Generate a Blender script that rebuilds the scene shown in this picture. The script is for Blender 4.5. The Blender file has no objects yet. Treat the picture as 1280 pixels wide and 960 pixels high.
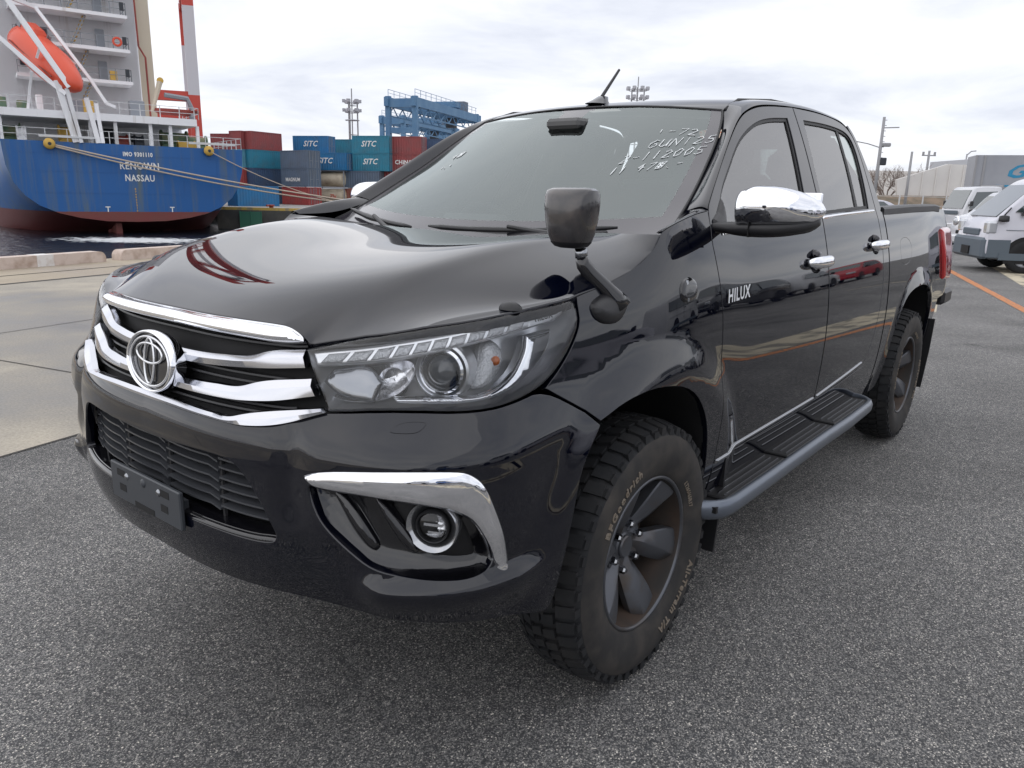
import bpy, math, random
import numpy as np
from mathutils import Vector, Matrix
from mathutils.geometry import delaunay_2d_cdt
random.seed(7); rng = np.random.default_rng(7)
SC = bpy.context.scene; COL = SC.collection
PI = math.pi
# ---------------------------------------------------------------- camera
CAM = (1.83082, 1.84242, 1.38962); YAW = -2.466801; PITCH = .244597; ROLL = .021311; FPX = 957.79
def _cam():
    cd = bpy.data.cameras.new('camera'); c = bpy.data.objects.new('camera', cd); COL.objects.link(c)
    cd.sensor_fit = 'HORIZONTAL'; cd.sensor_width = 36; cd.lens = FPX/1280*36
    cd.clip_start = .05; cd.clip_end = 6000
    cy, sy, cp, sp = math.cos(YAW), math.sin(YAW), math.cos(PITCH), math.sin(PITCH)
    f = Vector((cy*cp, sy*cp, -sp)); r = Vector((sy, -cy, 0)); u = r.cross(f)
    a, b = math.cos(ROLL), math.sin(ROLL)
    R = a*r + b*u; U = -b*r + a*u; B = -f
    c.matrix_world = Matrix(((R.x, U.x, B.x, CAM[0]), (R.y, U.y, B.y, CAM[1]), (R.z, U.z, B.z, CAM[2]), (0, 0, 0, 1)))
    SC.camera = c
_cam()
# ---------------------------------------------------------------- sky, sun, exposure
SUN_EL, SUN_AZ = math.radians(46), math.radians(318)      # azimuth in the x-y plane, counted from +x
wd = bpy.data.worlds.new('World'); SC.world = wd; wd.use_nodes = True
def _world():
    nt = wd.node_tree; N = nt.nodes; L = nt.links; N.clear()
    out = N.new('ShaderNodeOutputWorld'); sky = N.new('ShaderNodeTexSky'); sky.sky_type = 'NISHITA'
    sky.sun_disc = False; sky.sun_elevation = SUN_EL; sky.sun_rotation = PI/2 - SUN_AZ
    b1 = N.new('ShaderNodeBackground'); b1.inputs[1].default_value = .10; L.new(sky.outputs[0], b1.inputs[0])
    tc = N.new('ShaderNodeTexCoord')
    # flatten the sky dome into a cloud deck: direction / (z + .12)
    sep = N.new('ShaderNodeSeparateXYZ'); L.new(tc.outputs['Generated'], sep.inputs[0])
    mz = N.new('ShaderNodeMath'); mz.operation = 'MAXIMUM'; L.new(sep.outputs[2], mz.inputs[0]); mz.inputs[1].default_value = 0
    ad = N.new('ShaderNodeMath'); ad.operation = 'ADD'; L.new(mz.outputs[0], ad.inputs[0]); ad.inputs[1].default_value = .16
    dx = N.new('ShaderNodeMath'); dx.operation = 'DIVIDE'; L.new(sep.outputs[0], dx.inputs[0]); L.new(ad.outputs[0], dx.inputs[1])
    dy = N.new('ShaderNodeMath'); dy.operation = 'DIVIDE'; L.new(sep.outputs[1], dy.inputs[0]); L.new(ad.outputs[0], dy.inputs[1])
    cm = N.new('ShaderNodeCombineXYZ'); L.new(dx.outputs[0], cm.inputs[0]); L.new(dy.outputs[0], cm.inputs[1])
    n1 = N.new('ShaderNodeTexNoise'); n1.inputs['Scale'].default_value = .8; n1.inputs['Detail'].default_value = 7; n1.inputs['Roughness'].default_value = .58; n1.inputs['Distortion'].default_value = .35
    L.new(cm.outputs[0], n1.inputs[0])
    cr = N.new('ShaderNodeValToRGB'); e = cr.color_ramp.elements
    e[0].position = .28; e[0].color = (.37, .39, .46, 1); e[1].position = .60; e[1].color = (.64, .64, .665, 1)
    k = cr.color_ramp.elements.new(.45); k.color = (.515, .53, .575, 1)
    L.new(n1.outputs[0], cr.inputs[0])
    b2 = N.new('ShaderNodeBackground'); b2.inputs[1].default_value = .98; L.new(cr.outputs[0], b2.inputs[0])
    mx = N.new('ShaderNodeMixShader'); mx.inputs[0].default_value = .94
    L.new(b1.outputs[0], mx.inputs[1]); L.new(b2.outputs[0], mx.inputs[2]); L.new(mx.outputs[0], out.inputs[0])
_world()
sd = bpy.data.lights.new('sun', 'SUN'); sd.energy = .7; sd.angle = math.radians(160); sd.color = (1, .97, .93)
so = bpy.data.objects.new('sun', sd); COL.objects.link(so)
_d = Vector((math.cos(SUN_EL)*math.cos(SUN_AZ), math.cos(SUN_EL)*math.sin(SUN_AZ), math.sin(SUN_EL)))
so.rotation_euler = _d.to_track_quat('Z', 'Y').to_euler(); so.location = (0, 0, 30)
SC.view_settings.view_transform = 'Standard'; SC.view_settings.look = 'None'; SC.view_settings.exposure = .86; SC.view_settings.gamma = 1
SC.cycles.max_bounces = 10; SC.cycles.transparent_max_bounces = 16; SC.cycles.caustics_reflective = False; SC.cycles.caustics_refractive = False
SC.cycles.use_denoising = True
# ---------------------------------------------------------------- materials
def mat(name, col, rough=.5, metal=0, coat=0, noise=None, bump=None, spec=.5, coat_rough=.03):
    m = bpy.data.materials.new(name); m.use_nodes = True
    nt = m.node_tree; N = nt.nodes; L = nt.links; p = N['Principled BSDF']
    p.inputs['Base Color'].default_value = (*col, 1); p.inputs['Roughness'].default_value = rough
    p.inputs['Metallic'].default_value = metal; p.inputs['Specular IOR Level'].default_value = spec
    p.inputs['Coat Weight'].default_value = coat; p.inputs['Coat Roughness'].default_value = coat_rough
    if noise:      # (scale, colour2, low, high[, detail])
        tc = N.new('ShaderNodeTexCoord'); n = N.new('ShaderNodeTexNoise'); n.inputs['Scale'].default_value = noise[0]; n.inputs['Detail'].default_value = noise[4] if len(noise) > 4 else 6
        L.new(tc.outputs['Object'], n.inputs[0]); r = N.new('ShaderNodeMapRange'); r.inputs[1].default_value = noise[2]; r.inputs[2].default_value = noise[3]
        L.new(n.outputs[0], r.inputs[0]); mx = N.new('ShaderNodeMix'); mx.data_type = 'RGBA'
        mx.inputs[6].default_value = (*col, 1); mx.inputs[7].default_value = (*noise[1], 1); L.new(r.outputs[0], mx.inputs[0]); L.new(mx.outputs[2], p.inputs['Base Color'])
    if bump:       # (scale, strength, distance)
        tc = N.new('ShaderNodeTexCoord'); n = N.new('ShaderNodeTexNoise'); n.inputs['Scale'].default_value = bump[0]; n.inputs['Detail'].default_value = 4
        L.new(tc.outputs['Object'], n.inputs[0]); b = N.new('ShaderNodeBump'); b.inputs['Strength'].default_value = bump[1]; b.inputs['Distance'].default_value = bump[2]
        L.new(n.outputs[0], b.inputs['Height']); L.new(b.outputs[0], p.inputs['Normal'])
    return m
def glass(name, tint, gl=1.5, rough=0.0, gc=(1, 1, 1, 1)):
    m = bpy.data.materials.new(name); m.use_nodes = True; nt = m.node_tree; N = nt.nodes; L = nt.links; N.clear()
    o = N.new('ShaderNodeOutputMaterial'); t = N.new('ShaderNodeBsdfTransparent'); t.inputs[0].default_value = (*tint, 1)
    g = N.new('ShaderNodeBsdfGlossy'); g.inputs['Roughness'].default_value = rough; g.inputs[0].default_value = gc
    f = N.new('ShaderNodeFresnel'); f.inputs[0].default_value = gl; mx = N.new('ShaderNodeMixShader')
    L.new(f.outputs[0], mx.inputs[0]); L.new(t.outputs[0], mx.inputs[1]); L.new(g.outputs[0], mx.inputs[2]); L.new(mx.outputs[0], o.inputs[0])
    return m
def paint_black():
    m = mat('black_clearcoat_paint', (.0010, .0017, .0062), .35, 0, 1.0, coat_rough=.012)
    nt = m.node_tree; N = nt.nodes; L = nt.links; p = N['Principled BSDF']; p.inputs['Coat IOR'].default_value = 1.62; p.inputs['Specular IOR Level'].default_value = .0
    tc = N.new('ShaderNodeTexCoord'); n = N.new('ShaderNodeTexNoise'); n.inputs['Scale'].default_value = 9; n.inputs['Detail'].default_value = 9; n.inputs['Roughness'].default_value = .7
    L.new(tc.outputs['Object'], n.inputs[0]); r = N.new('ShaderNodeMapRange'); r.inputs[1].default_value = .40; r.inputs[2].default_value = .75; r.inputs[3].default_value = .008; r.inputs[4].default_value = .06
    L.new(n.outputs[0], r.inputs[0]); L.new(r.outputs[0], p.inputs['Coat Roughness'])
    # thin road dust, thicker low down on the body
    sp = N.new('ShaderNodeSeparateXYZ'); L.new(tc.outputs['Object'], sp.inputs[0])
    zr = N.new('ShaderNodeMapRange'); zr.inputs[1].default_value = .95; zr.inputs[2].default_value = .45; zr.inputs[3].default_value = .001; zr.inputs[4].default_value = .018; L.new(sp.outputs[2], zr.inputs[0])
    n2 = N.new('ShaderNodeTexNoise'); n2.inputs['Scale'].default_value = 30; n2.inputs['Detail'].default_value = 6; L.new(tc.outputs['Object'], n2.inputs[0])
    mu = N.new('ShaderNodeMath'); mu.operation = 'MULTIPLY'; L.new(zr.outputs[0], mu.inputs[0]); L.new(n2.outputs[0], mu.inputs[1])
    mx = N.new('ShaderNodeMix'); mx.data_type = 'RGBA'; mx.inputs[6].default_value = (.0010, .0017, .0062, 1); mx.inputs[7].default_value = (.22, .22, .22, 1)
    L.new(mu.outputs[0], mx.inputs[0]); L.new(mx.outputs[2], p.inputs['Base Color'])
    return m
M = {}
M['paint'] = paint_black()
M['chrome'] = mat('chrome', (.88, .89, .92), .05, 1, noise=(60, (.70, .70, .72), .60, .80))
M['dchrome'] = mat('dark_chrome', (.30, .31, .33), .12, 1)
M['gchrome'] = mat('brushed_grille_chrome', (.60, .61, .65), .13, 1)
M['fogring'] = mat('fog_lamp_bezel', (.42, .43, .45), .18, .95)
M['silver'] = mat('satin_silver', (.80, .81, .83), .28, .85)
M['black'] = mat('black_plastic', (.014, .014, .016), .42, bump=(300, .15, .001))
M['gloss'] = mat('gloss_black_plastic', (.006, .006, .008), .12, 0, .6)
M['matte'] = mat('matte_black', (.006, .006, .007), .75)
M['rubber'] = mat('seal_rubber', (.012, .012, .013), .55)
M['tyre'] = mat('tyre_rubber', (.007, .008, .010), .75, noise=(9, (.018, .017, .017), .46, .78), bump=(120, .2, .002))
M['sidewall'] = mat('tyre_sidewall_dusty', (.020, .019, .019), .8, noise=(14, (.052, .045, .039), .40, .75), bump=(160, .15, .001))
M['letters'] = mat('raised_lettering_dusty_white', (.21, .18, .145), .8, noise=(60, (.16, .125, .09), .4, .7))
M['rim'] = mat('dark_grey_alloy', (.10, .105, .118), .36, .6, noise=(12, (.085, .068, .055), .50, .76))
M['barrel'] = mat('rusty_brake_dust', (.025, .022, .020), .7, .2, noise=(7, (.055, .036, .026), .42, .66))
M['step'] = mat('step_painted_silver', (.15, .17, .205), .30, .5)
M['tread'] = mat('step_tread', (.008, .008, .009), .5)
M['glass'] = glass('windscreen_glass', (.82, .87, .87), 2.25, gc=(.92, 1, .995, 1))
M['sglass'] = glass('side_window_glass', (.34, .40, .39), 2.7)
M['tglass'] = glass('rear_tinted_glass', (.08, .085, .09), 1.9)
M['lens'] = glass('clear_lens', (.93, .94, .95), 1.5)
M['frit'] = mat('frit_band', (.045, .042, .05), .10, 0, .5)
M['marker'] = mat('white_marker', (.85, .88, .88), .6)
M['orange'] = mat('orange_bulb', (.75, .18, .03), .3)
M['red_lens'] = mat('red_tail_lens', (.42, .012, .015), .08, 0, 1)
M['lamphouse'] = mat('headlamp_bezel', (.70, .71, .74), .30, .6)
M['trim'] = mat('interior_trim', (.10, .10, .10), .7)
M['seat'] = mat('seat_cloth', (.11, .11, .12), .9, bump=(400, .3, .002))
M['refl'] = mat('reflector', (.88, .88, .90), .20, .85, bump=(140, .25, .004))
M['ribbed'] = mat('ribbed_light_guide', (.62, .63, .65), .25, .5, bump=(230, .8, .004))
M['glossball'] = mat('projector_glass', (.05, .055, .06), .02, 0, 1)
M['slat'] = mat('grey_mesh_slat', (.06, .063, .07), .28)
M['plate'] = mat('bracket_plastic', (.045, .05, .058), .45, bump=(200, .2, .001))
M['emdisc'] = mat('emblem_disc', (.03, .03, .032), .18, .3, .4)
M['dusty'] = mat('dusty_gloss_housing', (.03, .028, .03), .22, 0, .7, noise=(14, (.09, .075, .07), .45, .8))
M['liner'] = mat('headliner_cloth', (.30, .30, .29), .9)
M['sticker'] = mat('inspection_sticker', (.75, .62, .50), .6, noise=(90, (.85, .25, .12), .5, .56))
M['mar'] = mat('rust_red_paint', (.33, .06, .045), .6, noise=(1.2, (.22, .05, .04), .4, .7))
M['tbox'] = mat('trailer_grey_panels', (.33, .34, .37), .5, noise=(.6, (.27, .28, .31), .4, .7))
M['gblue'] = mat('emblem_blue', (.02, .24, .42), .5)
M['cwhite'] = mat('crane_white', (.58, .57, .60), .5)
M['badge'] = mat('badge_bright_metal', (.80, .82, .84), .35, .4)
M['amber'] = mat('amber', (.6, .25, .05), .2)
# ---------------------------------------------------------------- mesh helpers
def link(name, me, m=None, parent=None, loc=None, rot=None):
    o = bpy.data.objects.new(name, me)
    if m is not None and me is not None:
        for q in (m if isinstance(m, (list, tuple)) else [m]): me.materials.append(q if not isinstance(q, str) else M[q])
    COL.objects.link(o)
    if parent is not None: o.parent = parent
    if loc is not None: o.location = loc
    if rot is not None: o.rotation_euler = rot
    return o
def mk(name, V, F, m, parent=None, normals=None, smooth=True, loc=None, rot=None, sharp=None):
    me = bpy.data.meshes.new(name); V = np.asarray(V, float)
    me.from_pydata([tuple(v) for v in V.tolist()], [], [tuple(f) for f in F]); me.update()
    if smooth: me.polygons.foreach_set('use_smooth', [True]*len(me.polygons))
    if sharp: me.set_sharp_from_angle(angle=math.radians(sharp))
    if normals is not None: me.normals_split_custom_set_from_vertices([tuple(n) for n in np.asarray(normals, float).tolist()])
    return link(name, me, m, parent, loc, rot)
def thing(name, label, cat, loc=(0, 0, 0), rz=0, group=None):
    o = bpy.data.objects.new(name, None); COL.objects.link(o); o.location = loc; o.rotation_euler = (0, 0, rz); o.empty_display_size = .2
    o['label'] = label; o['category'] = cat
    if group: o['group'] = group
    return o
def tag(o, label=None, cat=None, group=None, kind=None):
    if label: o['label'] = label
    if cat: o['category'] = cat
    if group: o['group'] = group
    if kind: o['kind'] = kind
    return o
def dup(o, parent=None):
    c = o.copy(); COL.objects.link(c)
    if parent is not None: c.parent = parent
    for ch in [x for x in DB_children(o)]: dup(ch, c)
    return c
def DB_children(o): return [x for x in COL.objects if x.parent == o]
class MB:
    """collects simple solids into one mesh"""
    def __init__(s): s.V = []; s.F = []
    def add(s, V, F):
        b = len(s.V); s.V += [tuple(v) for v in V]; s.F += [tuple(i+b for i in f) for f in F]; return s
    def box(s, c, d, rz=0, ch=0, R=None):
        """box centre c, dims d, optional chamfer ch"""
        x, y, z = d[0]/2, d[1]/2, d[2]/2
        if ch <= 0:
            V = [(a*x, b*y, e*z) for a in (-1, 1) for b in (-1, 1) for e in (-1, 1)]
            F = [(0, 1, 3, 2), (4, 6, 7, 5), (0, 4, 5, 1), (2, 3, 7, 6), (0, 2, 6, 4), (1, 5, 7, 3)]
        else:
            V = []; idx = {}
            for a in (-1, 1):
                for b in (-1, 1):
                    for e in (-1, 1):
                        idx[a, b, e] = len(V); V += [(a*x, b*(y-ch), e*(z-ch)), (a*(x-ch), b*y, e*(z-ch)), (a*(x-ch), b*(y-ch), e*z)]
            F = []
            for a in (-1, 1):
                q = [idx[a, b, e] for b, e in ((-1, -1), (1, -1), (1, 1), (-1, 1))]; F.append(q if a > 0 else q[::-1])
                q = [idx[b, a, e]+1 for b, e in ((-1, -1), (1, -1), (1, 1), (-1, 1))]; F.append(q[::-1] if a > 0 else q)
                q = [idx[b, e, a]+2 for b, e in ((-1, -1), (1, -1), (1, 1), (-1, 1))]; F.append(q if a > 0 else q[::-1])
            for a in (-1, 1):
                for b in (-1, 1):
                    sg = a*b > 0
                    q = [idx[a, b, -1], idx[a, b, -1]+1, idx[a, b, 1]+1, idx[a, b, 1]]; F.append(q if sg else q[::-1])
                    q = [idx[a, -1, b], idx[a, -1, b]+2, idx[a, 1, b]+2, idx[a, 1, b]]; F.append(q[::-1] if sg else q)
                    q = [idx[-1, a, b]+1, idx[-1, a, b]+2, idx[1, a, b]+2, idx[1, a, b]+1]; F.append(q if sg else q[::-1])
                    for e in (-1, 1):
                        q = [idx[a, b, e], idx[a, b, e]+1, idx[a, b, e]+2]; F.append(q if a*b*e > 0 else q[::-1])
        V = np.array(V)
        if R is not None: V = V @ np.array(R).T
        if rz: k, w = math.cos(rz), math.sin(rz); V = V @ np.array([[k, w, 0], [-w, k, 0], [0, 0, 1]])
        return s.add(V+np.array(c), F)
    def tube(s, pts, r, n=8, cap=True, close=False):
        pts = [Vector(p) for p in pts]; k = len(pts); r = r if hasattr(r, '__len__') else [r]*k
        V = []; F = []; up = None
        for i, p in enumerate(pts):
            if close: t = (pts[(i+1) % k]-pts[i-1]).normalized()
            else: t = (pts[min(i+1, k-1)]-pts[max(i-1, 0)]).normalized()
            if up is None: up = t.orthogonal().normalized()
            up = (up - t*up.dot(t)).normalized(); w = t.cross(up)
            for j in range(n):
                a = 2*PI*j/n; V.append(p+(up*math.cos(a)+w*math.sin(a))*r[i])
        for i in range(k if close else k-1):
            for j in range(n):
                a, b = i*n+j, i*n+(j+1) % n; c, d = ((i+1) % k)*n+(j+1) % n, ((i+1) % k)*n+j; F.append((a, b, c, d))
        if cap and not close: F.append(tuple(range(n))[::-1]); F.append(tuple(range((k-1)*n, k*n)))
        return s.add(V, F)
    def lathe(s, prof, n=48, c=(0, 0, 0), ax='y', close=False):
        """prof (r, h): r from axis, h along axis"""
        V = []; F = []; k = len(prof)
        for i in range(n):
            a = 2*PI*i/n; ca, sa = math.cos(a), math.sin(a)
            for r, h in prof:
                if ax == 'y': V.append((c[0]+r*ca, c[1]+h, c[2]+r*sa))
                elif ax == 'z': V.append((c[0]+r*ca, c[1]+r*sa, c[2]+h))
                else: V.append((c[0]+h, c[1]+r*ca, c[2]+r*sa))
        for i in range(n):
            for j in range(k if close else k-1):
                a = i*k+j; b = i*k+(j+1) % k; c2 = ((i+1) % n)*k+(j+1) % k; d = ((i+1) % n)*k+j
                F.append((a, d, c2, b) if ax != 'y' else (a, b, c2, d))
        return s.add(V, F)
    def prism(s, poly, z0, z1):
        n = len(poly); V = [(x, y, z0) for x, y in poly]+[(x, y, z1) for x, y in poly]
        return s.add(V, [tuple(range(n))[::-1], tuple(range(n, 2*n))]+[(i, (i+1) % n, n+(i+1) % n, n+i) for i in range(n)])
    def build(s, name, m, parent=None, smooth=False, loc=None, rot=None, sharp=None): return mk(name, s.V, s.F, m, parent, smooth=smooth or bool(sharp), loc=loc, rot=rot, sharp=sharp)
def grid_faces(n, m, flip=False):
    F = []
    for i in range(n-1):
        for j in range(m-1):
            q = (i*m+j, (i+1)*m+j, (i+1)*m+j+1, i*m+j+1); F.append(q[::-1] if flip else q)
    return F
def text_geo(s, size=1, bold=0.0, ex=0.0, shear=0, spacing=1, align='CENTER'):
    cu = bpy.data.curves.new('t', 'FONT'); cu.body = s; cu.size = size; cu.offset = bold; cu.extrude = ex; cu.shear = shear; cu.space_character = spacing
    cu.align_x = align; cu.align_y = 'CENTER'; cu.resolution_u = 2; cu.fill_mode = 'FRONT' if ex == 0 else 'BOTH'
    o = bpy.data.objects.new('t', cu); COL.objects.link(o); bpy.context.view_layer.update()
    me = bpy.data.meshes.new_from_object(o.evaluated_get(bpy.context.evaluated_depsgraph_get()))
    V = np.array([v.co[:] for v in me.vertices]); F = [tuple(p.vertices) for p in me.polygons]
    bpy.data.objects.remove(o); bpy.data.curves.remove(cu); bpy.data.meshes.remove(me)
    return V, F
def text_on(name, s, size, m, parent, fn, bold=0, ex=0, shear=0, spacing=1, flip=False):
    """fn maps flat text vertices (n,3) to the parent's space"""
    V, F = text_geo(s, size, bold, ex, shear, spacing)
    if flip: F = [f[::-1] for f in F]
    return mk(name, fn(V), F, m, parent, smooth=False)
def cspline(t,pts,q):
    # natural-ish C2? use Catmull-Rom (nonuniform, pchip-free) via cubic Hermite
    t=np.asarray(t,float); P=np.asarray(pts,float); q=np.asarray(q,float)
    m=np.zeros_like(P)
    h=np.diff(t); d=(np.diff(P,axis=0).T/h).T
    # natural cubic spline solve (C2)
    n=len(t); A=np.zeros((n,n)); B=np.zeros_like(P)
    A[0,0]=2;A[0,1]=1;B[0]=3*d[0];A[-1,-1]=2;A[-1,-2]=1;B[-1]=3*d[-1]
    for i in range(1,n-1):
        A[i,i-1]=h[i];A[i,i]=2*(h[i-1]+h[i]);A[i,i+1]=h[i-1]
        B[i]=3*(h[i]*d[i-1]+h[i-1]*d[i])
    m=np.linalg.solve(A,B)
    i=np.clip(np.searchsorted(t,q,side='right')-1,0,n-2)
    hh=h[i]; u=(q-t[i])/hh
    def E(a): return a if P.ndim==1 else a[...,None]
    h00=2*u**3-3*u**2+1;h10=u**3-2*u**2+u;h01=-2*u**3+3*u**2;h11=u**3-u**2
    return E(h00)*P[i]+E(h10*hh)*m[i]+E(h01)*P[i+1]+E(h11*hh)*m[i+1]
# plan reference
PL=np.array([(.985,-.25),(.992,0),(.985,.25),(.945,.45),(.905,.58),(.865,.704),(.795,.806),(.694,.869),(.55,.893),(.35,.897),(.0,.897),(-.5,.895),(-1.2,.897),(-2,.897),(-2.8,.895),(-3.5,.890),(-3.95,.875),(-4.15,.84),(-4.25,.72),(-4.28,.4),(-4.29,0)])
SS=np.concatenate([[0],np.cumsum(np.linalg.norm(np.diff(PL,axis=0),axis=1))]); SS-=SS[1]
def plan(s): return cspline(SS,PL,s)
def s_of_x(x): # side
    s=np.linspace(.8,SS[-4],4000); P=plan(s)[:,0]; return float(np.interp(-x,-P,s))
# inset table rows z, columns stations
ZR=np.array([.26,.34,.40,.46,.54,.64,.74,.82,.87,.91,.95,1.0,1.06,1.12,1.20,1.28,1.34])
# stations in s: centre, .45, corner(.8), HLtip, side
ST=np.array([-.25,0,.3,.6,.85,1.05,1.35,1.75,2.3,3.2,4.0,4.9,5.4,6.5])
FR=[.24,.17,.10,.045,.010,.0,.0,.002,.012,.035,.058,.075,.095,.125,.20,.28,.34]
CO=[.22,.14,.09,.04,.012,.0,.0,.004,.014,.045,.075,.088,.10,.13,.19,.26,.32]
TP=[.08,.04,.02,.01,.005,.0,.0,.0,.004,.015,.028,.038,.048,.062,.10,.15,.2]
SD=[.08,.06,.05,.038,.022,.010,.003,.0,.0,.001,.003,.006,.012,.021,.038,.060,.08]
TB=np.array([FR,FR,FR,FR,CO,[(a+b)/2 for a,b in zip(CO,TP)],TP,SD,SD,SD,SD,SD,SD,SD]).T
def inset(s,z):
    s=np.asarray(s,float).ravel(); z=np.asarray(z,float).ravel()
    # spline along z for each station, then along s ( local )
    cols=np.stack([pch(ZR,TB[:,j],z) for j in range(len(ST))],1) # n x nst
    return pch2(ST,cols,s)
def slopes(t,P):
    h=np.diff(t); d=(np.diff(P,axis=0).T/h).T; m=np.zeros_like(P)
    m[1:-1]=((d[:-1].T*h[1:]+d[1:].T*h[:-1])/(h[1:]+h[:-1])).T; m[0]=d[0];m[-1]=d[-1]
    return m
def pch(t,P,q):
    P=np.asarray(P,float); m=slopes(t,P); h=np.diff(t)
    i=np.clip(np.searchsorted(t,q,side='right')-1,0,len(t)-2); hh=h[i];u=(q-t[i])/hh
    return (2*u**3-3*u**2+1)*P[i]+(u**3-2*u**2+u)*hh*m[i]+(-2*u**3+3*u**2)*P[i+1]+(u**3-u**2)*hh*m[i+1]
def pch2(t,C,q):
    m=slopes(t,C.T).T; h=np.diff(t)
    i=np.clip(np.searchsorted(t,q,side='right')-1,0,len(t)-2); hh=h[i];u=(q-t[i])/hh; r=np.arange(len(q))
    return (2*u**3-3*u**2+1)*C[r,i]+(u**3-2*u**2+u)*hh*m[r,i]+(-2*u**3+3*u**2)*C[r,i+1]+(u**3-u**2)*hh*m[r,i+1]
def sst(a,b,x):
    u=np.clip((x-a)/(b-a),0,1); return u*u*(3-2*u)
def feat(s,z,x):
    # outward features (metres)
    o=0*x
    side=sst(.9,1.15,s)*(1-sst(5.0,5.3,s))
    for cx,r0 in ((0,.50),(-3.085,.50)):
        r=np.hypot(x-cx,(z-.395)*1.0)
        o=o+side*.024*(1-sst(r0+.01,r0+.14,r))
    o=o-.009*np.exp(-((s-.515)/.030)**2)*sst(.66,.74,z)*(1-sst(.87,.91,z))
    o=o+.006*sst(.54,.60,s)*(1-sst(1.0,1.2,s))*sst(.62,.70,z)*(1-sst(.84,.92,z))
    w=sst(.66,.76,s)*(1-sst(1.04,1.16,s))
    o=o+w*.030*(1-sst(.575,.607,z))*sst(.47,.56,z)
    return o
def cabside(z):
    k=np.clip(z-1.30,0,None)
    return .40*k+.12*k*k
def skin(s,z,off=0.0,feats=True):
    s=np.asarray(s,float); shp=np.broadcast(s,z).shape
    s=np.broadcast_to(s,shp).ravel(); z=np.broadcast_to(np.asarray(z,float),shp).ravel()
    P=plan(s); T=plan(s+1e-3)-plan(s-1e-3); T/=np.linalg.norm(T,axis=1)[:,None]
    N=np.stack([-T[:,1],T[:,0]],1); N*=-1  # outward
    I=inset(s,np.minimum(z,1.30))+cabside(z)
    o=feat(s,z,P[:,0]) if feats else 0
    Q=P+N*(o-I+off)[:,None]
    return np.concatenate([Q,z[:,None]],1)
def normal(s,z,off=0.0):
    e=2e-3
    a=skin(s+e,z)-skin(s-e,z); b=skin(s,z+e)-skin(s,z-e)
    n=np.cross(a,b); n/=np.linalg.norm(n,axis=1)[:,None]
    return n
# ---------------------------------------------------------------- panels laid on a surface
def nrm_of(f, a, b):
    e = 2e-3; u = f(a+e, b)-f(a-e, b); v = f(a, b+e)-f(a, b-e); n = np.cross(u, v); l = np.linalg.norm(n, axis=1)[:, None]; l[l == 0] = 1
    return n/l
def chaikin(pts, it=2):
    P = [(p[0], p[1], len(p) > 2) for p in pts]
    for _ in range(it):
        Q = []; n = len(P)
        for i in range(n):
            a, b = P[i], P[(i+1) % n]
            if a[2]: Q.append(a)
            else: pass
            q1 = (a[0]*.75+b[0]*.25, a[1]*.75+b[1]*.25, False); q2 = (a[0]*.25+b[0]*.75, a[1]*.25+b[1]*.75, False)
            Q += [q1, q2]
        P = Q
    return [(p[0], p[1]) for p in P]
def densify(P, step):
    out = []; n = len(P)
    for i in range(n):
        a = np.array(P[i]); b = np.array(P[(i+1) % n]); k = max(1, int(math.ceil(np.linalg.norm(b-a)/step)))
        for j in range(k): out.append(a+(b-a)*j/k)
    return np.array(out)
def area2(P): x, y = P[:, 0], P[:, 1]; return float(np.sum(x*np.roll(y, -1)-np.roll(x, -1)*y))
def nearest(Q, P):
    A = P; B = np.roll(P, -1, axis=0); d = B-A; L = (d**2).sum(1)+1e-12; best = np.full(len(Q), 1e9); C = np.zeros_like(Q)
    for i in range(len(A)):
        t = np.clip(((Q-A[i])@d[i])/L[i], 0, 1); c = A[i]+t[:, None]*d[i]; r = np.hypot(*(Q-c).T); k = r < best; best[k] = r[k]; C[k] = c[k]
    return best, C
def segdist(Q, P):
    A = P; B = np.roll(P, -1, axis=0); d = B-A; L = (d**2).sum(1)+1e-12; out = np.full(len(Q), 1e9)
    for i in range(len(A)):
        t = np.clip(((Q-A[i])@d[i])/L[i], 0, 1); out = np.minimum(out, np.hypot(*(Q-A[i]-t[:, None]*d[i]).T))
    return out
def inside(Q, P):
    x, y = Q[:, 0], Q[:, 1]; c = np.zeros(len(Q), bool); n = len(P)
    for i in range(n):
        x1, y1 = P[i]; x2, y2 = P[(i+1) % n]
        if y1 == y2: continue
        m_ = ((y1 > y) != (y2 > y)) & (x < (x2-x1)*(y-y1)/(y2-y1)+x1); c ^= m_
    return c
def onormal(P):
    t = np.roll(P, -1, axis=0)-P; t /= np.linalg.norm(t, axis=1)[:, None]+1e-12; t2 = t+np.roll(t, 1, axis=0); t2 /= np.linalg.norm(t2, axis=1)[:, None]+1e-12
    return np.stack([t2[:, 1], -t2[:, 0]], 1)
def sk(a, b, off=0.0):
    a = np.asarray(a, float); P = skin(np.abs(a), b, off); P[:, 1] *= np.where(a < 0, -1, 1); return P
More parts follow.
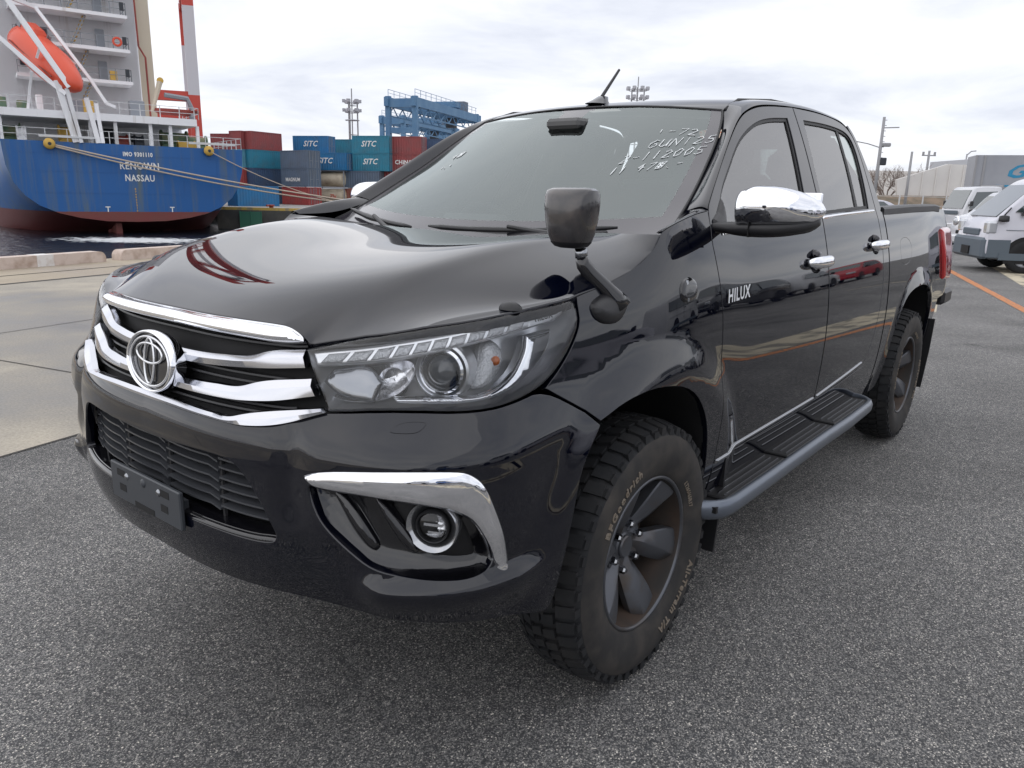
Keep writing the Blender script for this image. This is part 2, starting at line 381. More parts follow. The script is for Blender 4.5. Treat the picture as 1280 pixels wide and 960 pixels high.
def panel(name, outline, m, parent, mir=1, holes=(), off=0.0, dome=None, res=.03, flange=.012, bev=.0018, it=2, surf=None, edge=.012, inset_=0.0, cut=None):
    surf = surf or sk
    loops = []
    for k, o in enumerate([outline]+list(holes)):
        P = densify(chaikin(o, it) if it else [(p[0], p[1]) for p in o], edge)
        # drop near duplicates
        keep = [0]
        for i in range(1, len(P)):
            if np.linalg.norm(P[i]-P[keep[-1]]) > 1e-4: keep.append(i)
        P = P[keep]
        ccw = area2(P) > 0
        if (k == 0) != ccw: P = P[::-1]
        if inset_: P = P-onormal(P)*inset_
        loops.append(P)
    allb = np.concatenate(loops); segs = []; b = 0
    for P in loops: n = len(P); segs += [(b+i, b+(i+1) % n) for i in range(n)]; b += n
    mn, mx_ = loops[0].min(0), loops[0].max(0)
    gx = np.arange(mn[0]+res/2, mx_[0], res); gy = np.arange(mn[1]+res/2, mx_[1], res)
    G = np.array([(x+(res/2 if j % 2 else 0), y) for j, y in enumerate(gy) for x in gx]) if len(gx) and len(gy) else np.zeros((0, 2))
    extra = []
    if dome:
        for f in (.04, .14, .3, .55, .85):
            for P in loops:
                q = P-onormal(P)*dome[1]*f; q = q[inside(q, loops[0])]
                if len(q): q = q[segdist(q, allb_loops(loops)) > dome[1]*f*.85]
                extra.append(q)
    def ok(Q, d):
        if not len(Q): return Q
        k = inside(Q, loops[0])
        for P in loops[1:]: k &= ~inside(Q, P)
        Q = Q[k]
        if not len(Q): return Q
        dd = np.min([segdist(Q, P) for P in loops], axis=0)
        return Q[dd > d]
    if dome and len(G): G = ok(G, dome[1]*.95)
    else: G = ok(G, min(edge, res)*.6)
    ex = ok(np.concatenate(extra), 1e-4) if extra else np.zeros((0, 2))
    pts = np.concatenate([allb, G, ex])
    V2, _, F, _, _, _ = delaunay_2d_cdt([Vector(p) for p in pts.tolist()], segs, [], 0, 1e-6, True)
    A = np.array([(v.x, v.y) for v in V2]); F = [f for f in F if len(f) == 3]
    Fa = np.array(F); cen = A[Fa].mean(1); k = inside(cen, loops[0])
    for P in loops[1:]: k &= ~inside(cen, P)
    Fa = Fa[k]
    ar = (A[Fa[:, 1]]-A[Fa[:, 0]]); br = (A[Fa[:, 2]]-A[Fa[:, 0]]); cr = ar[:, 0]*br[:, 1]-ar[:, 1]*br[:, 0]
    Fa[cr < 0] = Fa[cr < 0][:, ::-1]
    o = np.full(len(A), float(off))
    if dome:
        dd = np.min([segdist(A, P) for P in loops], axis=0); t = np.clip(dd/dome[1], 0, 1); o = o+dome[0]*np.sqrt(np.clip(1-(1-t)**2, 0, 1))
    P3 = surf(A[:, 0], A[:, 1], o)
    if dome:
        best = np.full(len(A), 1e9); C = np.zeros_like(A)
        for P in loops:
            r_, c_n = nearest(A, P); kk = r_ < best; best[kk] = r_[kk]; C[kk] = c_n[kk]
        # on the outline itself take the inward normal of the outline
        g = A-C; gl = np.hypot(*g.T); onb = gl < 1e-5; allon = np.concatenate([-onormal(P) for P in loops])
        if onb.any():
            for i in np.where(onb)[0]: g[i] = allon[np.argmin(((allb-A[i])**2).sum(1))]
            gl[onb] = 1
        g = g/gl[:, None]; t = np.clip(best/dome[1], .03, 1); sl = np.where(best < dome[1], dome[0]/dome[1]*(1-t)/np.sqrt(np.clip(1-(1-t)**2, 1e-6, 1)), 0)
        N0 = nrm_of(surf, A[:, 0], A[:, 1]); e = 1e-3; tv = surf(A[:, 0]+g[:, 0]*e, A[:, 1]+g[:, 1]*e)-surf(A[:, 0], A[:, 1]); tv -= (tv*N0).sum(1)[:, None]*N0; tv /= np.linalg.norm(tv, axis=1)[:, None]+1e-12
        NN = N0-tv*sl[:, None]; NN /= np.linalg.norm(NN, axis=1)[:, None]
    else: NN = nrm_of(surf, A[:, 0], A[:, 1])
    V = [P3]; NS = [NN]; FF = Fa.tolist(); base = len(P3)
    if flange:
        for P in loops:
            on = onormal(P); n = len(P)
            q0 = surf(P[:, 0], P[:, 1], np.full(n, float(off))); n0 = nrm_of(surf, P[:, 0], P[:, 1])
            e = 1e-3; tv = surf(P[:, 0]+on[:, 0]*e, P[:, 1]+on[:, 1]*e, np.full(n, float(off)))-q0; tv -= (tv*n0).sum(1)[:, None]*n0; tv /= np.linalg.norm(tv, axis=1)[:, None]+1e-12
            q1 = q0+tv*bev*.55-n0*bev*.3; q2 = q0+tv*bev-n0*bev*1.2; q3 = q0+tv*bev-n0*flange
            n1 = n0+tv; n1 /= np.linalg.norm(n1, axis=1)[:, None]
            st = n0 if not dome else None
            V += [q0, q1, q2, q3]; NS += [n0 if not dome else n1, n1, tv, tv]
            for r in range(3):
                for i in range(n):
                    a, b2 = base+r*n+i, base+r*n+(i+1) % n; FF.append((a, a+n, b2+n, b2))
            base += 4*n
    V = np.concatenate(V); NS = np.concatenate(NS)
    if mir < 0:
        V = V*[1, -1, 1]; NS = NS*[1, -1, 1]; FF = [f[::-1] for f in FF]
    return mk(name, V, FF, m, parent, normals=NS)
def allb_loops(l): return l[0] if len(l) == 1 else np.concatenate(l)
def netsurf(net):
    """net [i][j] of 3D points -> function of (u,v) in index units, spline-smooth"""
    net = np.array(net, float); n, m_ = net.shape[:2]; tu = np.arange(n, dtype=float); tv = np.arange(m_, dtype=float)
    def f(u, v, off=0.0):
        u = np.asarray(u, float).ravel(); v = np.asarray(v, float).ravel()
        cols = np.stack([cspline(tu, net[:, j], u) for j in range(m_)], 1)     # q x m x 3
        out = np.zeros((len(u), 3))
        for c in range(3): out[:, c] = pch2x(tv, cols[:, :, c], v)
        return out
    def g(u, v, off=0.0):
        P = f(u, v)
        if np.any(off): e = 2e-2; a = f(u+e, v)-f(u-e, v); b = f(u, v+e)-f(u, v-e); nn = np.cross(a, b); nn /= np.linalg.norm(nn, axis=1)[:, None]; P = P+nn*np.broadcast_to(off, len(P))[:, None]
        return P
    return g
def pch2x(t, C, q):
    # natural cubic along rows (all rows share knots): use a precomputed basis
    n = len(t); B = cspline(t, np.eye(n), q)     # q x n
    return (C*B).sum(1)
def patch(name, net, m, parent, nu=40, nv=40, mir=1, flip=False, off=0.0):
    f = netsurf(net); n, k = np.array(net).shape[:2]
    U, V_ = np.meshgrid(np.linspace(0, n-1, nu), np.linspace(0, k-1, nv), indexing='ij'); P = f(U.ravel(), V_.ravel(), off)
    e = 1e-2; uu = np.clip(U.ravel(), e, n-1-e); vv = np.clip(V_.ravel(), e, k-1-e)
    nn = np.cross(f(uu+e, vv)-f(uu-e, vv), f(uu, vv+e)-f(uu, vv-e)); nn /= np.linalg.norm(nn, axis=1)[:, None]+1e-12
    F = grid_faces(nu, nv)
    if flip: nn = -nn; F = [q[::-1] for q in F]
    if mir < 0: P = P*[1, -1, 1]; nn = nn*[1, -1, 1]; F = [q[::-1] for q in F]
    return mk(name, P, F, m, parent, normals=nn)
def shrink(g, d):
    P = np.array([(p[0], p[1]) for p in g]); flip = area2(P) < 0
    if flip: P = P[::-1]
    t1 = np.roll(P, -1, axis=0)-P; t1 /= np.linalg.norm(t1, axis=1)[:, None]; t0 = np.roll(t1, 1, axis=0)
    n1 = np.stack([t1[:, 1], -t1[:, 0]], 1); n0 = np.stack([t0[:, 1], -t0[:, 0]], 1); nn = n0+n1; k = 2/np.maximum((nn**2).sum(1), .8)
    Q = P-nn*(k*d/1.0)[:, None]*1.0
    if flip: Q = Q[::-1]
    return [tuple(q)+((1,) if len(g[i]) > 2 else ()) for i, q in enumerate(Q.tolist())]

def bar2(name, lo, hi, off, parent, m='gchrome', rid=.36, dep=.011, n=140):
    """faceted bar: lo/hi are (s,z) outlines of its lower and upper edge for s>=0, mirrored over the centre"""
    lo = np.array(lo, float); hi = np.array(hi, float); smax = (lo[-1, 0], hi[-1, 0])
    t = np.linspace(-1, 1, n); at = np.abs(t); sl = at*smax[0]; sh = at*smax[1]
    zl = pch(lo[:, 0], lo[:, 1], sl); zh = pch(hi[:, 0], hi[:, 1], sh)
    rows = [(1.0, -.014), (1.0, 0), (1-rid, dep), (1-rid-.03, dep), (.03, dep*.45), (0, dep*.2), (0, -.014)]
    V = []
    for k, of in rows:
        s_ = (sl*(1-k)+sh*k)*np.sign(t); z = zl*(1-k)+zh*k; V.append(sk(s_, z, off+of))
    V = np.stack(V, 1).reshape(-1, 3); k = len(rows); F = [(i*k+j, i*k+j+1, (i+1)*k+j+1, (i+1)*k+j) for i in range(n-1) for j in range(k-1)]+[tuple(range(k))[::-1], tuple(range((n-1)*k, n*k))]
    return mk(name, V, F, m, parent, smooth=True, sharp=22)
# ================================================================ the pickup truck
T = thing('pickup_truck', 'black double cab pickup truck with chrome grille parked on wet asphalt in the foreground', 'pickup truck', (0, 0, 0))
ARF = [(1.18, .40), (1.185, .52), (1.205, .66), (1.25, .78), (1.331, .856), (1.461, .893), (1.617, .900), (1.807, .862), (1.925, .755), (1.975, .62), (1.995, .50), (1.99, .40)]
cs = float(s_of_x(-3.085))
ARR = [(cs-.57, .40), (cs-.555, .52), (cs-.515, .66), (cs-.44, .78), (cs-.32, .885), (cs-.16, .928), (cs+.06, .93), (cs+.24, .885), (cs+.37, .78), (cs+.44, .66), (cs+.48, .52), (cs+.49, .42)]
HT = [(.507, 1.053), (.644, 1.088), (.822, 1.111), (1.021, 1.127), (1.162, 1.138), (1.321, 1.149)]       # top edge of the headlamp
def neg(l): return [(-p[0], p[1])+tuple(p[2:]) for p in l[::-1]]
def c_(p): return (p[0], p[1], 1)
for mir in (1, -1):
    # ---- front bumper half
    out = [(0, .492), (.35, .492), (.60, .500), (.78, .492), (1.0, .465), c_((1.165, .432)), (1.19, .54), (1.22, .68), (1.26, .78), c_((1.333, .853)), c_((1.296, .888)), (1.178, .957), (1.085, .943), (.982, .937), (.746, .943),
           c_((.590, .927)), (.484, .893), (.389, .880), (.272, .882), (.10, .884), (0, .884)]
    opening = [(0.0, .804), (.10, .805), (.25, .81), (.352, .808), (.392, .785), (.435, .73), (.474, .662), (.482, .645), (.470, .624), (.40, .618), (.25, .622), (0.0, .624)]
    pocket = [(.565, .792), (.70, .800), (.85, .800), (.915, .790), (.945, .76), (.968, .70), (.99, .64), (.985, .604), (.93, .594), (.86, .597), (.79, .603), (.72, .610), (.66, .648), (.60, .70), (.572, .75)]
    wash = [(.749, .910), (.766, .924), (.799, .929), (.835, .928), (.841, .923), (.823, .909), (.802, .905), (.753, .905)]
    foglamp_hole = None
    if mir > 0:
        fullo = out + neg(out)[1:-1]; openf = opening + neg(opening)[1:-1]
        bp = panel('front_bumper', fullo, 'paint', T, 1, holes=[openf, pocket, neg(pocket), wash, neg(wash)], res=.018, flange=.022, bev=.004, edge=.01)
    panel('washer_cover', wash, 'paint', bp, mir, inset_=.0025, res=.02, flange=.004)
    pk = panel('fog_pocket', pocket, 'gloss', bp, mir, off=-.004, dome=(-.050, .080), res=.014, flange=0, edge=.007)
    fr = [(.745, .768), (.872, .755), (.909, .735), (.938, .700), (.975, .620), (.950, .612), (.855, .632), (.826, .650), (.77, .717)]
    panel('fog_recess', fr, 'matte', pk, mir, off=-.052, dome=(.012, .02), res=.02, flange=.01)
    # glossy blade between the two halves of the pocket
    panel('blade', [(.706, .782), (.738, .780), (.835, .652), (.800, .640), (.755, .700)], 'gloss', pk, mir, off=-.045, dome=(.028, .018), res=.02, flange=.01)
    panel('blade', [(.60, .775), (.635, .775), (.735, .648), (.700, .632), (.650, .69)], 'gloss', pk, mir, off=-.048, dome=(.020, .02), res=.02, flange=.01)
    # chrome hockey-stick trim
    J = [c_((.556, .800)), (.60, .818), (.70, .833), (.805, .841), (.902, .838), (.934, .826), (.960, .800), (.980, .755), (1.003, .695), (1.023, .633), (1.029, .598), (1.010, .590), (.990, .600), (.976, .646), (.952, .695), (.934, .724), (.908, .744), (.868, .762), (.786, .775), (.707, .781), (.607, .778), (.570, .782)]
    panel('chrome_trim', J, 'chrome', bp, mir, off=(-.004 if mir > 0 else -.012), dome=(.012, .020), res=.012, flange=.012, edge=.007)
    # fog lamp
    fl = thing_part = bpy.data.objects.new('fog_lamp', None); COL.objects.link(fl); fl.parent = T
    q = skin(np.array([.853]), np.array([.713]), -.030)[0]; nn = nrm_of(sk, np.array([.853]), np.array([.713]))[0]
    fx = Vector((nn[0]+.75, nn[1]*.9, nn[2]+.02)).normalized(); rm = Vector((0, 0, 1)).cross(fx).normalized(); um = fx.cross(rm)
    def place(V, q=q, fx=fx, rm=rm, um=um, mir=mir):
        V = np.array(V, float); P = np.array(q)+V[:, :1]*np.array(rm)+V[:, 1:2]*np.array(um)+V[:, 2:3]*np.array(fx)
        return P*[1, mir, 1]
    def lobj(name, prof, m, parent, n=40, sx=1, oz=(0, 0)):
        b = MB().lathe(prof, n, (0, 0, 0), 'z'); V = np.array(b.V); V[:, 0] = V[:, 0]*sx+oz[0]; V[:, 1] += oz[1]
        F = b.F if mir > 0 else [f[::-1] for f in b.F]
        return mk(name, place(V), F, m, parent, smooth=True, sharp=50)
    lobj('bezel', [(.056, -.02), (.0575, .012), (.055, .017), (.052, .015), (.036, .0), (.034, -.02), (.0, -.022)], 'fogring', fl)
    lobj('rim_ring', [(.035, -.01), (.0365, .010), (.033, .014), (.030, .006)], 'black', fl)
    lobj('reflector', [(.030, -.004), (.02, -.012), (.006, -.014), (0, -.004)], 'refl', fl)
    lobj('lens', [(.0335, .008), (.028, .013), (.016, .017), (0, .018)], 'lens', fl)
    b = MB().box((0, .002, .0), (.040, .006, .012)).box((0.004, -.014, .0), (.03, .004, .012)); V = place(b.V); mk('baffle', V, b.F, 'chrome', fl, smooth=False)
    # ---- fender
    fo = [c_((1.345, 1.153)), (1.338, 1.13), (1.335, 1.09), (1.297, 1.044), (1.247, 1.000), c_((1.185, .962)), c_((1.302, .893)), c_((1.340, .862))]+[p for p in ARF if p[0] > 1.40]+[c_((1.99, .40)), c_((2.044, .40)), (2.046, .6), (2.046, .9), (2.044, 1.08), (2.018, 1.215), (2.006, 1.27), c_((2.030, 1.349)), (1.93, 1.340), (1.83, 1.322), (1.76, 1.305), (1.722, 1.291), (1.694, 1.258), (1.605, 1.212), (1.499, 1.181)]
    fd = panel('fender', fo, 'paint', T, mir, inset_=.0022, res=.028, flange=.018, edge=.014)
    sig = [(1.772, 1.150), (1.80, 1.165), (1.845, 1.170), (1.872, 1.158), (1.876, 1.125), (1.858, 1.104), (1.80, 1.098), (1.765, 1.115)]
    # ---- doors
    fdo = [c_((2.048, .545)), (2.049, .7), (2.049, .9), (2.047, 1.08), (2.021, 1.215), (2.010, 1.27), (2.034, 1.350), (2.074, 1.380), (2.245, 1.483), (2.394, 1.576), (2.541, 1.657), (2.660, 1.699), (2.835, 1.732), c_((3.180, 1.757)), (3.155, 1.62), (3.110, 1.45), (3.078, 1.30), (3.074, 1.15), (3.072, .9), (3.072, .7), c_((3.074, .560))]
    gF = [c_((2.10, 1.335)), (2.19, 1.415), (2.287, 1.473), (2.437, 1.567), (2.562, 1.621), (2.715, 1.667), (2.872, 1.691), c_((3.068, 1.706)), (3.04, 1.615), (3.0, 1.508), (2.965, 1.42), c_((2.935, 1.327)), (2.6, 1.310), (2.3, 1.298), c_((2.085, 1.290))]
    def bowl(cs_, cz_): return [(cs_+.078*math.cos(a), cz_+.044*math.sin(a)) for a in np.arange(0, 2*PI, PI/6)]
    hF = bowl(2.93, 1.150); hR = bowl(3.81, 1.182)
    d1 = panel('front_door', fdo, 'paint', T, mir, holes=[gF, hF], inset_=.001, res=.03, flange=.018, edge=.014)
    rdo = [c_((3.082, .562)), (3.082, .8), (3.084, 1.15), (3.088, 1.30), (3.122, 1.45), (3.166, 1.62), c_((3.190, 1.757)), (3.513, 1.765), (3.76, 1.757), (3.90, 1.735), (3.962, 1.68), (3.965, 1.60), (3.945, 1.47), (3.925, 1.34), (3.930, 1.2), (3.930, 1.08), (3.925, .97), (3.905, .86), (3.875, .745), (3.83, .66), c_((3.775, .600)), (3.5, .585)]
    gR = [c_((3.262, 1.714)), (3.548, 1.722), (3.79, 1.716), (3.895, 1.695), (3.925, 1.64), (3.905, 1.56), (3.865, 1.45), c_((3.815, 1.350)), (3.6, 1.345), (3.35, 1.336), c_((3.135, 1.328)), (3.17, 1.45), (3.21, 1.58)]
    d2 = panel('rear_door', rdo, 'paint', T, mir, holes=[gR, hR], inset_=.001, res=.03, flange=.018, edge=.014)
    for d, cs_, cz_ in ((d1, 2.93, 1.150), (d2, 3.81, 1.182)):
        panel('handle_bowl', bowl(cs_, cz_), 'paint', d, mir, dome=(-.030, .04), res=.012, flange=0, edge=.007)
        n_ = 15; t = np.linspace(-1, 1, n_); ps = skin(cs_+.015+t*.125, np.full(n_, cz_+.003), .030-.022*np.abs(t)**3.0)*[1, mir, 1]
        b = MB(); b.tube(ps, [.021*(1-abs(x)**4*.55) for x in t], 14); V = np.array(b.V); V[:, 2] = (V[:, 2]-cz_)*1.15+cz_
        h = mk('door_handle', V, b.F, 'chrome', d, smooth=True)
        panel('lock_cap', [(cs_-.035, cz_+.018), (cs_+.005, cz_+.022), (cs_+.012, cz_+.042), (cs_-.01, cz_+.052), (cs_-.035, cz_+.045)], 'paint', h, mir, off=.005, dome=(.022, .014), res=.01, flange=.02, edge=.006)
    # window seals, glass
    for d, g, gm, nm in ((d1, gF, 'sglass', 'window'), (d2, gR, 'sglass', 'window')):
        w = panel(nm, g, gm, d, mir, off=-.012, inset_=-.004, res=.06, flange=0, edge=.02)
        panel('window_seal', g, 'rubber', w, mir, holes=[[((p[0]-.0)*1, p[1]) + tuple(p[2:]) for p in shrink(g, .014)]] if False else [shrink(g, .013)], off=-.006, inset_=0, res=.05, flange=.006, edge=.014)
    panel('quarter_divider', [c_((3.735, 1.735)), c_((3.765, 1.735)), (3.74, 1.6), (3.70, 1.47), c_((3.655, 1.335)), c_((3.620, 1.335)), (3.67, 1.47), (3.712, 1.6)], 'rubber', d2, mir, off=-.008, res=.03, flange=.006)
    # belt mouldings
    panel('belt_moulding', [c_((2.10, 1.276)), (2.5, 1.291), c_((2.93, 1.312)), c_((2.93, 1.324)), (2.5, 1.304), c_((2.10, 1.289))], 'chrome', d1, mir, off=.001, dome=(.006, .006), res=.02, flange=.01, edge=.012)
    panel('belt_moulding', [c_((3.10, 1.314)), (3.4, 1.325), c_((3.89, 1.336)), c_((3.885, 1.348)), (3.4, 1.338), c_((3.10, 1.327))], 'chrome', d2, mir, off=.001, dome=(.006, .006), res=.02, flange=.01, edge=.012)
    panel('sill_moulding', [c_((2.06, .556)), c_((3.06, .568)), c_((3.06, .582)), c_((2.06, .570))], 'dchrome', d1, mir, off=.001, dome=(.006, .006), res=.03, flange=.006)
    panel('sill_moulding', [c_((3.095, .568)), (3.5, .596), c_((3.74, .616)), c_((3.74, .628)), (3.5, .609), c_((3.095, .582))], 'dchrome', d2, mir, off=.001, dome=(.006, .006), res=.03, flange=.006)
    # sill below the doors and cab corner
    panel('sill', [c_((2.055, .40)), c_((2.055, .545)), (3.0, .556), (3.5, .578), c_((3.78, .598)), (3.84, .665), (3.88, .745), (3.91, .86), (3.932, .97), (3.937, 1.08), (3.938, 1.2), (3.934, 1.34), (3.955, 1.47), (3.975, 1.60), (3.972, 1.68), (3.925, 1.738), c_((3.95, 1.745)), (4.0, 1.70), (4.02, 1.60), (4.035, 1.45), (4.040, 1.30), (4.042, 1.0), c_((4.042, .40))], 'paint', T, mir, inset_=.001, res=.03, flange=.03, edge=.014)
    # ---- bed side
    fuel = [(4.29, 1.185), (4.36, 1.203), (4.47, 1.200), (4.535, 1.165), (4.545, 1.12), (4.50, 1.07), (4.40, 1.055), (4.31, 1.07), (4.29, 1.12)]
    lamp = [c_((5.42, 1.225)), (5.55, 1.235), c_((5.92, 1.225)), (5.93, 1.1), c_((5.92, .88)), (5.75, .875), c_((5.50, .90)), (5.46, 1.0), (5.43, 1.1)]
    bo = [c_((4.062, .40)), c_((4.06, 1.335)), (4.7, 1.347), (5.35, 1.352), c_((5.52, 1.345)), c_((5.97, 1.325)), c_((5.97, .80)), c_((5.45, .78)), (5.40, .60), c_((5.36, .50)), c_((cs+.49, .47))]+[p for p in ARR[::-1]]
    hole_l = lamp
    bs = panel('bed_side', bo, 'paint', T, mir, holes=[fuel, lamp], res=.03, flange=.02, edge=.014)
    if mir > 0: panel('fuel_flap', fuel, 'paint', bs, mir, inset_=.003, res=.03, flange=.004)
    else: panel('fuel_flap', fuel, 'paint', bs, mir, inset_=-.001, res=.03, flange=.004)
    panel('tail_lamp', lamp, 'red_lens', T, mir, off=.002, dome=(.018, .03), inset_=.003, res=.03, flange=.02)
    # bed rail cap
    n_ = 30; sv = np.linspace(4.06, 5.50, n_); base = skin(sv, np.full(n_, 1.335), 0)*[1, mir, 1]; zt = np.interp(sv, [4.06, 4.7, 5.35, 5.5], [1.336, 1.348, 1.352, 1.345])
    prof = [(.006, -.018), (.006, .012), (-.004, .022), (-.070, .022), (-.082, .010), (-.082, -.05)]
    V = [(base[i, 0], base[i, 1]+mir*a, zt[i]+b_) for i in range(n_) for a, b_ in prof]
    F = grid_faces(n_, len(prof), mir < 0)+[tuple(range(6)) if mir < 0 else tuple(range(6))[::-1], tuple(range((n_-1)*6, n_*6))]
    mk('bed_rail', V, F, 'black', T, sharp=35)
    # arch liner
    for cx, c0, A in ((0, 1, ARF), (-3.085, 0, ARR)):
        A_ = [p for p in A]; pts = np.array(A_); p3 = skin(pts[:, 0], pts[:, 1], -.014)*[1, mir, 1]
        V = []; 
        for dy in (0, -.10, -.34):
            for p in p3: V.append((p[0], p[1]+mir*dy, p[2]+(.02 if dy else 0)))
        mk('wheel_arch_liner', V, grid_faces(3, len(p3), mir > 0), 'matte', T)
    # mud flaps
    for x0, w0 in ((-.475, .30), (-3.66, .30)):
        b = MB(); yb = .575; 
        P2 = [(x0, .0, .66), (x0-.02, 0, .45), (x0-.03, 0, .20)]
        V = []
        for (x, _, z), hw in zip(P2, (.33, .32, .30)):
            for k in (0, 1): V += [(x-.012*k, mir*(yb), z), (x-.012*k, mir*(yb+hw), z)]
        b.add(V, [(0, 1, 5, 4), (4, 5, 9, 8), (2, 6, 7, 3), (6, 10, 11, 7), (1, 3, 7, 5), (5, 7, 11, 9), (0, 4, 6, 2), (4, 8, 10, 6), (8, 9, 11, 10)])
        b.build('mud_flap', 'black', T)
    # ---- head lamp
    hlo = [c_((.512, 1.050))]+HT[1:-1]+[c_((1.326, 1.146)), (1.332, 1.13), (1.328, 1.09), (1.290, 1.045), (1.240, 1.003), (1.172, .966), (1.085, .948), (.982, .942), (.746, .948), c_((.592, .932)), (.55, .988)]
    H = bpy.data.objects.new('headlight', None); COL.objects.link(H); H.parent = T
    panel('housing', hlo, 'lamphouse', H, mir, off=-.006, dome=(-.075, .05), res=.025, flange=0, edge=.012)
    panel('lens', hlo, 'lens', H, mir, off=-.001, dome=(.006, .03), inset_=.002, res=.03, flange=.02, edge=.014)
    drl = [c_((.523, 1.044)), (.731, 1.079), (.959, 1.102), (1.161, 1.121), c_((1.306, 1.138)), (1.304, 1.122), c_((1.262, 1.105)), (1.168, 1.096), (1.005, 1.079), (.842, 1.059), c_((.538, 1.017))]
    panel('chrome_strip', drl, 'silver', H, mir, off=-.016, dome=(.006, .01), res=.02, flange=.012, edge=.012)
    def strip(a0, a1, lo, hi):   # piece of the strip between two stations
        f = lambda s_, k: float(np.interp(s_, [.523, .731, .959, 1.161, 1.306], [1.044, 1.079, 1.102, 1.121, 1.138])*(1-k)+np.interp(s_, [.538, .842, 1.005, 1.168, 1.262], [1.017, 1.059, 1.079, 1.096, 1.105])*k)
        sl = .018
        return [c_((a0, f(a0, lo))), c_((a1, f(a1, lo))), c_((a1-sl, f(a1-sl, hi))), c_((a0-sl, f(a0-sl, hi)))]
    st = np.linspace(.56, 1.17, 11)
    for i in range(10): panel('light_guide', strip(st[i]+.004, st[i+1]-.006, .2, .82), 'ribbed', H, mir, off=-.0105, dome=(.005, .008), it=0, res=.015, flange=.004, edge=.012)
    panel('name_plate', strip(1.185, 1.262, .22, .85), 'silver', H, mir, off=-.0095, it=0, res=.03, flange=.004)
    fz = lambda V: skin(1.222+V[:, 0]*(1 if mir > 0 else -1), 1.1165+V[:, 1]+V[:, 0]*.09*(1 if mir > 0 else -1), -.0088)*[1, mir, 1]
    text_on('lettering', 'HILUX', .019, 'matte', H, fz, .0006, spacing=1.15)
    tl = [(1.045, 1.077), (1.089, 1.075), (1.108, 1.038), (1.082, .998), (1.030, .974), (.994, .979), (1.029, 1.026)]
    panel('turn_signal', tl, 'ribbed', H, mir, off=-.045, dome=(.020, .03), res=.015, flange=.02, edge=.01)
    b = MB(); q = skin(np.array([1.062]), np.array([1.035]), -.022)[0]*[1, mir, 1]; b.tube([q, q+np.array([-.02, -.02*mir, 0])], [.010, .012], 10); b.build('bulb', 'orange', H, smooth=True)
    panel('reflector_left', [(.548, .985), (.575, 1.015), (.70, 1.036), (.79, 1.044), (.80, 1.01), (.74, .966), (.648, .950), (.575, .95)], 'refl', H, mir, off=-.030, dome=(-.035, .07), res=.015, flange=.01, edge=.01).name = 'reflector_bowl'
    panel('reflector_wing', [c_((.575, 1.012)), (.66, 1.030), c_((.70, .995)), c_((.68, .955)), (.60, .958), c_((.555, .985))], 'dchrome', H, mir, off=-.022, dome=(.006, .02), res=.02, flange=.01)
    panel('chrome_corner', [c_((.732, .965)), (.906, .969), (1.02, .964), (1.105, .992), (1.155, 1.040), c_((1.168, 1.078)), c_((1.258, 1.083)), (1.234, 1.035), (1.155, .982), (1.055, .953), c_((.745, .955))], 'chrome', H, mir, off=-.030, dome=(.010, .012), res=.02, flange=.02, edge=.01)
    # projector
    q0 = skin(np.array([.912]), np.array([1.018]), -.055)[0]; fx = Vector((.90, .42, .02)).normalized(); rm = Vector((0, 0, 1)).cross(fx).normalized(); um = fx.cross(rm)
    def lob2(name, prof, m, parent, n=40, q=q0, fx=fx, rm=rm, um=um):
        b = MB().lathe(prof, n, (0, 0, 0), 'z'); V = np.array(b.V); P = np.array(q)+V[:, :1]*np.array(rm)+V[:, 1:2]*np.array(um)+V[:, 2:3]*np.array(fx)
        return mk(name, P*[1, mir, 1], b.F if mir > 0 else [f[::-1] for f in b.F], m, parent, smooth=True, sharp=45)
    lob2('projector_shroud', [(.066, -.03), (.062, .018), (.057, .022), (.044, .0), (.040, -.02)], 'silver', H)
    lob2('projector_ring', [(.046, .0), (.050, .020), (.045, .024), (.038, .018), (.036, .0)], 'chrome', H)
    lob2('projector_lens', [(.036, .004), (.033, .016), (.024, .026), (.012, .032), (0, .034)], 'glossball', H)
    q1 = skin(np.array([.72]), np.array([.990]), -.075)[0]
    lob2('high_beam', [(.034, .03), (.028, .012), (.012, .0), (.006, .0), (.006, .016), (0, .018)], 'chrome', H, q=q1)
# ---------------------------------------------------------------- grille
CL = [c_((0, .80))]
gr = panel('grille_backing', [(0, .872), (.36, .872), (.57, .90), c_((.60, .925)), (.55, .99), c_((.508, 1.07)), (.40, 1.088), (0, 1.088)]+neg([(0, .872), (.36, .872), (.57, .90), c_((.60, .925)), (.55, .99), c_((.508, 1.07)), (.40, 1.088), (0, 1.088)])[1:-1], 'matte', T, 1, off=-.045, res=.04, flange=.01)
def full(l): return l+neg(l)[1:-1] if abs(l[0][0]) < 1e-9 and abs(l[-1][0]) < 1e-9 else None
topb = [(0, 1.066), (.20, 1.066), (.35, 1.064), (.42, 1.062), (.47, 1.064), c_((.502, 1.068)), (.497, 1.078), (.46, 1.093), (.42, 1.096), (.30, 1.097), (.15, 1.096), (0, 1.096)]
panel('chrome_hood_trim', full(topb), 'chrome', T, 1, off=.004, dome=(.018, .022), res=.02, flange=.03, edge=.01)
b1 = [(0, .982), (.10, .983), (.20, .989), (.30, .995), (.41, 1.000), c_((.515, 1.012)), c_((.506, 1.051)), (.41, 1.040), (.385, 1.032), (.34, 1.026), (.25, 1.020), (.12, 1.012), (0, 1.011)]
b2 = [(0, .923), (.10, .924), (.24, .926), (.36, .930), (.45, .938), c_((.552, .957)), c_((.534, .993)), (.41, .973), (.38, .966), (.33, .957), (.25, .952), (.12, .946), (0, .944)]
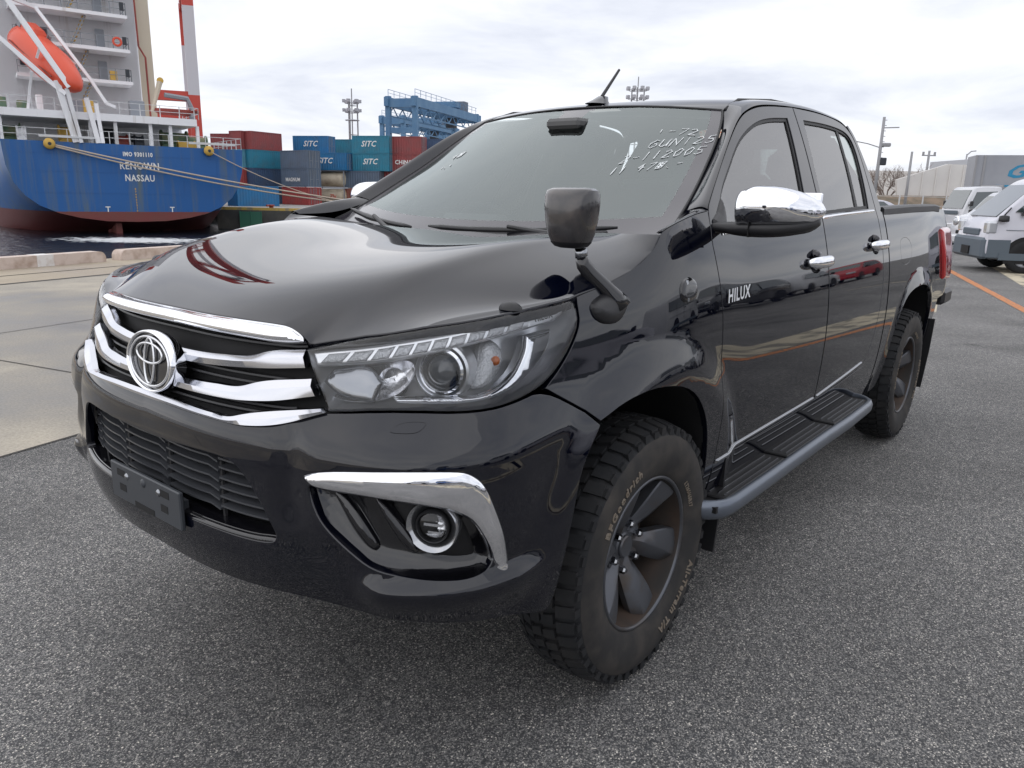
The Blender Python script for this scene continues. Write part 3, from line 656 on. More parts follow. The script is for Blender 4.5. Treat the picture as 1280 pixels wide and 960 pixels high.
b3 = [(0, .886), (.15, .886), (.28, .885), (.39, .885), (.49, .897), c_((.588, .930)), c_((.576, .938)), (.50, .922), (.385, .905), (.355, .898), (.28, .896), (.15, .900), (0, .902)]
bar2('grille_bar', [(0, .982), (.10, .983), (.20, .987), (.30, .993), (.42, 1.002), (.516, 1.012)], [(0, 1.008), (.12, 1.009), (.25, 1.015), (.36, 1.025), (.40, 1.036), (.507, 1.050)], -.006, gr)
bar2('grille_bar', [(0, .923), (.10, .924), (.24, .925), (.36, .929), (.45, .938), (.553, .958)], [(0, .943), (.12, .945), (.25, .950), (.34, .956), (.385, .969), (.535, .992)], -.003, gr)
bar2('grille_bar', [(0, .887), (.15, .888), (.28, .886), (.39, .885), (.49, .899), (.588, .931)], [(0, .900), (.15, .900), (.28, .896), (.345, .896), (.38, .905), (.577, .938)], .006, gr, rid=.45, dep=.008)
# fine black slats between the chrome bars
for z0, z1, n in ((1.048, 1.060, 2), (.962, .978, 2), (.906, .920, 2)):
    for k in range(n):
        z = z0+(z1-z0)*k/(n-1) if n > 1 else z0
        panel('slat', full([(0, z-.002), (.46, z), c_((.50, z+.004)), c_((.50, z+.007)), (.46, z+.003), (0, z+.001)]), 'black', gr, 1, off=-.020, res=.05, flange=.02, edge=.02)
# lower mesh: rows of slats that step at three stations
lg = panel('lower_grille_backing', full([(0, .61), (.40, .605), c_((.50, .62)), (.47, .70), (.40, .80), (.34, .825), (0, .82)]), 'matte', T, 1, off=-.075, res=.05, flange=.0)
segs = [(-.52, -.40), (-.40, -.175), (-.175, .045), (.045, .275), (.275, .52)]
rows = [.782, .760, .734, .711, .688, .664]
segs = [(-.50, -.275), (-.275, -.045), (-.045, .175)]; segs = [(-.50, -.39), (-.39, -.17), (-.17, .05), (.05, .275), (.275, .50)]
for ri, z in enumerate(rows):
    for a0, a1 in segs:
        lim = float(np.interp(z, [.60, .645, .73, .785, .81], [.475, .478, .43, .385, .33]))+.03
        x0, x1 = max(a0, -lim), min(a1, lim)
        if x1-x0 < .02: continue
        s_ = np.linspace(x0+.002, x1-.002, 8); ofs = -.034-.0*s_; bow = .004*np.sin(np.linspace(0, PI, 8)); zz = z+.0*s_
        # the slat drops at its inboard end in a short hook
        dz = np.where(s_ > x1-.03, -.010, 0) if a1 > 0.06 or a1 < .06 else 0
        zz = z+dz
        V = []
        for i in range(8):
            for of, dzz in ((ofs[i]+bow[i], -.002), (ofs[i]+bow[i], .0025), (ofs[i]-.03, .006), (ofs[i]-.03, .001)):
                V.append(sk(np.array([s_[i]]), np.array([zz[i]+dzz]), of)[0])
        F = []
        for i in range(7):
            for j in range(4): F.append((i*4+j, (i+1)*4+j, (i+1)*4+(j+1) % 4, i*4+(j+1) % 4))
        F += [(0, 1, 2, 3), (31, 30, 29, 28)]
        mk('slat', V, F, 'slat', lg, smooth=False)
for s0 in (-.39, -.17, .05, .275):
    pts = [sk(np.array([s0]), np.array([z]), -.046)[0] for z in np.linspace(.635, .80, 8)]
    MB().tube(pts, .006, 6).build('mesh_post', 'black', lg)
lip = [(0, .618), (.25, .618), (.40, .616), (.470, .622), c_((.484, .632)), (.474, .640), (.40, .631), (.25, .633), (0, .634)]
panel('lower_lip', full(lip), 'gloss', T, 1, off=-.012, dome=(.012, .010), res=.02, flange=.05, edge=.01)
# ---------------------------------------------------------------- emblem: three ovals in a ring on a dark disc
em = bpy.data.objects.new('emblem', None); COL.objects.link(em); em.parent = T
ec = np.array([.953, .012, .972]); en = Vector((1, 0, .10)).normalized(); er = Vector((0, 1, 0)); eu = en.cross(er)
def ep(u, v, w=0): return ec+u*np.array(er)+v*np.array(eu)+w*np.array(en)
A, B = .113, .077; n = 64; b = MB()
prof = [(.90, -.03), (1.0, -.006), (1.0, .0), (.975, .010), (.93, .013), (.885, .008), (.865, -.002)]
V = [ep((A-(1-r)*.075)*math.cos(2*PI*i/n), (B-(1-r)*.075)*math.sin(2*PI*i/n), h) for i in range(n) for r, h in prof]
k = len(prof); F = [(i*k+j, ((i+1) % n)*k+j, ((i+1) % n)*k+j+1, i*k+j+1) for i in range(n) for j in range(k-1)]
mk('chrome_ring', V, F, 'chrome', em)
V = [ep(0, 0, .004)]; F = []
for rr, h in ((.5, .003), (1, -.001)):
    V += [ep((A-.0095)*rr*math.cos(2*PI*i/n), (B-.0095)*rr*math.sin(2*PI*i/n), h) for i in range(n)]
F = [(0, 1+i, 1+(i+1) % n) for i in range(n)]+[(1+i, 1+n+i, 1+n+(i+1) % n, 1+(i+1) % n) for i in range(n)]
mk('dark_disc', V, F, 'emdisc', em)
def oval(u0, v0, a, b_, r): return [ep(u0+a*math.cos(t), v0+b_*math.sin(t), .008) for t in np.linspace(0, 2*PI, 40, endpoint=False)]
for u0, v0, a, b_, r in ((0, .0, .094, .060, .0032), (0, .020, .062, .024, .0032), (0, .001, .024, .056, .0032)):
    MB().tube(oval(u0, v0, a, b_, r), r, 8, close=True).build('oval', 'silver', em, smooth=True)
# ---------------------------------------------------------------- number plate bracket
def plq(u, v, w=0): return np.array([1.000+w-.02*0, u, .640+v])
pb = MB().box((1.000, .012, .640), (.012, .352, .098), ch=.003); pb.box((.985, .012, .63), (.03, .30, .05))
plate = pb.build('plate_bracket', 'plate', T)
for yy, zz, w_, h_ in ((-.105, .667, .042, .018), (.118, .667, .042, .018), (-.10, .628, .034, .019), (.112, .628, .034, .019), (.01, .600, .10, .016)):
    MB().box((1.0062, yy, zz), (.0012, w_, h_)).build('slot', 'matte', plate)
for yy, zz, r in ((-.075, .663, .010), (.088, .663, .010), (.012, .668, .012)):
    MB().lathe([(0, .004), (r*.6, .004), (r, .0), (r, -.004)], 16, (1.0062, yy, zz), 'x').build('bolt' if r < .011 else 'boss', 'dchrome' if r < .011 else 'plate', plate, smooth=True)
# ---------------------------------------------------------------- hood
ZF = lambda s_: np.interp(s_, [0, .30, .44, .50, .52]+[h[0] for h in HT[1:]], [1.099, 1.099, 1.097, 1.078, 1.062]+[h[1]+.003 for h in HT[1:]])
seam = [(1.321, 1.152), (1.36, 1.160), (1.47, 1.1765), (1.575, 1.203), (1.672, 1.247), (1.718, 1.289)]
sm3 = [sk(np.array([a]), np.array([b_]))[0] for a, b_ in seam]
vst = [0, .30, .50, .63, .98, 1.321]
fr3 = [sk(np.array([a]), np.array([float(ZF(a))]))[0] for a in vst]
HN = [[fr3[0], fr3[1], fr3[2], fr3[3], fr3[4], fr3[5]],
      [(.745, 0, 1.156), (.72, .29, 1.167), (.655, .49, 1.180), (.62, .585, 1.163), (.49, .745, 1.146), sm3[1]],
      [(.54, 0, 1.202), (.51, .29, 1.214), (.47, .515, 1.229), (.44, .61, 1.211), (.345, .765, 1.182), sm3[2]],
      [(.33, 0, 1.233), (.31, .30, 1.246), (.28, .54, 1.262), (.26, .635, 1.246), (.19, .770, 1.217), sm3[3]],
      [(.14, 0, 1.253), (.12, .31, 1.263), (.09, .565, 1.278), (.075, .655, 1.268), (.04, .775, 1.247), sm3[4]],
      [(-.035, 0, 1.265), (-.04, .30, 1.270), (-.07, .57, 1.281), (-.075, .66, 1.284), (-.07, .75, 1.287), sm3[5]]]
HN = [[np.array(p, float) for p in r] for r in HN]
full_net = [[p*np.array([1, -1, 1]) for p in r[::-1]]+r[1:] for r in HN]
hf0 = netsurf(full_net)
seam_t = np.array([s_[0] for s_ in seam]); 
def hood_f(u, v, off=0.0):
    u = np.asarray(u, float).ravel(); v = np.asarray(v, float).ravel(); P = hf0(u, v, 0)
    w = np.abs(v-5); sg = np.where(v < 5, -1, 1)
    s_ = np.interp(w, range(6), vst); F3 = sk(s_, ZF(s_)); F3[:, 1] *= sg
    # front edge correction
    F0 = hf0(np.zeros_like(v), v, 0); k = np.clip(1-u/1.0, 0, 1)**3; P = P+(F3-F0)*k[:, None]
    ss = np.interp(u, range(6), [a[0] for a in seam]); zz = np.interp(u, range(6), [a[1] for a in seam]); S3 = sk(ss, zz); S3[:, 1] *= sg
    S0 = hf0(u, 5+5*sg, 0); k = np.clip((w-4), 0, 1)**3*np.clip(u, 0, 1); P = P+(S3-S0)*k[:, None]
    return P
def hood_norm(U, V_):
    e = .02; a = hood_f(np.clip(U+e, 0, 5), V_)-hood_f(np.clip(U-e, 0, 5), V_); b_ = hood_f(U, np.clip(V_+e, 0, 10))-hood_f(U, np.clip(V_-e, 0, 8))
    n_ = np.cross(a, b_); n_ /= np.linalg.norm(n_, axis=1)[:, None]; n_[n_[:, 2] < 0] *= -1; return n_
nu, nv = 70, 120
uu = np.linspace(.012, 4.97, nu); vv = np.linspace(.02, 9.98, nv)
U, V_ = np.meshgrid(uu, vv, indexing='ij'); U = U.ravel(); V_ = V_.ravel(); P3 = hood_f(U, V_); NN = hood_norm(U, V_)
# smooth the normals a little over the grid
G_ = NN.reshape(nu, nv, 3)
for _ in range(3):
    K = G_.copy(); K[1:-1, 1:-1] = (G_[1:-1, 1:-1]*2+G_[:-2, 1:-1]+G_[2:, 1:-1]+G_[1:-1, :-2]+G_[1:-1, 2:])/6; G_ = K
NN = G_.reshape(-1, 3); NN /= np.linalg.norm(NN, axis=1)[:, None]
F = [q[::-1] for q in grid_faces(nu, nv)]
t_ = np.cross(P3[F[100][1]]-P3[F[100][0]], P3[F[100][2]]-P3[F[100][0]])
if t_[2] < 0: F = [q[::-1] for q in F]
idx = np.arange(nu*nv).reshape(nu, nv); loop = list(idx[0, :])+list(idx[1:, -1])+list(idx[-1, -2::-1])+list(idx[-2:0:-1, 0])
lp = P3[loop]; ln = NN[loop]; cen = P3.mean(0); tv = np.roll(lp, -1, axis=0)-np.roll(lp, 1, axis=0); tv = np.cross(tv, ln); tv /= np.linalg.norm(tv, axis=1)[:, None]; tv *= np.sign(((lp-cen)*tv).sum(1))[:, None]
r1_ = lp+tv*.002-ln*.0012; r2_ = lp+tv*.0028-ln*.004; r3_ = lp+tv*.0028-ln*.03; base = len(P3); n = len(loop)
VV = np.concatenate([P3, lp, r1_, r2_, r3_]); n1 = ln+tv; n1 /= np.linalg.norm(n1, axis=1)[:, None]; NV = np.concatenate([NN, ln, n1, tv, tv]); FF = list(F)
for r in range(3):
    for i in range(n):
        a, b_ = base+r*n+i, base+r*n+(i+1) % n; q = (a, b_, b_+n, a+n)
        nrm = np.cross(VV[q[1]]-VV[q[0]], VV[q[2]]-VV[q[0]]); FF.append(q if nrm@NV[q[0]] > 0 else q[::-1])
hood = mk('hood', VV, FF, 'paint', T, normals=NV)
for mir in (1, -1):
    c0 = hood_f(np.array([.42]), np.array([5+mir*4.28]))[0]
    b = MB(); V = []
    for i in range(7):
        for j in range(12):
            a = i/6*PI/2; t = 2*PI*j/12; V.append(c0+np.array([.020*math.cos(a)*math.cos(t), .030*math.cos(a)*math.sin(t), .018*math.sin(a)]))
    b.add(V, [(i*12+j, i*12+(j+1) % 12, (i+1)*12+(j+1) % 12, (i+1)*12+j) for i in range(6) for j in range(12)])
    b.build('washer_nozzle', 'black', hood, smooth=True)
# ---------------------------------------------------------------- windscreen and cab top
WE = [(-.235, .768, 1.270), (-.30, .746, 1.300), (-.41, .724, 1.356), (-.53, .700, 1.424), (-.665, .668, 1.504), (-.80, .634, 1.594), (-.915, .592, 1.672), (-.95, .573, 1.698)]
n = len(WE); WN = []
for i, (x, y, z) in enumerate(WE):
    t = (z-1.268)/(1.692-1.268); xc = -.06+(-.885+.06)*t-.0*t*(1-t); zc = 1.212+(1.722-1.212)*t+.05*t*(1-t)
    row = []
    for k in (-1, -.66, -.33, 0, .33, .66, 1): row.append((xc+(x-xc)*k*k, y*k, zc+(z-zc)*abs(k)**2.0))
    WN.append(row)
wf = netsurf(WN)
nu, nv = 40, 60; U, V_ = np.meshgrid(np.linspace(0, n-1, nu), np.linspace(0, 6, nv), indexing='ij')
P3 = wf(U.ravel(), V_.ravel()); e = .01; uu = np.clip(U.ravel(), e, n-1-e); v2 = np.clip(V_.ravel(), e, 6-e)
NN = np.cross(wf(uu+e, v2)-wf(uu-e, v2), wf(uu, v2+e)-wf(uu, v2-e)); NN /= np.linalg.norm(NN, axis=1)[:, None]; NN[NN[:, 2] < 0] *= -1
F = grid_faces(nu, nv); t_ = np.cross(P3[F[0][1]]-P3[F[0][0]], P3[F[0][2]]-P3[F[0][0]])
if t_[2] < 0: F = [q[::-1] for q in F]
wo = mk('windscreen', P3, F, ['glass', 'frit'], T, normals=NN)
kk = 0
for i in range(nu-1):
    for j in range(nv-1):
        yb = min(j, nv-2-j); zt = nu-2-i
        low = P3[i*nv+j][2]
        if yb < 2 or zt < 1 or i < 9 or (zt < 9 and abs(j-(nv-1)/2+1) < 4-zt*.15) or (yb < 3 and zt < 2): wo.data.polygons[kk].material_index = 1
        kk += 1
# rubber line round the glass
edge = [wf(np.array([u]), np.array([6.]))[0] for u in np.linspace(0, n-1, 30)]+[wf(np.array([n-1.]), np.array([v]))[0] for v in np.linspace(6, 0, 40)[1:]]+[wf(np.array([u]), np.array([0.]))[0] for u in np.linspace(n-1, 0, 30)[1:]]
MB().tube(edge, .0045, 6).build('windscreen_seal', 'rubber', T, smooth=True)
DT = [(2.034, 1.350), (2.074, 1.380), (2.245, 1.483), (2.394, 1.576), (2.541, 1.657), (2.660, 1.699), (2.835, 1.732), (3.18, 1.757), (3.513, 1.765), (3.76, 1.757), (3.90, 1.735), (4.02, 1.66)]
D3 = [sk(np.array([a]), np.array([b_+.004]))[0] for a, b_ in DT]
IN = [(-.40, .728, 1.345), (-.45, .718, 1.375), (-.60, .687, 1.461), (-.735, .655, 1.545), (-.87, .615, 1.637), (-.965, .578, 1.700), (-1.13, .553, 1.752), (-1.50, .540, 1.787), (-1.86, .538, 1.796), (-2.10, .540, 1.786), (-2.235, .548, 1.765), (-2.32, .56, 1.70)]
for mir in (1, -1):
    net = []
    for d, i_ in zip(D3, IN):
        d = np.array(d); i_ = np.array(i_); mdl = (d+i_)/2; t = (i_-d); out_ = np.array([.25, .75, .55]); out_ = out_-t*(out_@t)/(t@t); out_ /= np.linalg.norm(out_)
        w = np.linalg.norm(t); net.append([d, d+(t*.28)+out_*w*.10, d+t*.66+out_*w*.06, i_])
    patch('roof_rail', net, 'paint', T, 60, 14, mir)
    # cowl corner between fender, glass and bonnet
    ft = [(1.722, 1.291), (1.76, 1.305), (1.83, 1.322), (1.93, 1.340), (2.030, 1.349)]
    F3 = [sk(np.array([a]), np.array([b_]))[0] for a, b_ in ft]
    I3 = [(-.085, .805, 1.290), (-.16, .785, 1.292), (-.24, .765, 1.300), (-.32, .745, 1.320), (-.395, .728, 1.343)]
    net = [[f, f*.6+np.array(i_)*.4+np.array([0, .006, .010]), np.array(i_)] for f, i_ in zip(F3, I3)]
    patch('cowl_corner', net, 'paint', T, 24, 12, mir)
rn = []
for k, i_ in enumerate(IN[5:]):
    xc = [-.885, -1.10, -1.50, -1.86, -2.12, -2.26, -2.34][k]; zc = [1.726, 1.768, 1.800, 1.806, 1.797, 1.775, 1.71][k]
    x, y, z = i_; row = []
    for q in (-1, -.8, -.5, 0, .5, .8, 1): row.append((xc+(x-xc)*q*q, y*q*.995, zc+(z-zc)*abs(q)**2.2))
    rn.append(row)
roof = patch('roof', rn, 'paint', T, 40, 50, flip=True)
for mir in (1, -1): MB().tube([(p[0], p[1]*mir, p[2]+.001) for p in IN[5:]], .006, 6).build('roof_channel', 'rubber', roof, smooth=True)
# rear wall of the cab and rear glass
mk('cab_rear_wall', [(-2.32, -.56, 1.69), (-2.32, .56, 1.69), (-2.34, .80, 1.35), (-2.34, -.80, 1.35), (-2.34, .84, .5), (-2.34, -.84, .5), (-2.31, -.40, 1.64), (-2.31, .40, 1.64), (-2.33, .50, 1.38), (-2.33, -.50, 1.38)], [(0, 1, 7, 6), (1, 2, 8, 7), (2, 3, 9, 8), (3, 0, 6, 9), (3, 2, 4, 5)], 'paint', T, smooth=False)
mk('rear_window', [(-2.315, -.41, 1.65), (-2.315, .41, 1.65), (-2.335, .51, 1.37), (-2.335, -.51, 1.37)], [(0, 1, 2, 3)], 'sglass', T, smooth=False)
# cowl panel with grille under the glass, wipers
cw = [[(-.02, y, 1.235-.02), (-.09, y*.98, 1.222), (-.15, y*.95, 1.19)] for y in np.linspace(-.76, .76, 9)]
patch('cowl_panel', cw, 'black', T, 20, 6)
for y0, y1, L_ in ((.60, -.10, 1), (-.18, -.70, 1)):
    w = bpy.data.objects.new('wiper', None); COL.objects.link(w); w.parent = T
    def wp(y, h):   # a point on the glass
        v = 3+3*y/.74; lo, hi = 0., 3.
        return wf(np.array([h]), np.array([v]))[0]+np.array([.012, 0, .018])
    hs = np.linspace(.62, .95, 12) ; ys = np.linspace(y0, y1, 12)
    ys = np.linspace(y0, y1, 12); hs = np.linspace(.80, .98, 12)
    MB().tube([wp(y, h) for y, h in zip(ys, hs)], [.004]+[.009]*5+[.011]*2+[.009]*3+[.004], 6).build('blade', 'black', w, smooth=True)
    MB().tube([wp(y0-.02, .22)+np.array([.0, 0, .0]), wp((y0*.75+y1*.25), .5), wp((y0+y1)/2, .86)+np.array([0, 0, .014])], [.013, .010, .007], 8).build('arm', 'black', w, smooth=True)
# camera housing behind the glass
MB().box((-.80, .02, 1.655), (.16, .16, .04), ch=.012).build('mirror_housing', 'trim', T)
MB().box((-.74, .0, 1.575), (.03, .22, .065), ch=.01).build('inner_mirror', 'matte', T)
# ---------------------------------------------------------------- antenna
an = MB(); an.lathe([(.001, .05), (.018, .045), (.030, .02), (.045, .0)], 20, (0, 0, 0), 'z'); V = np.array(an.V); V[:, 0] = V[:, 0]*1.5-V[:, 2]*.9; V[:, 2] *= .75
ab = mk('antenna_base', V+np.array([-1.0, .0, 1.752]), an.F, 'paint', T)
MB().tube([(-1.03, 0, 1.785), (-1.155, .0, 1.905)], [.0075, .0055], 8).build('antenna_rod', 'black', ab)
# ---------------------------------------------------------------- wheels
def make_wheel():
    W = bpy.data.objects.new('wheel', None); COL.objects.link(W); W.parent = T
    half = [(.221, .098), (.229, .113), (.243, .121), (.262, .128), (.285, .133), (.310, .1345), (.332, .131), (.350, .124), (.363, .114), (.372, .102), (.3765, .086), (.378, .05), (.3785, 0)]
    prof = half+[(r, -h) for r, h in half[::-1][1:]]
    ty = MB().lathe(prof, 96); to = ty.build('tyre', ['sidewall', 'tyre'], W, smooth=True)
    np_ = len(prof)
    mi = []
    for i in range(96):
        for j in range(np_-1): mi.append(1 if 7 <= j < np_-8 else 0)
    to.data.polygons.foreach_set('material_index', mi)
    # tread lugs
    b = MB(); nb = 50
    def lug(a0, a1, h0, h1, r0, r1, sk_=0.0, drop=0):
        V = []
        for r in (r0, r1):
            for (a, h) in ((a0, h0), (a1, h0), (a1+sk_, h1), (a0+sk_, h1)):
                rr = r-(drop if (r == r1 and abs(h) > .11) else 0)
                V.append((rr*math.cos(a), h, rr*math.sin(a)))
        F = [(0, 1, 2, 3), (7, 6, 5, 4), (0, 4, 5, 1), (1, 5, 6, 2), (2, 6, 7, 3), (3, 7, 4, 0)]
        if (h1 < h0): F = [f[::-1] for f in F]
        b.add(V, [f[::-1] for f in F])
    for i in range(nb):
        a = 2*PI*i/nb; w = 2*PI/nb
        for sg in (1, -1):
            o = (0 if sg > 0 else w*.5); j = rng.uniform(-.02, .02)*w
            lug(a+o+j, a+o+w*.70+j, sg*.070, sg*.117, .366, .3875, w*.10, .012)
            # sidewall end of the shoulder lug
            if i % 2 == 0: lug(a+o+.1*w, a+o+w*.62, sg*.112, sg*.1250, .350, .3685, w*.05, .0)
            else: lug(a+o+.05*w, a+o+w*.55, sg*.110, sg*.1235, .352, .375, w*.05, .0)
            lug(a+o+w*.2, a+o+w*.80, sg*.024, sg*.062, .366, .389, w*.28)
        lug(a+w*.1, a+w*.72, -.020, .018, .366, .390, w*.22)
    trd = b.build('tread', 'tyre', to)
    for o_ in (to, trd):                                  # inner half of the tyre is shallower
        for v in o_.data.vertices:
            if v.co.y < 0: v.co.y *= .58
    def arc(r0, phi0, dirn=1):
        def f(V):
            # clockwise as seen from outside (+y side): phi from the top, screen right is -x
            phi = phi0+V[:, 0]/r0; r = r0+V[:, 1]
            h = np.interp(r, [.243, .262, .285, .310, .332, .350], [.121, .128, .133, .1345, .131, .124])+.0015+V[:, 2]
            return np.stack([-r*np.sin(phi), h, r*np.cos(phi)], 1)
        return f
    text_on('sidewall_lettering', 'All-Terrain T/A', .036, 'letters', to, arc(.290, math.radians(139)), .0010, .0012, spacing=1.12)
    text_on('sidewall_lettering', 'BFGoodrich', .036, 'letters', to, arc(.290, math.radians(-40)), .0010, .0012, spacing=1.25)
    text_on('sidewall_lettering', 'LT265/65R17', .018, 'letters', to, arc(.255, math.radians(62)), .0002, .0008, spacing=1.1)
    # rim
    R_ = bpy.data.objects.new('rim', None); COL.objects.link(R_); R_.parent = W
    return W, R_, to
W1, _R, _t = make_wheel()
bpy.data.objects.remove(_R)
rim = MB().lathe([(.2245, .100), (.2285, .109), (.2265, .1145), (.221, .1125), (.2165, .102), (.2135, .085), (.205, .060), (.200, .02), (.198, -.10)], 72).build('rim_barrel', 'barrel', W1, smooth=True)
lipo = MB().lathe([(.2295, .100), (.2300, .112), (.2262, .1165), (.2205, .1150), (.2185, .1085)], 72).build('rim_lip', 'rim', W1, smooth=True)
MB().lathe([(0, .0), (.165, .0), (.165, -.02), (0, -.02)], 48).build('brake_disc', 'barrel', W1, smooth=True, sharp=40)
MB().lathe([(.198, -.06), (0, -.065)], 48).build('wheel_back', 'matte', W1)
hub = MB().lathe([(.0, .050), (.030, .050), (.034, .046), (.0345, .040), (.040, .036), (.062, .036), (.086, .040), (.092, .030), (.094, .0)], 48).build('hub', 'rim', W1, smooth=True, sharp=35)
def spoke(k):
    a = 2*PI*k/6+.22; V = []; F = []
    rs = [.045, .075, .105, .14, .175, .205, .221]
    hl = [.022, .030, .038, .046, .052, .053, .050]; top = [.040, .052, .066, .080, .092, .101, .104]; rid = [0, .15, .3, .45, .6, .75, .8]
    for r, w, h, q in zip(rs, hl, top, rid):
        x = (q-.35)*w*1.2
        for u, hh in ((-w, h-.045), (-w, h-.014), (-w+.004, h-.010), (x-.003, h), (x+.003, h-.001), (w-.004, h-.020), (w, h-.024), (w, h-.045)):
            uu = u+.014*math.sin((r-.045)*9)*.5
            ca, sa = math.cos(a), math.sin(a); V.append((r*ca-uu*sa, hh, r*sa+uu*ca))
    n = 8
    for i in range(len(rs)-1):
        for j in range(n-1): F.append((i*n+j, i*n+j+1, (i+1)*n+j+1, (i+1)*n+j))
    F.append(tuple(range(n))[::-1])
    return MB().add(V, F).build('spoke', 'rim', W1, smooth=True, sharp=25)
for k in range(6): spoke(k)
for k in range(6):
    a = 2*PI*k/6+.22+PI/6; x, z = .0695*math.cos(a), .0695*math.sin(a)
    MB().lathe([(0, .062), (.008, .061), (.0115, .056), (.0118, .034)], 6, (x, 0, z)).build('wheel_nut', 'dchrome', W1, sharp=30)
W1.location = (0, .772, .389)
for nm, loc, rz in ((0, (0, -.772, .389), PI), (1, (-3.085, .772, .389), 0), (2, (-3.085, -.772, .389), PI)):
    w = dup(W1, T); w.location = loc; w.rotation_euler = (0, 0 if not nm else .6, rz)
# ---------------------------------------------------------------- running boards
for mir in (1, -1):
    rb = bpy.data.objects.new('running_board', None); COL.objects.link(rb); rb.parent = T
    path = [(-.325, .80), (-.325, .86), (-.335, .905), (-.375, .943), (-.44, .957), (-.8, .958), (-1.5, .958), (-1.98, .957), (-2.06, .945), (-2.115, .905), (-2.135, .85), (-2.135, .80)]
    pr = [(-.012, .018), (-.004, .024), (.006, .025), (.015, .020), (.022, .004), (.019, -.020), (.004, -.040), (-.014, -.046), (-.016, -.01)]
    V = []; n = len(path); pp = np.array(path)
    # resample path smoothly
    tt = np.concatenate([[0], np.cumsum(np.linalg.norm(np.diff(pp, axis=0), axis=1))]); q = np.unique(np.concatenate([np.linspace(0, tt[4], 14), np.linspace(tt[4], tt[7], 6), np.linspace(tt[7], tt[-1], 14)])); P2 = np.stack([pch(tt, pp[:, 0], q), pch(tt, pp[:, 1], q)], 1)
    d = np.gradient(P2, axis=0); d /= np.linalg.norm(d, axis=1)[:, None]; N2 = np.stack([-d[:, 1], d[:, 0]], 1); N2 *= np.where(N2@np.array([0, 0]) >= 0, 1, 1)[:, None]
    if N2[len(q)//2][1] < 0: N2 = -N2
    for p, nn in zip(P2, N2):
        for a, b_ in pr: V.append((p[0]+nn[0]*a, mir*(p[1]+nn[1]*a), .430+b_))
    F = []; k = len(pr)
    for i in range(len(q)-1):
        for j in range(k): F.append((i*k+j, i*k+(j+1) % k, (i+1)*k+(j+1) % k, (i+1)*k+j) if mir < 0 else (i*k+j, (i+1)*k+j, (i+1)*k+(j+1) % k, i*k+(j+1) % k))
    mk('edge_rail', V, F, 'step', rb, smooth=True)
    MB().box((-1.23, mir*.872, .430), (1.80, .15, .02)).build('deck', 'tread', rb)
    for x0, x1 in ((-.40, -.93), (-.96, -1.50), (-1.53, -2.06)):
        b = MB().box(((x0+x1)/2, mir*.879, .443), (abs(x1-x0), .135, .012), ch=.004); pd = b.build('tread_pad', 'tread', rb)
        for k2 in range(5):
            y = .828+k2*.0255; MB().box(((x0+x1)/2, mir*y, .4505), (abs(x1-x0)-.05-.018*(k2 % 2), .0035, .004)).build('tread_line', 'dchrome', pd)
    MB().tube([(-.36, mir*.815, .455), (-2.08, mir*.815, .455)], .014, 8).build('inner_rail', 'step', rb, smooth=True)
    for x in (-.6, -1.2, -1.85): MB().box((x, mir*.68, .42), (.06, .28, .03)).build('bracket', 'black', rb)
# ---------------------------------------------------------------- underside, firewall, liners
u = MB(); u.box((-1.95, 0, .50), (4.3, 1.1, .16)); u.box((.40, 0, .66), (.55, .9, .18)); u.box((.66, 0, .66), (.16, 1.05, .22))
u.build('chassis', 'matte', T)
MB().box((.30, 0, .80), (.9, 1.04, .5)).build('engine_bay', 'matte', T)
MB().add([(.84, -.60, .56), (.84, .60, .56), (.35, .56, .54), (.35, -.56, .54)], [(0, 3, 2, 1)]).build('undertray', 'black', T)
MB().tube([(-3.085, -.70, .389), (-3.085, .70, .389)], .05, 12).tube([(0, -.7, .38), (0, .7, .38)], .035, 10).lathe([(0, -.12), (.10, -.08), (.13, 0), (.10, .08), (0, .12)], 16, (-3.085, 0, .389)).build('axle', 'matte', T, smooth=True)
for x in (0, -3.085):
    for sy in (1, -1): MB().box((x, sy*.50, .75), (.9, .02, .50)).box((x, sy*.68, .985), (.62, .30, .02)).build('inner_wheel_house', 'matte', T)
MB().tube([(-3.2, -.45, .36), (-4.0, -.48, .38), (-4.2, -.5, .38)], .03, 10).build('exhaust', 'black', T, smooth=True)
# ---------------------------------------------------------------- cargo bed inside, tailgate, rear bumper
MB().box((-3.2, 0, .80), (1.66, 1.50, .04)).build('bed_floor', 'black', T)
for sy in (1, -1):
    MB().box((-3.2, sy*.765, 1.06), (1.66, .03, .52)).build('bed_inner_wall', 'paint', T)
    MB().box((-3.09, sy*.64, .93), (1.1, .22, .24), ch=.03).build('wheel_box', 'black', T)
MB().box((-2.40, 0, 1.07), (.05, 1.52, .56), ch=.01).build('bed_front_wall', 'paint', T)
tg = MB().box((-4.17, 0, 1.06), (.07, 1.40, .54), ch=.02).build('tailgate', 'paint', T)
MB().box((-4.165, 0, 1.338), (.085, 1.42, .018), ch=.006).build('top_cap', 'black', tg); MB().box((-4.21, 0, 1.14), (.02, .22, .06), ch=.008).build('tailgate_handle', 'chrome', tg)
rbm = MB().box((-4.24, 0, .66), (.14, 1.60, .12), ch=.03).build('rear_bumper', 'chrome', T)
MB().box((-4.26, 0, .735), (.15, 1.3, .012)).build('step_pad', 'black', rbm)
for sy in (1, -1): MB().box((-4.15, sy*.82, .76), (.26, .12, .10), ch=.02).build('bumper_corner', 'black', rbm)
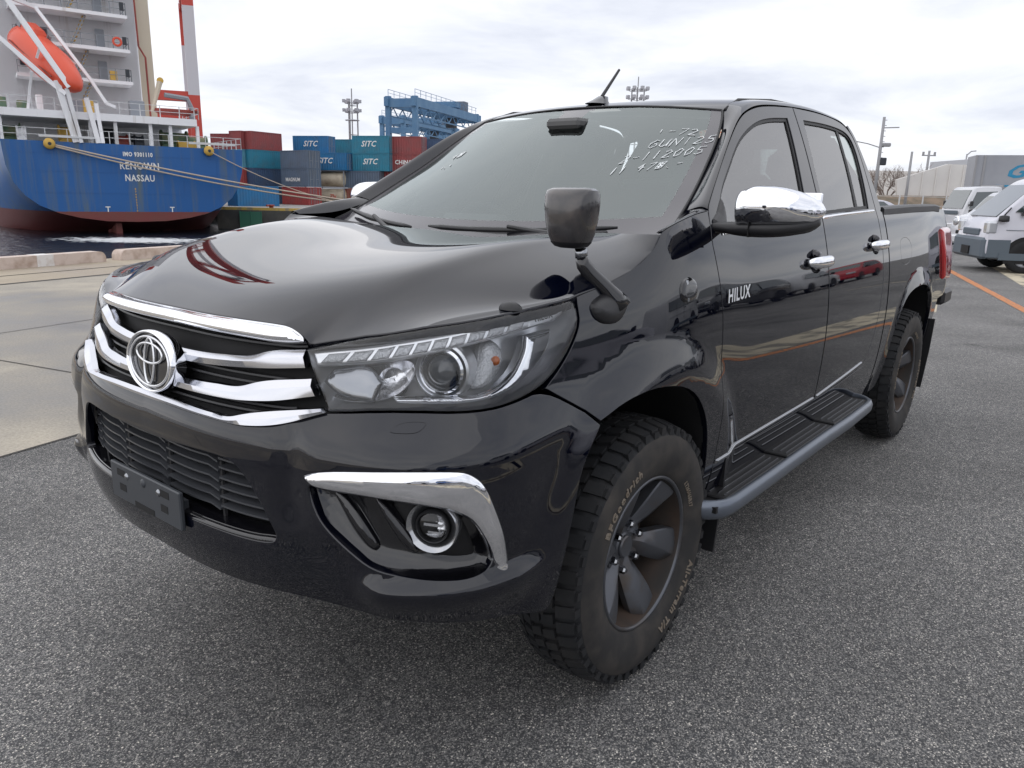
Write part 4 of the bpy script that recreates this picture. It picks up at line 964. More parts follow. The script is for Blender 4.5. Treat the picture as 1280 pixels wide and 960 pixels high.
# ---------------------------------------------------------------- door mirrors
def shell(parent, name, m, ys, zlo, zhi, dx, xc, mir, p=2.6, nseg=28, cut=None):
    V = []; n = len(ys)
    for i in range(n):
        zc, hz = (zlo[i]+zhi[i])/2, (zhi[i]-zlo[i])/2
        for j in range(nseg):
            a = 2*PI*j/nseg; ca, sa = math.cos(a), math.sin(a)
            x = xc[i]+dx[i]*math.copysign(abs(ca)**(2/p), ca); z = zc+hz*math.copysign(abs(sa)**(2/p), sa); V.append((x, mir*ys[i], z))
    F = []
    for i in range(n-1):
        for j in range(nseg):
            q = (i*nseg+j, i*nseg+(j+1) % nseg, (i+1)*nseg+(j+1) % nseg, (i+1)*nseg+j); F.append(q if mir < 0 else q[::-1])
    F += [tuple(range(nseg))[::(-1 if mir < 0 else 1)], tuple(range((n-1)*nseg, n*nseg))[::(1 if mir < 0 else -1)]]
    return mk(name, V, F, m, parent, smooth=True, sharp=60)
def smoothk(ks, vs, n=24):
    t = np.linspace(ks[0], ks[-1], n); return t, [np.interp(t, ks, v) if False else pch(np.array(ks), np.array(v), t) for v in vs]
for mir in (1, -1):
    mm = bpy.data.objects.new('door_mirror', None); COL.objects.link(mm); mm.parent = T
    if mir < 0: mm.location = (-.14, .075, 0)
    ks = [.886, .893, .925, .98, 1.045, 1.093, 1.118, 1.128]
    y, (zl, zh, dx, xc) = smoothk(ks, [[1.325, 1.312, 1.308, 1.310, 1.315, 1.322, 1.332, 1.350], [1.368, 1.392, 1.418, 1.424, 1.416, 1.397, 1.380, 1.362], [.015, .045, .068, .075, .072, .055, .032, .008], [-.455, -.445, -.43, -.42, -.425, -.445, -.465, -.48]], 30)
    cap = shell(mm, 'chrome_cap', 'chrome', y, zl, zh, dx, xc, mir, 2.5)
    ks = [.80, .86, .90, .95, 1.00, 1.06, 1.105, 1.12]
    y, (zl, zh, dx, xc) = smoothk(ks, [[1.285, 1.284, 1.278, 1.276, 1.278, 1.287, 1.302, 1.315], [1.318, 1.318, 1.320, 1.324, 1.328, 1.330, 1.332, 1.334], [.05, .05, .055, .062, .066, .055, .03, .008], [-.42, -.425, -.435, -.435, -.435, -.445, -.46, -.47]], 26)
    shell(mm, 'base', 'black', y, zl, zh, dx, xc, mir, 2.8)
    panel('mirror_foot', [c_((2.045, 1.285)), c_((2.13, 1.30)), (2.155, 1.335), c_((2.16, 1.385)), c_((2.10, 1.345)), c_((2.05, 1.325))], 'black', mm, mir, off=.001, dome=(.012, .02), res=.02, flange=.02)
    b = MB().box((-.502, mir*1.01, 1.367), (.01, .20, .08), ch=.004); b.build('mirror_glass', 'chrome', mm)
    MB().box((-.437, mir*.948, 1.300), (.135, .002, .045)).build('fold_seam', 'matte', mm)
# ---------------------------------------------------------------- parking mirror on the left wing
fm = bpy.data.objects.new('wing_mirror', None); COL.objects.link(fm); fm.parent = T
V = []; n = 26; zs = [1.262, 1.266, 1.276, 1.295, 1.325, 1.36, 1.386, 1.398, 1.403, 1.405]; hw = [.028, .040, .049, .056, .062, .066, .0665, .064, .054, .028]; hd = [.02, .032, .040, .048, .054, .056, .052, .045, .034, .012]
for z, w, d_ in zip(zs, hw, hd):
    for j in range(n):
        a = 2*PI*j/n; ca, sa = math.cos(a), math.sin(a); p_ = 3.2
        V.append((.262+d_*math.copysign(abs(ca)**(2/p_), ca)*(1 if ca > 0 else .7), .765+w*math.copysign(abs(sa)**(2/p_), sa), z))
F = [(i*n+j, i*n+(j+1) % n, (i+1)*n+(j+1) % n, (i+1)*n+j) for i in range(len(zs)-1) for j in range(n)]+[tuple(range(n))[::-1], tuple(range((len(zs)-1)*n, len(zs)*n))]
mk('housing', V, F, 'dusty', fm, smooth=True, sharp=50)
V = [(x_*1.0, y_, z_) for x_, y_, z_ in V[:3*n]]; Vb = np.array(V); Vb[:, :2] = (Vb[:, :2]-[.262, .765])*1.02+[.262, .765]
mk('lower_band', Vb, [(i*n+j, i*n+(j+1) % n, (i+1)*n+(j+1) % n, (i+1)*n+j) for i in range(2) for j in range(n)]+[tuple(range(n))[::-1]], 'black', fm, smooth=True, sharp=50)
MB().tube([(.252, .786, 1.262), (.252, .788, 1.238)], .0155, 12).build('neck', 'dchrome', fm, smooth=True)
MB().tube([(.252, .788, 1.240), (.248, .792, 1.222), (.235, .805, 1.200), (.205, .828, 1.165), (.185, .842, 1.140), (.172, .850, 1.118)], [.016, .018, .020, .023, .028, .036], 14).build('arm', 'gloss', fm, smooth=True)
panel('foot', [(1.375, 1.13), (1.40, 1.085), (1.47, 1.075), (1.515, 1.115), (1.525, 1.145), (1.48, 1.158), (1.42, 1.15)], 'black', fm, 1, off=.0, dome=(.022, .035), res=.012, flange=.01, edge=.008)
# ---------------------------------------------------------------- badge, wing indicator
fz = lambda V: skin(2.165+V[:, 0], 1.093+V[:, 1]+V[:, 0]*.02, .0045+V[:, 2])
text_on('door_badge', 'HILUX', .056, 'badge', T, fz, .0014, .0, shear=.25, spacing=1.14)
fz = lambda V: skin(2.165-V[:, 0], 1.093+V[:, 1]-V[:, 0]*.0, .0045+V[:, 2])*[1, -1, 1]
text_on('door_badge', 'HILUX', .056, 'badge', T, fz, .0014, .0, shear=.25, spacing=1.14)
for mir in (1, -1):
    si = panel('side_indicator', [(1.775, 1.140), (1.79, 1.163), (1.835, 1.170), (1.868, 1.158), (1.872, 1.125), (1.855, 1.104), (1.80, 1.098), (1.777, 1.112)], 'gloss', T, mir, off=.001, dome=(.008, .02), res=.012, flange=.006, edge=.008)
    panel('divider', [c_((1.800, 1.105)), c_((1.808, 1.105)), c_((1.812, 1.162)), c_((1.804, 1.162))], 'dchrome', si, mir, off=.0085, it=0, res=.02, flange=.004)
# ---------------------------------------------------------------- cabin
def seat(x, y, w=.50):
    s_ = bpy.data.objects.new('seat', None); COL.objects.link(s_); s_.parent = T
    MB().box((x, y, .92), (.50, w, .16), ch=.05).build('cushion', 'seat', s_, smooth=False)
    a = math.radians(-16); R = [[math.cos(a), 0, -math.sin(a)], [0, 1, 0], [math.sin(a), 0, math.cos(a)]]
    R = np.array([[math.cos(.28), 0, -math.sin(.28)], [0, 1, 0], [math.sin(.28), 0, math.cos(.28)]])
    MB().box((x-.33, y, 1.18), (.13, w, .62), ch=.045, R=R).build('backrest', 'seat', s_)
    for hy in ([y] if w < .8 else [y-.38, y+.38]): MB().box((x-.44, hy, 1.555), (.09, .25, .15), ch=.035, R=R).build('headrest', 'seat', s_)
seat(-1.02, .37); seat(-1.02, -.37); seat(-1.82, 0, 1.25)
MB().box((-.50, 0, 1.16), (.42, 1.44, .22), ch=.06).box((-.30, 0, 1.19), (.36, 1.38, .06), ch=.02).box((-.66, -.37, 1.27), (.10, .34, .06), ch=.025).build('dashboard', 'trim', T)
st = bpy.data.objects.new('steering_wheel', None); COL.objects.link(st); st.parent = T; st.location = (-.78, -.37, 1.17); st.rotation_euler = (0, math.radians(-65), 0)
MB().tube([(.185*math.cos(t), .185*math.sin(t), 0) for t in np.linspace(0, 2*PI, 32, endpoint=False)], .015, 8, close=True).build('rim', 'matte', st, smooth=True)
MB().lathe([(0, .03), (.06, .02), (.07, -.02)], 16, (0, 0, 0), 'z').box((0, .10, 0), (.04, .16, .015)).box((0, -.10, 0), (.04, .16, .015)).build('hub', 'trim', st)
MB().box((-1.35, 0, .78), (2.0, 1.55, .04)).build('cabin_floor', 'trim', T)
for sy in (1, -1):
    MB().box((-.95, sy*.80, 1.04), (1.0, .05, .46), ch=.01).build('door_trim', 'trim', T); MB().box((-1.85, sy*.80, 1.04), (.72, .05, .5), ch=.01).build('door_trim', 'trim', T)
    MB().tube([(-1.46, sy*.77, 1.2), (-1.53, sy*.575, 1.70)], .035, 6).build('inner_pillar', 'trim', T)
hl = [[(p[0]-.02 if k2 == 0 else p[0], p[1]*1.0, p[2]-.035) for p in r] for k2, r in enumerate(rn)]
patch('headliner', hl, 'liner', T, 16, 20)
# ---------------------------------------------------------------- marker writing on the screen
ztab = wf(np.linspace(0, 7, 80), np.full(80, 5.0))[:, 2]
def on_glass(y, z, off=.002):
    u_ = float(np.interp(z, ztab, np.linspace(0, 7, 80))); ye = wf(np.array([u_]), np.array([6.]))[0][1]; v_ = 3+3*y/ye
    p = wf(np.array([u_]), np.array([v_]))[0]; return p+np.array([.5, .1, .86])*off
GL = {'G': [[(.9, .85), (.5, 1), (.1, .6), (.15, .15), (.5, 0), (.95, .2), (.9, .5), (.55, .45)]], 'U': [[(.05, 1), (.1, .2), (.5, 0), (.85, .25), (.9, 1)], [(.9, .6), (.95, 0)]], 'N': [[(.05, 0), (.1, 1)], [(.1, 1), (.8, .1)], [(.8, 0), (.9, 1)]],
      '1': [[(.4, 1), (.5, 0)]], '2': [[(.1, .8), (.5, 1), (.85, .7), (.1, 0), (.95, .05)]], '5': [[(.9, 1), (.2, .95), (.15, .55), (.7, .55), (.85, .2), (.4, 0), (.05, .1)]], '0': [[(.5, 1), (.1, .6), (.3, 0), (.8, .2), (.85, .8), (.5, 1)]],
      '-': [[(.1, .5), (.8, .55)]], '7': [[(.1, .9), (.9, 1), (.4, 0)]], '#': [[(.1, .9), (.9, 1), (.85, .1), (.15, 0), (.1, .9)], [(.2, .6), (.8, .7)], [(.2, .3), (.8, .4)], [(.5, .95), (.45, .05)], [(.2, .8), (.8, .2)]], '.': [[(.3, .1), (.6, .0)]], '4': [[(.6, 1), (.1, .4), (.9, .45)], [(.6, .7), (.6, 0)]], ' ': [], 'i': [[(.4, .6), (.5, .2)]]}
def write(s_, y0, z0, dy, dz, h, sl):
    wr = MB()
    for i, ch in enumerate(s_):
        for st_ in GL[ch]:
            P = []
            for (a, b_), (c, d_) in zip(st_[:-1], st_[1:]):
                for t in (0, .34, .67): P.append((a+(c-a)*t, b_+(d_-b_)*t))
            P.append(st_[-1]); Q = [on_glass(y0+i*dy+a*dy*.8, z0+i*dz+b_*h+a*dz+rng.uniform(-.0008, .0008)) for a, b_ in P]
            wr.tube(Q, [.0008+.0012*rng.random() for _ in Q], 4)
    tag(wr.build('marker_writing', 'marker', T), kind='stuff')
write('i-72', .425, 1.604, .036, .0, .026, 0)
write('GUN125', .440, 1.548, .0335, .0055, .030, 0)
write('2-112005', .395, 1.492, .0300, .0055, .030, 0)
write('11 47#.-', .395, 1.452, .0265, .0045, .026, 0)
write('4#', -.47, 1.515, .03, .008, .022, 0); write('i.i', -.46, 1.47, .02, .006, .02, 0)
V = [on_glass(.61+.045*math.cos(t)*(1+.1*math.sin(3*t)), 1.617+.020*math.sin(t)*(1+.15*math.sin(5*t)), -.003) for t in np.linspace(0, 2*PI, 24, endpoint=False)]
MB().add(V+[v+np.array([.001, 0, .002]) for v in V], [tuple(range(24)), tuple(range(24, 48))]).build('sticker', 'sticker', T)
# ================================================================ ground, quays, water
RX = np.array([math.sin(YAW), -math.cos(YAW)]); FX = np.array([math.cos(YAW), math.sin(YAW)]); FRZ = YAW-PI/2   # port frame: r to the right, d away
def Wp(r, d, z=0): p = np.array(CAM[:2])+RX*r+FX*d; return (float(p[0]), float(p[1]), float(z))
QO = np.array([-2.65, 3.76]); QD = np.array([.42, .9075]); QN = np.array([.9075, -.42])
def Qp(t, n, z=0): p = QO+QD*t+QN*n; return Wp(p[0], p[1], z)
def nodes(m): return m.node_tree.nodes, m.node_tree.links, m.node_tree.nodes['Principled BSDF']
def asphalt():
    m = mat('coarse_asphalt', (.1, .1, .1), .72); N, L, p = nodes(m); tc = N.new('ShaderNodeTexCoord')
    v = N.new('ShaderNodeTexVoronoi'); v.inputs['Scale'].default_value = 250; v.inputs['Randomness'].default_value = 1; L.new(tc.outputs['Object'], v.inputs[0])
    cr = N.new('ShaderNodeValToRGB'); cr.color_ramp.interpolation = 'LINEAR'; E = cr.color_ramp.elements
    E[0].position = 0; E[0].color = (.060, .061, .064, 1); E[1].position = 1; E[1].color = (.85, .80, .72, 1)
    for ps, c in ((.30, (.075, .077, .082)), (.50, (.172, .170, .168)), (.70, (.275, .268, .258)), (.91, (.345, .332, .315))): k = E.new(ps); k.color = (*c, 1)
    sp = N.new('ShaderNodeSeparateColor'); L.new(v.outputs['Color'], sp.inputs[0]); L.new(sp.outputs[0], cr.inputs[0])
    # bitumen joints between the stones
    v2 = N.new('ShaderNodeTexVoronoi'); v2.feature = 'DISTANCE_TO_EDGE'; v2.inputs['Scale'].default_value = 250; L.new(tc.outputs['Object'], v2.inputs[0])
    mr = N.new('ShaderNodeMapRange'); mr.inputs[1].default_value = .0; mr.inputs[2].default_value = .22; mr.inputs[3].default_value = .38; mr.inputs[4].default_value = 1; L.new(v2.outputs[0], mr.inputs[0])
    # broad tone: traffic polish and damp
    n = N.new('ShaderNodeTexNoise'); n.inputs['Scale'].default_value = .55; n.inputs['Detail'].default_value = 8; n.inputs['Roughness'].default_value = .6; L.new(tc.outputs['Object'], n.inputs[0])
    m2 = N.new('ShaderNodeMapRange'); m2.inputs[1].default_value = .3; m2.inputs[2].default_value = .7; m2.inputs[3].default_value = .74; m2.inputs[4].default_value = 1.28; L.new(n.outputs[0], m2.inputs[0])
    n3 = N.new('ShaderNodeTexNoise'); n3.inputs['Scale'].default_value = 22; n3.inputs['Detail'].default_value = 4; L.new(tc.outputs['Object'], n3.inputs[0])
    m3 = N.new('ShaderNodeMapRange'); m3.inputs[1].default_value = .3; m3.inputs[2].default_value = .7; m3.inputs[3].default_value = .84; m3.inputs[4].default_value = 1.16; L.new(n3.outputs[0], m3.inputs[0])
    a = N.new('ShaderNodeMath'); a.operation = 'MULTIPLY'; L.new(mr.outputs[0], a.inputs[0]); L.new(m2.outputs[0], a.inputs[1])
    a2 = N.new('ShaderNodeMath'); a2.operation = 'MULTIPLY'; L.new(a.outputs[0], a2.inputs[0]); L.new(m3.outputs[0], a2.inputs[1])
    vm = N.new('ShaderNodeVectorMath'); vm.operation = 'SCALE'; L.new(cr.outputs[0], vm.inputs[0]); L.new(a2.outputs[0], vm.inputs[3])
    n5 = N.new('ShaderNodeTexNoise'); n5.inputs['Scale'].default_value = .33; n5.inputs['Detail'].default_value = 5; n5.inputs['Distortion'].default_value = 1.2; L.new(tc.outputs['Object'], n5.inputs[0])
    m5 = N.new('ShaderNodeMapRange'); m5.inputs[1].default_value = .54; m5.inputs[2].default_value = .66; m5.inputs[3].default_value = 1; m5.inputs[4].default_value = .66; L.new(n5.outputs[0], m5.inputs[0])
    v6 = N.new('ShaderNodeTexVoronoi'); v6.feature = 'F1'; v6.inputs['Scale'].default_value = 1.1; L.new(tc.outputs['Object'], v6.inputs[0])
    m6 = N.new('ShaderNodeMapRange'); m6.inputs[1].default_value = .05; m6.inputs[2].default_value = .11; m6.inputs[3].default_value = .55; m6.inputs[4].default_value = 1; L.new(v6.outputs[0], m6.inputs[0])
    a4 = N.new('ShaderNodeMath'); a4.operation = 'MULTIPLY'; L.new(a2.outputs[0], a4.inputs[0]); L.new(m5.outputs[0], a4.inputs[1]); a5 = N.new('ShaderNodeMath'); a5.operation = 'MULTIPLY'; L.new(a4.outputs[0], a5.inputs[0]); L.new(m6.outputs[0], a5.inputs[1]); L.new(a5.outputs[0], vm.inputs[3])
    # pale scuffed paint remains
    n4 = N.new('ShaderNodeTexNoise'); n4.inputs['Scale'].default_value = 1.3; n4.inputs['Detail'].default_value = 10; n4.inputs['Roughness'].default_value = .75; n4.noise_dimensions = '4D'; n4.inputs['W'].default_value = 3.1; L.new(tc.outputs['Object'], n4.inputs[0])
    m4 = N.new('ShaderNodeMapRange'); m4.inputs[1].default_value = .66; m4.inputs[2].default_value = .80; m4.inputs[3].default_value = 0; m4.inputs[4].default_value = .45; L.new(n4.outputs[0], m4.inputs[0])
    mx = N.new('ShaderNodeMix'); mx.data_type = 'RGBA'; mx.inputs[7].default_value = (.40, .38, .34, 1); L.new(m4.outputs[0], mx.inputs[0]); L.new(vm.outputs[0], mx.inputs[6]); L.new(mx.outputs[2], p.inputs['Base Color'])
    b = N.new('ShaderNodeBump'); b.inputs['Strength'].default_value = .6; b.inputs['Distance'].default_value = .004
    s1 = N.new('ShaderNodeMath'); s1.operation = 'MINIMUM'; L.new(v2.outputs[0], s1.inputs[0]); s1.inputs[1].default_value = .3
    s2 = N.new('ShaderNodeMath'); s2.operation = 'MULTIPLY_ADD'; L.new(sp.outputs[1], s2.inputs[0]); s2.inputs[1].default_value = .25; L.new(s1.outputs[0], s2.inputs[2])
    L.new(s2.outputs[0], b.inputs['Height']); L.new(b.outputs[0], p.inputs['Normal'])
    return m
def concrete(name, c1, c2, stain=.5):
    m = mat(name, c1, .8); N, L, p = nodes(m); tc = N.new('ShaderNodeTexCoord')
    n = N.new('ShaderNodeTexNoise'); n.inputs['Scale'].default_value = .35; n.inputs['Detail'].default_value = 9; n.inputs['Roughness'].default_value = .62; L.new(tc.outputs['Object'], n.inputs[0])
    r = N.new('ShaderNodeMapRange'); r.inputs[1].default_value = .36; r.inputs[2].default_value = .62; L.new(n.outputs[0], r.inputs[0])
    mx = N.new('ShaderNodeMix'); mx.data_type = 'RGBA'; mx.inputs[6].default_value = (*c2, 1); mx.inputs[7].default_value = (*c1, 1); L.new(r.outputs[0], mx.inputs[0])
    n2 = N.new('ShaderNodeTexNoise'); n2.inputs['Scale'].default_value = 60; n2.inputs['Detail'].default_value = 6; n2.inputs['Roughness'].default_value = .7; L.new(tc.outputs['Object'], n2.inputs[0])
    r2 = N.new('ShaderNodeMapRange'); r2.inputs[1].default_value = .3; r2.inputs[2].default_value = .7; r2.inputs[3].default_value = .72; r2.inputs[4].default_value = 1.25; L.new(n2.outputs[0], r2.inputs[0])
    vm = N.new('ShaderNodeVectorMath'); vm.operation = 'SCALE'; L.new(mx.outputs[2], vm.inputs[0]); L.new(r2.outputs[0], vm.inputs[3]); L.new(vm.outputs[0], p.inputs['Base Color'])
    rr = N.new('ShaderNodeMapRange'); rr.inputs[1].default_value = .34; rr.inputs[2].default_value = .5; rr.inputs[3].default_value = .35; rr.inputs[4].default_value = .85; L.new(n.outputs[0], rr.inputs[0]); L.new(rr.outputs[0], p.inputs['Roughness'])
    b = N.new('ShaderNodeBump'); b.inputs['Strength'].default_value = .3; b.inputs['Distance'].default_value = .003; L.new(n2.outputs[0], b.inputs['Height']); L.new(b.outputs[0], p.inputs['Normal'])
    return m
M['asphalt'] = asphalt(); M['apron'] = concrete('apron_concrete', (.43, .385, .31), (.17, .165, .16))
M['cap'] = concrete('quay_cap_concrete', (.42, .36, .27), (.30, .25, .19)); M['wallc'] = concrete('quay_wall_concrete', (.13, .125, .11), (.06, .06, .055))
M['kerbp'] = mat('kerb_faded_paint', (.60, .50, .44), .7, noise=(5, (.40, .30, .24), .45, .70)); M['kerbw'] = mat('kerb_white_paint', (.72, .70, .68), .7, noise=(6, (.5, .42, .36), .5, .75))
M['orange_line'] = mat('orange_road_paint', (.55, .20, .06), .7, noise=(25, (.20, .13, .09), .50, .62, 10)); M['bay'] = mat('faded_bay_paint', (.52, .46, .34), .8, noise=(3, (.20, .185, .15), .46, .60, 10))
M['joint'] = mat('joint_sealant', (.05, .045, .04), .8)
def sheet(name, pts, m, z): 
    o = mk(name, [tuple(p[:2])+(z,) for p in pts], [tuple(range(len(pts)))], m, smooth=False)
    if o.data.polygons[0].normal.z < 0: o.data.flip_normals()
    o['kind'] = 'structure'; return o
sheet('asphalt_ground', [Qp(-90, -.0), Qp(-90, 3000), Qp(3000, 3000), Qp(3000, 0)], M['asphalt'], 0)
sheet('concrete_apron', [Qp(-90, -6.97), Qp(-90, -.0), Qp(3000, -.0), Qp(3000, -6.97)], M['apron'], 0)
sheet('quay_cap', [Qp(-90, -9.35), Qp(-90, -6.97), Qp(3000, -6.97), Qp(3000, -9.35)], M['cap'], 0)
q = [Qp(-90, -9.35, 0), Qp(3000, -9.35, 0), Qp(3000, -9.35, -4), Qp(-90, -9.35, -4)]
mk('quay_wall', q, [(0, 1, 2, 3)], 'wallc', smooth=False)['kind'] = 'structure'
def strip_(name, t0, n0, t1, n1, w, m, z): sheet(name, [Qp(t0, n0-w/2), Qp(t0, n0+w/2), Qp(t1, n1+w/2), Qp(t1, n1-w/2)], M[m], z)
strip_('edge_joint', -90, -6.97, 400, -6.97, .10, 'joint', .004); strip_('edge_joint', -90, -7.95, 400, -7.95, .05, 'joint', .004); strip_('edge_joint', -90, 0.0, 400, 0.0, .016, 'joint', .004)
# slab joints across the apron and along it
for t in (-9.0, -3.8, 1.4, 6.6, 11.8, 17, 22.2): strip_c = sheet('slab_joint', [Qp(t, -6.9), Qp(t+.014, -6.9), Qp(t+.014+.0, -.03), Qp(t, -.03)], M['joint'], .004)
strip_('slab_joint', -40, -3.4, 60, -3.4, .014, 'joint', .004)
# painted markings on the right
a_, b_ = Wp(9.1, 16.2), Wp(6.85, 10.25); dv = np.array([9.1-6.85, 16.2-10.25]); dv /= np.linalg.norm(dv); nvv = np.array([dv[1], -dv[0]])
def oline(name, o, t0, t1, w, m, z=.004):
    o = np.array(o); sheet(name, [Wp(*(o+dv*t0-nvv*w/2)), Wp(*(o+dv*t0+nvv*w/2)), Wp(*(o+dv*t1+nvv*w/2)), Wp(*(o+dv*t1-nvv*w/2))], M[m], z)
oline('orange_line', (9.1, 16.2), -34, 45, .13, 'orange_line')
o2 = np.array([9.1, 16.2])+dv*-12.5; sheet('orange_line', [Wp(*(o2)), Wp(*(o2+dv*.13)), Wp(*(o2+dv*.13+nvv*16)), Wp(*(o2+nvv*16))], M['orange_line'], .008)
strip_('bay_strip', -40, 6.75, 300, 6.75, .75, 'bay', .004)
for t in (14.2, 17.5, 21, 25.5, 30.5, 36): sheet('bay_line', [Qp(t, 7.2), Qp(t+.16, 7.2), Qp(t+1.9, 12.3), Qp(t+1.74, 12.3)], M['bay'], .006)
# kerb blocks
kerb = None
def kerb_block():
    L_, w, h, r = 3.42, .26, .19, .12; P = []
    for a in np.linspace(PI/2, 0, 6): P.append((L_/2-r+r*math.cos(a), h-r+r*math.sin(a)))
    P += [(L_/2, 0), (-L_/2, 0)]+[(-L_/2+r-r*math.cos(a), h-r+r*math.sin(a)) for a in np.linspace(0, PI/2, 6)]
    n = len(P); V = [(x, -w/2, z) for x, z in P]+[(x, -w/2+.03, z+.0) for x, z in P]; V = [(x, -w/2, z) for x, z in P]+[(x, w/2, z) for x, z in P]
    me = bpy.data.meshes.new('kerb_block'); me.from_pydata(V, [], [tuple(range(n)), tuple(range(n, 2*n))[::-1]]+[(i, i+n, (i+1) % n+n, (i+1) % n) for i in range(n)]); me.update(); me.materials.append(M['kerbp']); return me
km = kerb_block(); ang = math.atan2(*(np.array(Qp(1, 0))-np.array(Qp(0, 0)))[[1, 0]])
kw = MB().box((0, 0, .096), (.30, .268, .196)); kwm = None
kl = ['faded pinkish quay kerb block at the left edge of the photo', 'faded pinkish quay kerb block with rust streaks beside the truck bonnet', 'quay kerb block just behind the bonnet edge']
k0 = 3.89
for i in range(-1, 6):
    t = k0+i*3.74
    kb = link('kerb_block', km, None, None, Qp(t+1.87, -8.98, 0)); kb.rotation_euler = (0, 0, ang); kb['category'] = 'kerb block'; kb['group'] = 'kerb blocks along the quay edge'
    kb['label'] = ['kerb block just outside the left edge of the photo', 'nearest pinkish kerb block at the left edge of the photo, with a white painted band', 'rust streaked kerb block between the left one and the truck bonnet', 'third kerb block from the left, its end peeping out at the bonnet edge', 'fourth kerb block from the left, behind the bonnet', 'fifth kerb block from the left, behind the windscreen', 'sixth and farthest kerb block, behind the cab'][i+1]
    if i in (0, 3, 6): kw.build('white_band', 'kerbw', kb, loc=(.55, 0, 0))
# ---- water with foam behind the ship
def water():
    m = mat('harbour_water', (.006, .012, .018), .08); N, L, p = nodes(m); tc = N.new('ShaderNodeTexCoord')
    mp = N.new('ShaderNodeMapping'); mp.inputs['Scale'].default_value = (1, 1, 1); L.new(tc.outputs['Object'], mp.inputs[0])
    n = N.new('ShaderNodeTexNoise'); n.inputs['Scale'].default_value = .9; n.inputs['Detail'].default_value = 6; n.inputs['Roughness'].default_value = .6; L.new(mp.outputs[0], n.inputs[0])
    b = N.new('ShaderNodeBump'); b.inputs['Strength'].default_value = .9; b.inputs['Distance'].default_value = .35; L.new(n.outputs[0], b.inputs['Height']); L.new(b.outputs[0], p.inputs['Normal'])
    g = N.new('ShaderNodeVectorMath'); g.operation = 'DISTANCE'; L.new(tc.outputs['Object'], g.inputs[0]); g.inputs[1].default_value = (-30.8, 63.5, 0)
    sc = N.new('ShaderNodeVectorMath'); sc.operation = 'MULTIPLY'; sc.inputs[1].default_value = (.55, 1, 1); L.new(tc.outputs['Object'], sc.inputs[0]); L.new(sc.outputs[0], g.inputs[0]); g.inputs[1].default_value = (-30.8*.55, 63.5, 0)
    f = N.new('ShaderNodeMapRange'); f.inputs[1].default_value = 5.5; f.inputs[2].default_value = .5; L.new(g.outputs['Value'], f.inputs[0])
    n2 = N.new('ShaderNodeTexNoise'); n2.inputs['Scale'].default_value = 1.3; n2.inputs['Detail'].default_value = 8; n2.inputs['Roughness'].default_value = .7; L.new(tc.outputs['Object'], n2.inputs[0])
    a = N.new('ShaderNodeMath'); a.operation = 'MULTIPLY_ADD'; L.new(f.outputs[0], a.inputs[0]); a.inputs[1].default_value = .45; L.new(n2.outputs[0], a.inputs[2])
    r = N.new('ShaderNodeMapRange'); r.inputs[1].default_value = .68; r.inputs[2].default_value = .80; L.new(a.outputs[0], r.inputs[0])
    fm_ = N.new('ShaderNodeMath'); fm_.operation = 'MULTIPLY'; L.new(r.outputs[0], fm_.inputs[0]); gt = N.new('ShaderNodeMath'); gt.operation = 'GREATER_THAN'; L.new(f.outputs[0], gt.inputs[0]); gt.inputs[1].default_value = .02; L.new(gt.outputs[0], fm_.inputs[1])
    mx = N.new('ShaderNodeMix'); mx.data_type = 'RGBA'; mx.inputs[6].default_value = (.006, .012, .018, 1); mx.inputs[7].default_value = (.62, .64, .65, 1); L.new(fm_.outputs[0], mx.inputs[0]); L.new(mx.outputs[2], p.inputs['Base Color'])
    rr = N.new('ShaderNodeMapRange'); rr.inputs[3].default_value = .10; rr.inputs[4].default_value = .8; L.new(fm_.outputs[0], rr.inputs[0]); L.new(rr.outputs[0], p.inputs['Roughness'])
    return m
M['water'] = water()
wo_ = mk('water', [(-900, -60, 0), (300, -60, 0), (300, 1200, 0), (-900, 1200, 0)], [(0, 1, 2, 3)], 'water', smooth=False, loc=(CAM[0], CAM[1], -3.0), rot=(0, 0, FRZ)); wo_['kind'] = 'structure'
# ---- far quay
M['fq'] = concrete('far_quay_concrete', (.36, .35, .33), (.25, .24, .23))
mk('far_quay', [Wp(-32, 84, -1), Wp(60, 84, -1), Wp(60, 2500, -1), Wp(-900, 2500, -1), Wp(-900, 96, -1), Wp(-32, 96, -1)], [(0, 1, 2, 3, 4, 5)], 'fq', smooth=False)['kind'] = 'structure'
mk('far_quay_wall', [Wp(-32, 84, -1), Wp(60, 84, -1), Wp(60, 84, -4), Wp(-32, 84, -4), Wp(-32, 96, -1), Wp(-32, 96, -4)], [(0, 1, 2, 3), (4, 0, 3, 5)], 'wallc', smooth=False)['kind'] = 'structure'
M['yel'] = mat('yellow_kerb_paint', (.62, .42, .10), .6, noise=(2, (.35, .28, .16), .5, .65)); M['grn'] = mat('green_mesh', (.06, .20, .13), .7)
def pbox(name, label, cat, r, d, z, dims, m, rz=0, group=None, ch=0):
    o = MB().box((0, 0, dims[2]/2), dims, ch=ch).build(name, m, None, loc=Wp(r, d, z), rot=(0, 0, FRZ+rz)); return tag(o, label, cat, group)
pbox('quay_kerb', 'long yellow painted kerb on the edge of the far quay', 'kerb', 14, 84.2, -1, (91, .35, .28), 'yel')
gs = thing('green_ladder_guard', 'green mesh guard hanging down the far quay wall below the yellow kerb', 'guard', Wp(-28.3, 83.75, -3.2), FRZ)
b = MB().box((0, 0, 1.0), (2.3, .10, 2.1)); b.build('mesh_panel', 'grn', gs)
for x in (-1.15, 0, 1.15): MB().box((x, -.08, 1.0), (.08, .08, 2.2)).build('post', 'grn', gs)
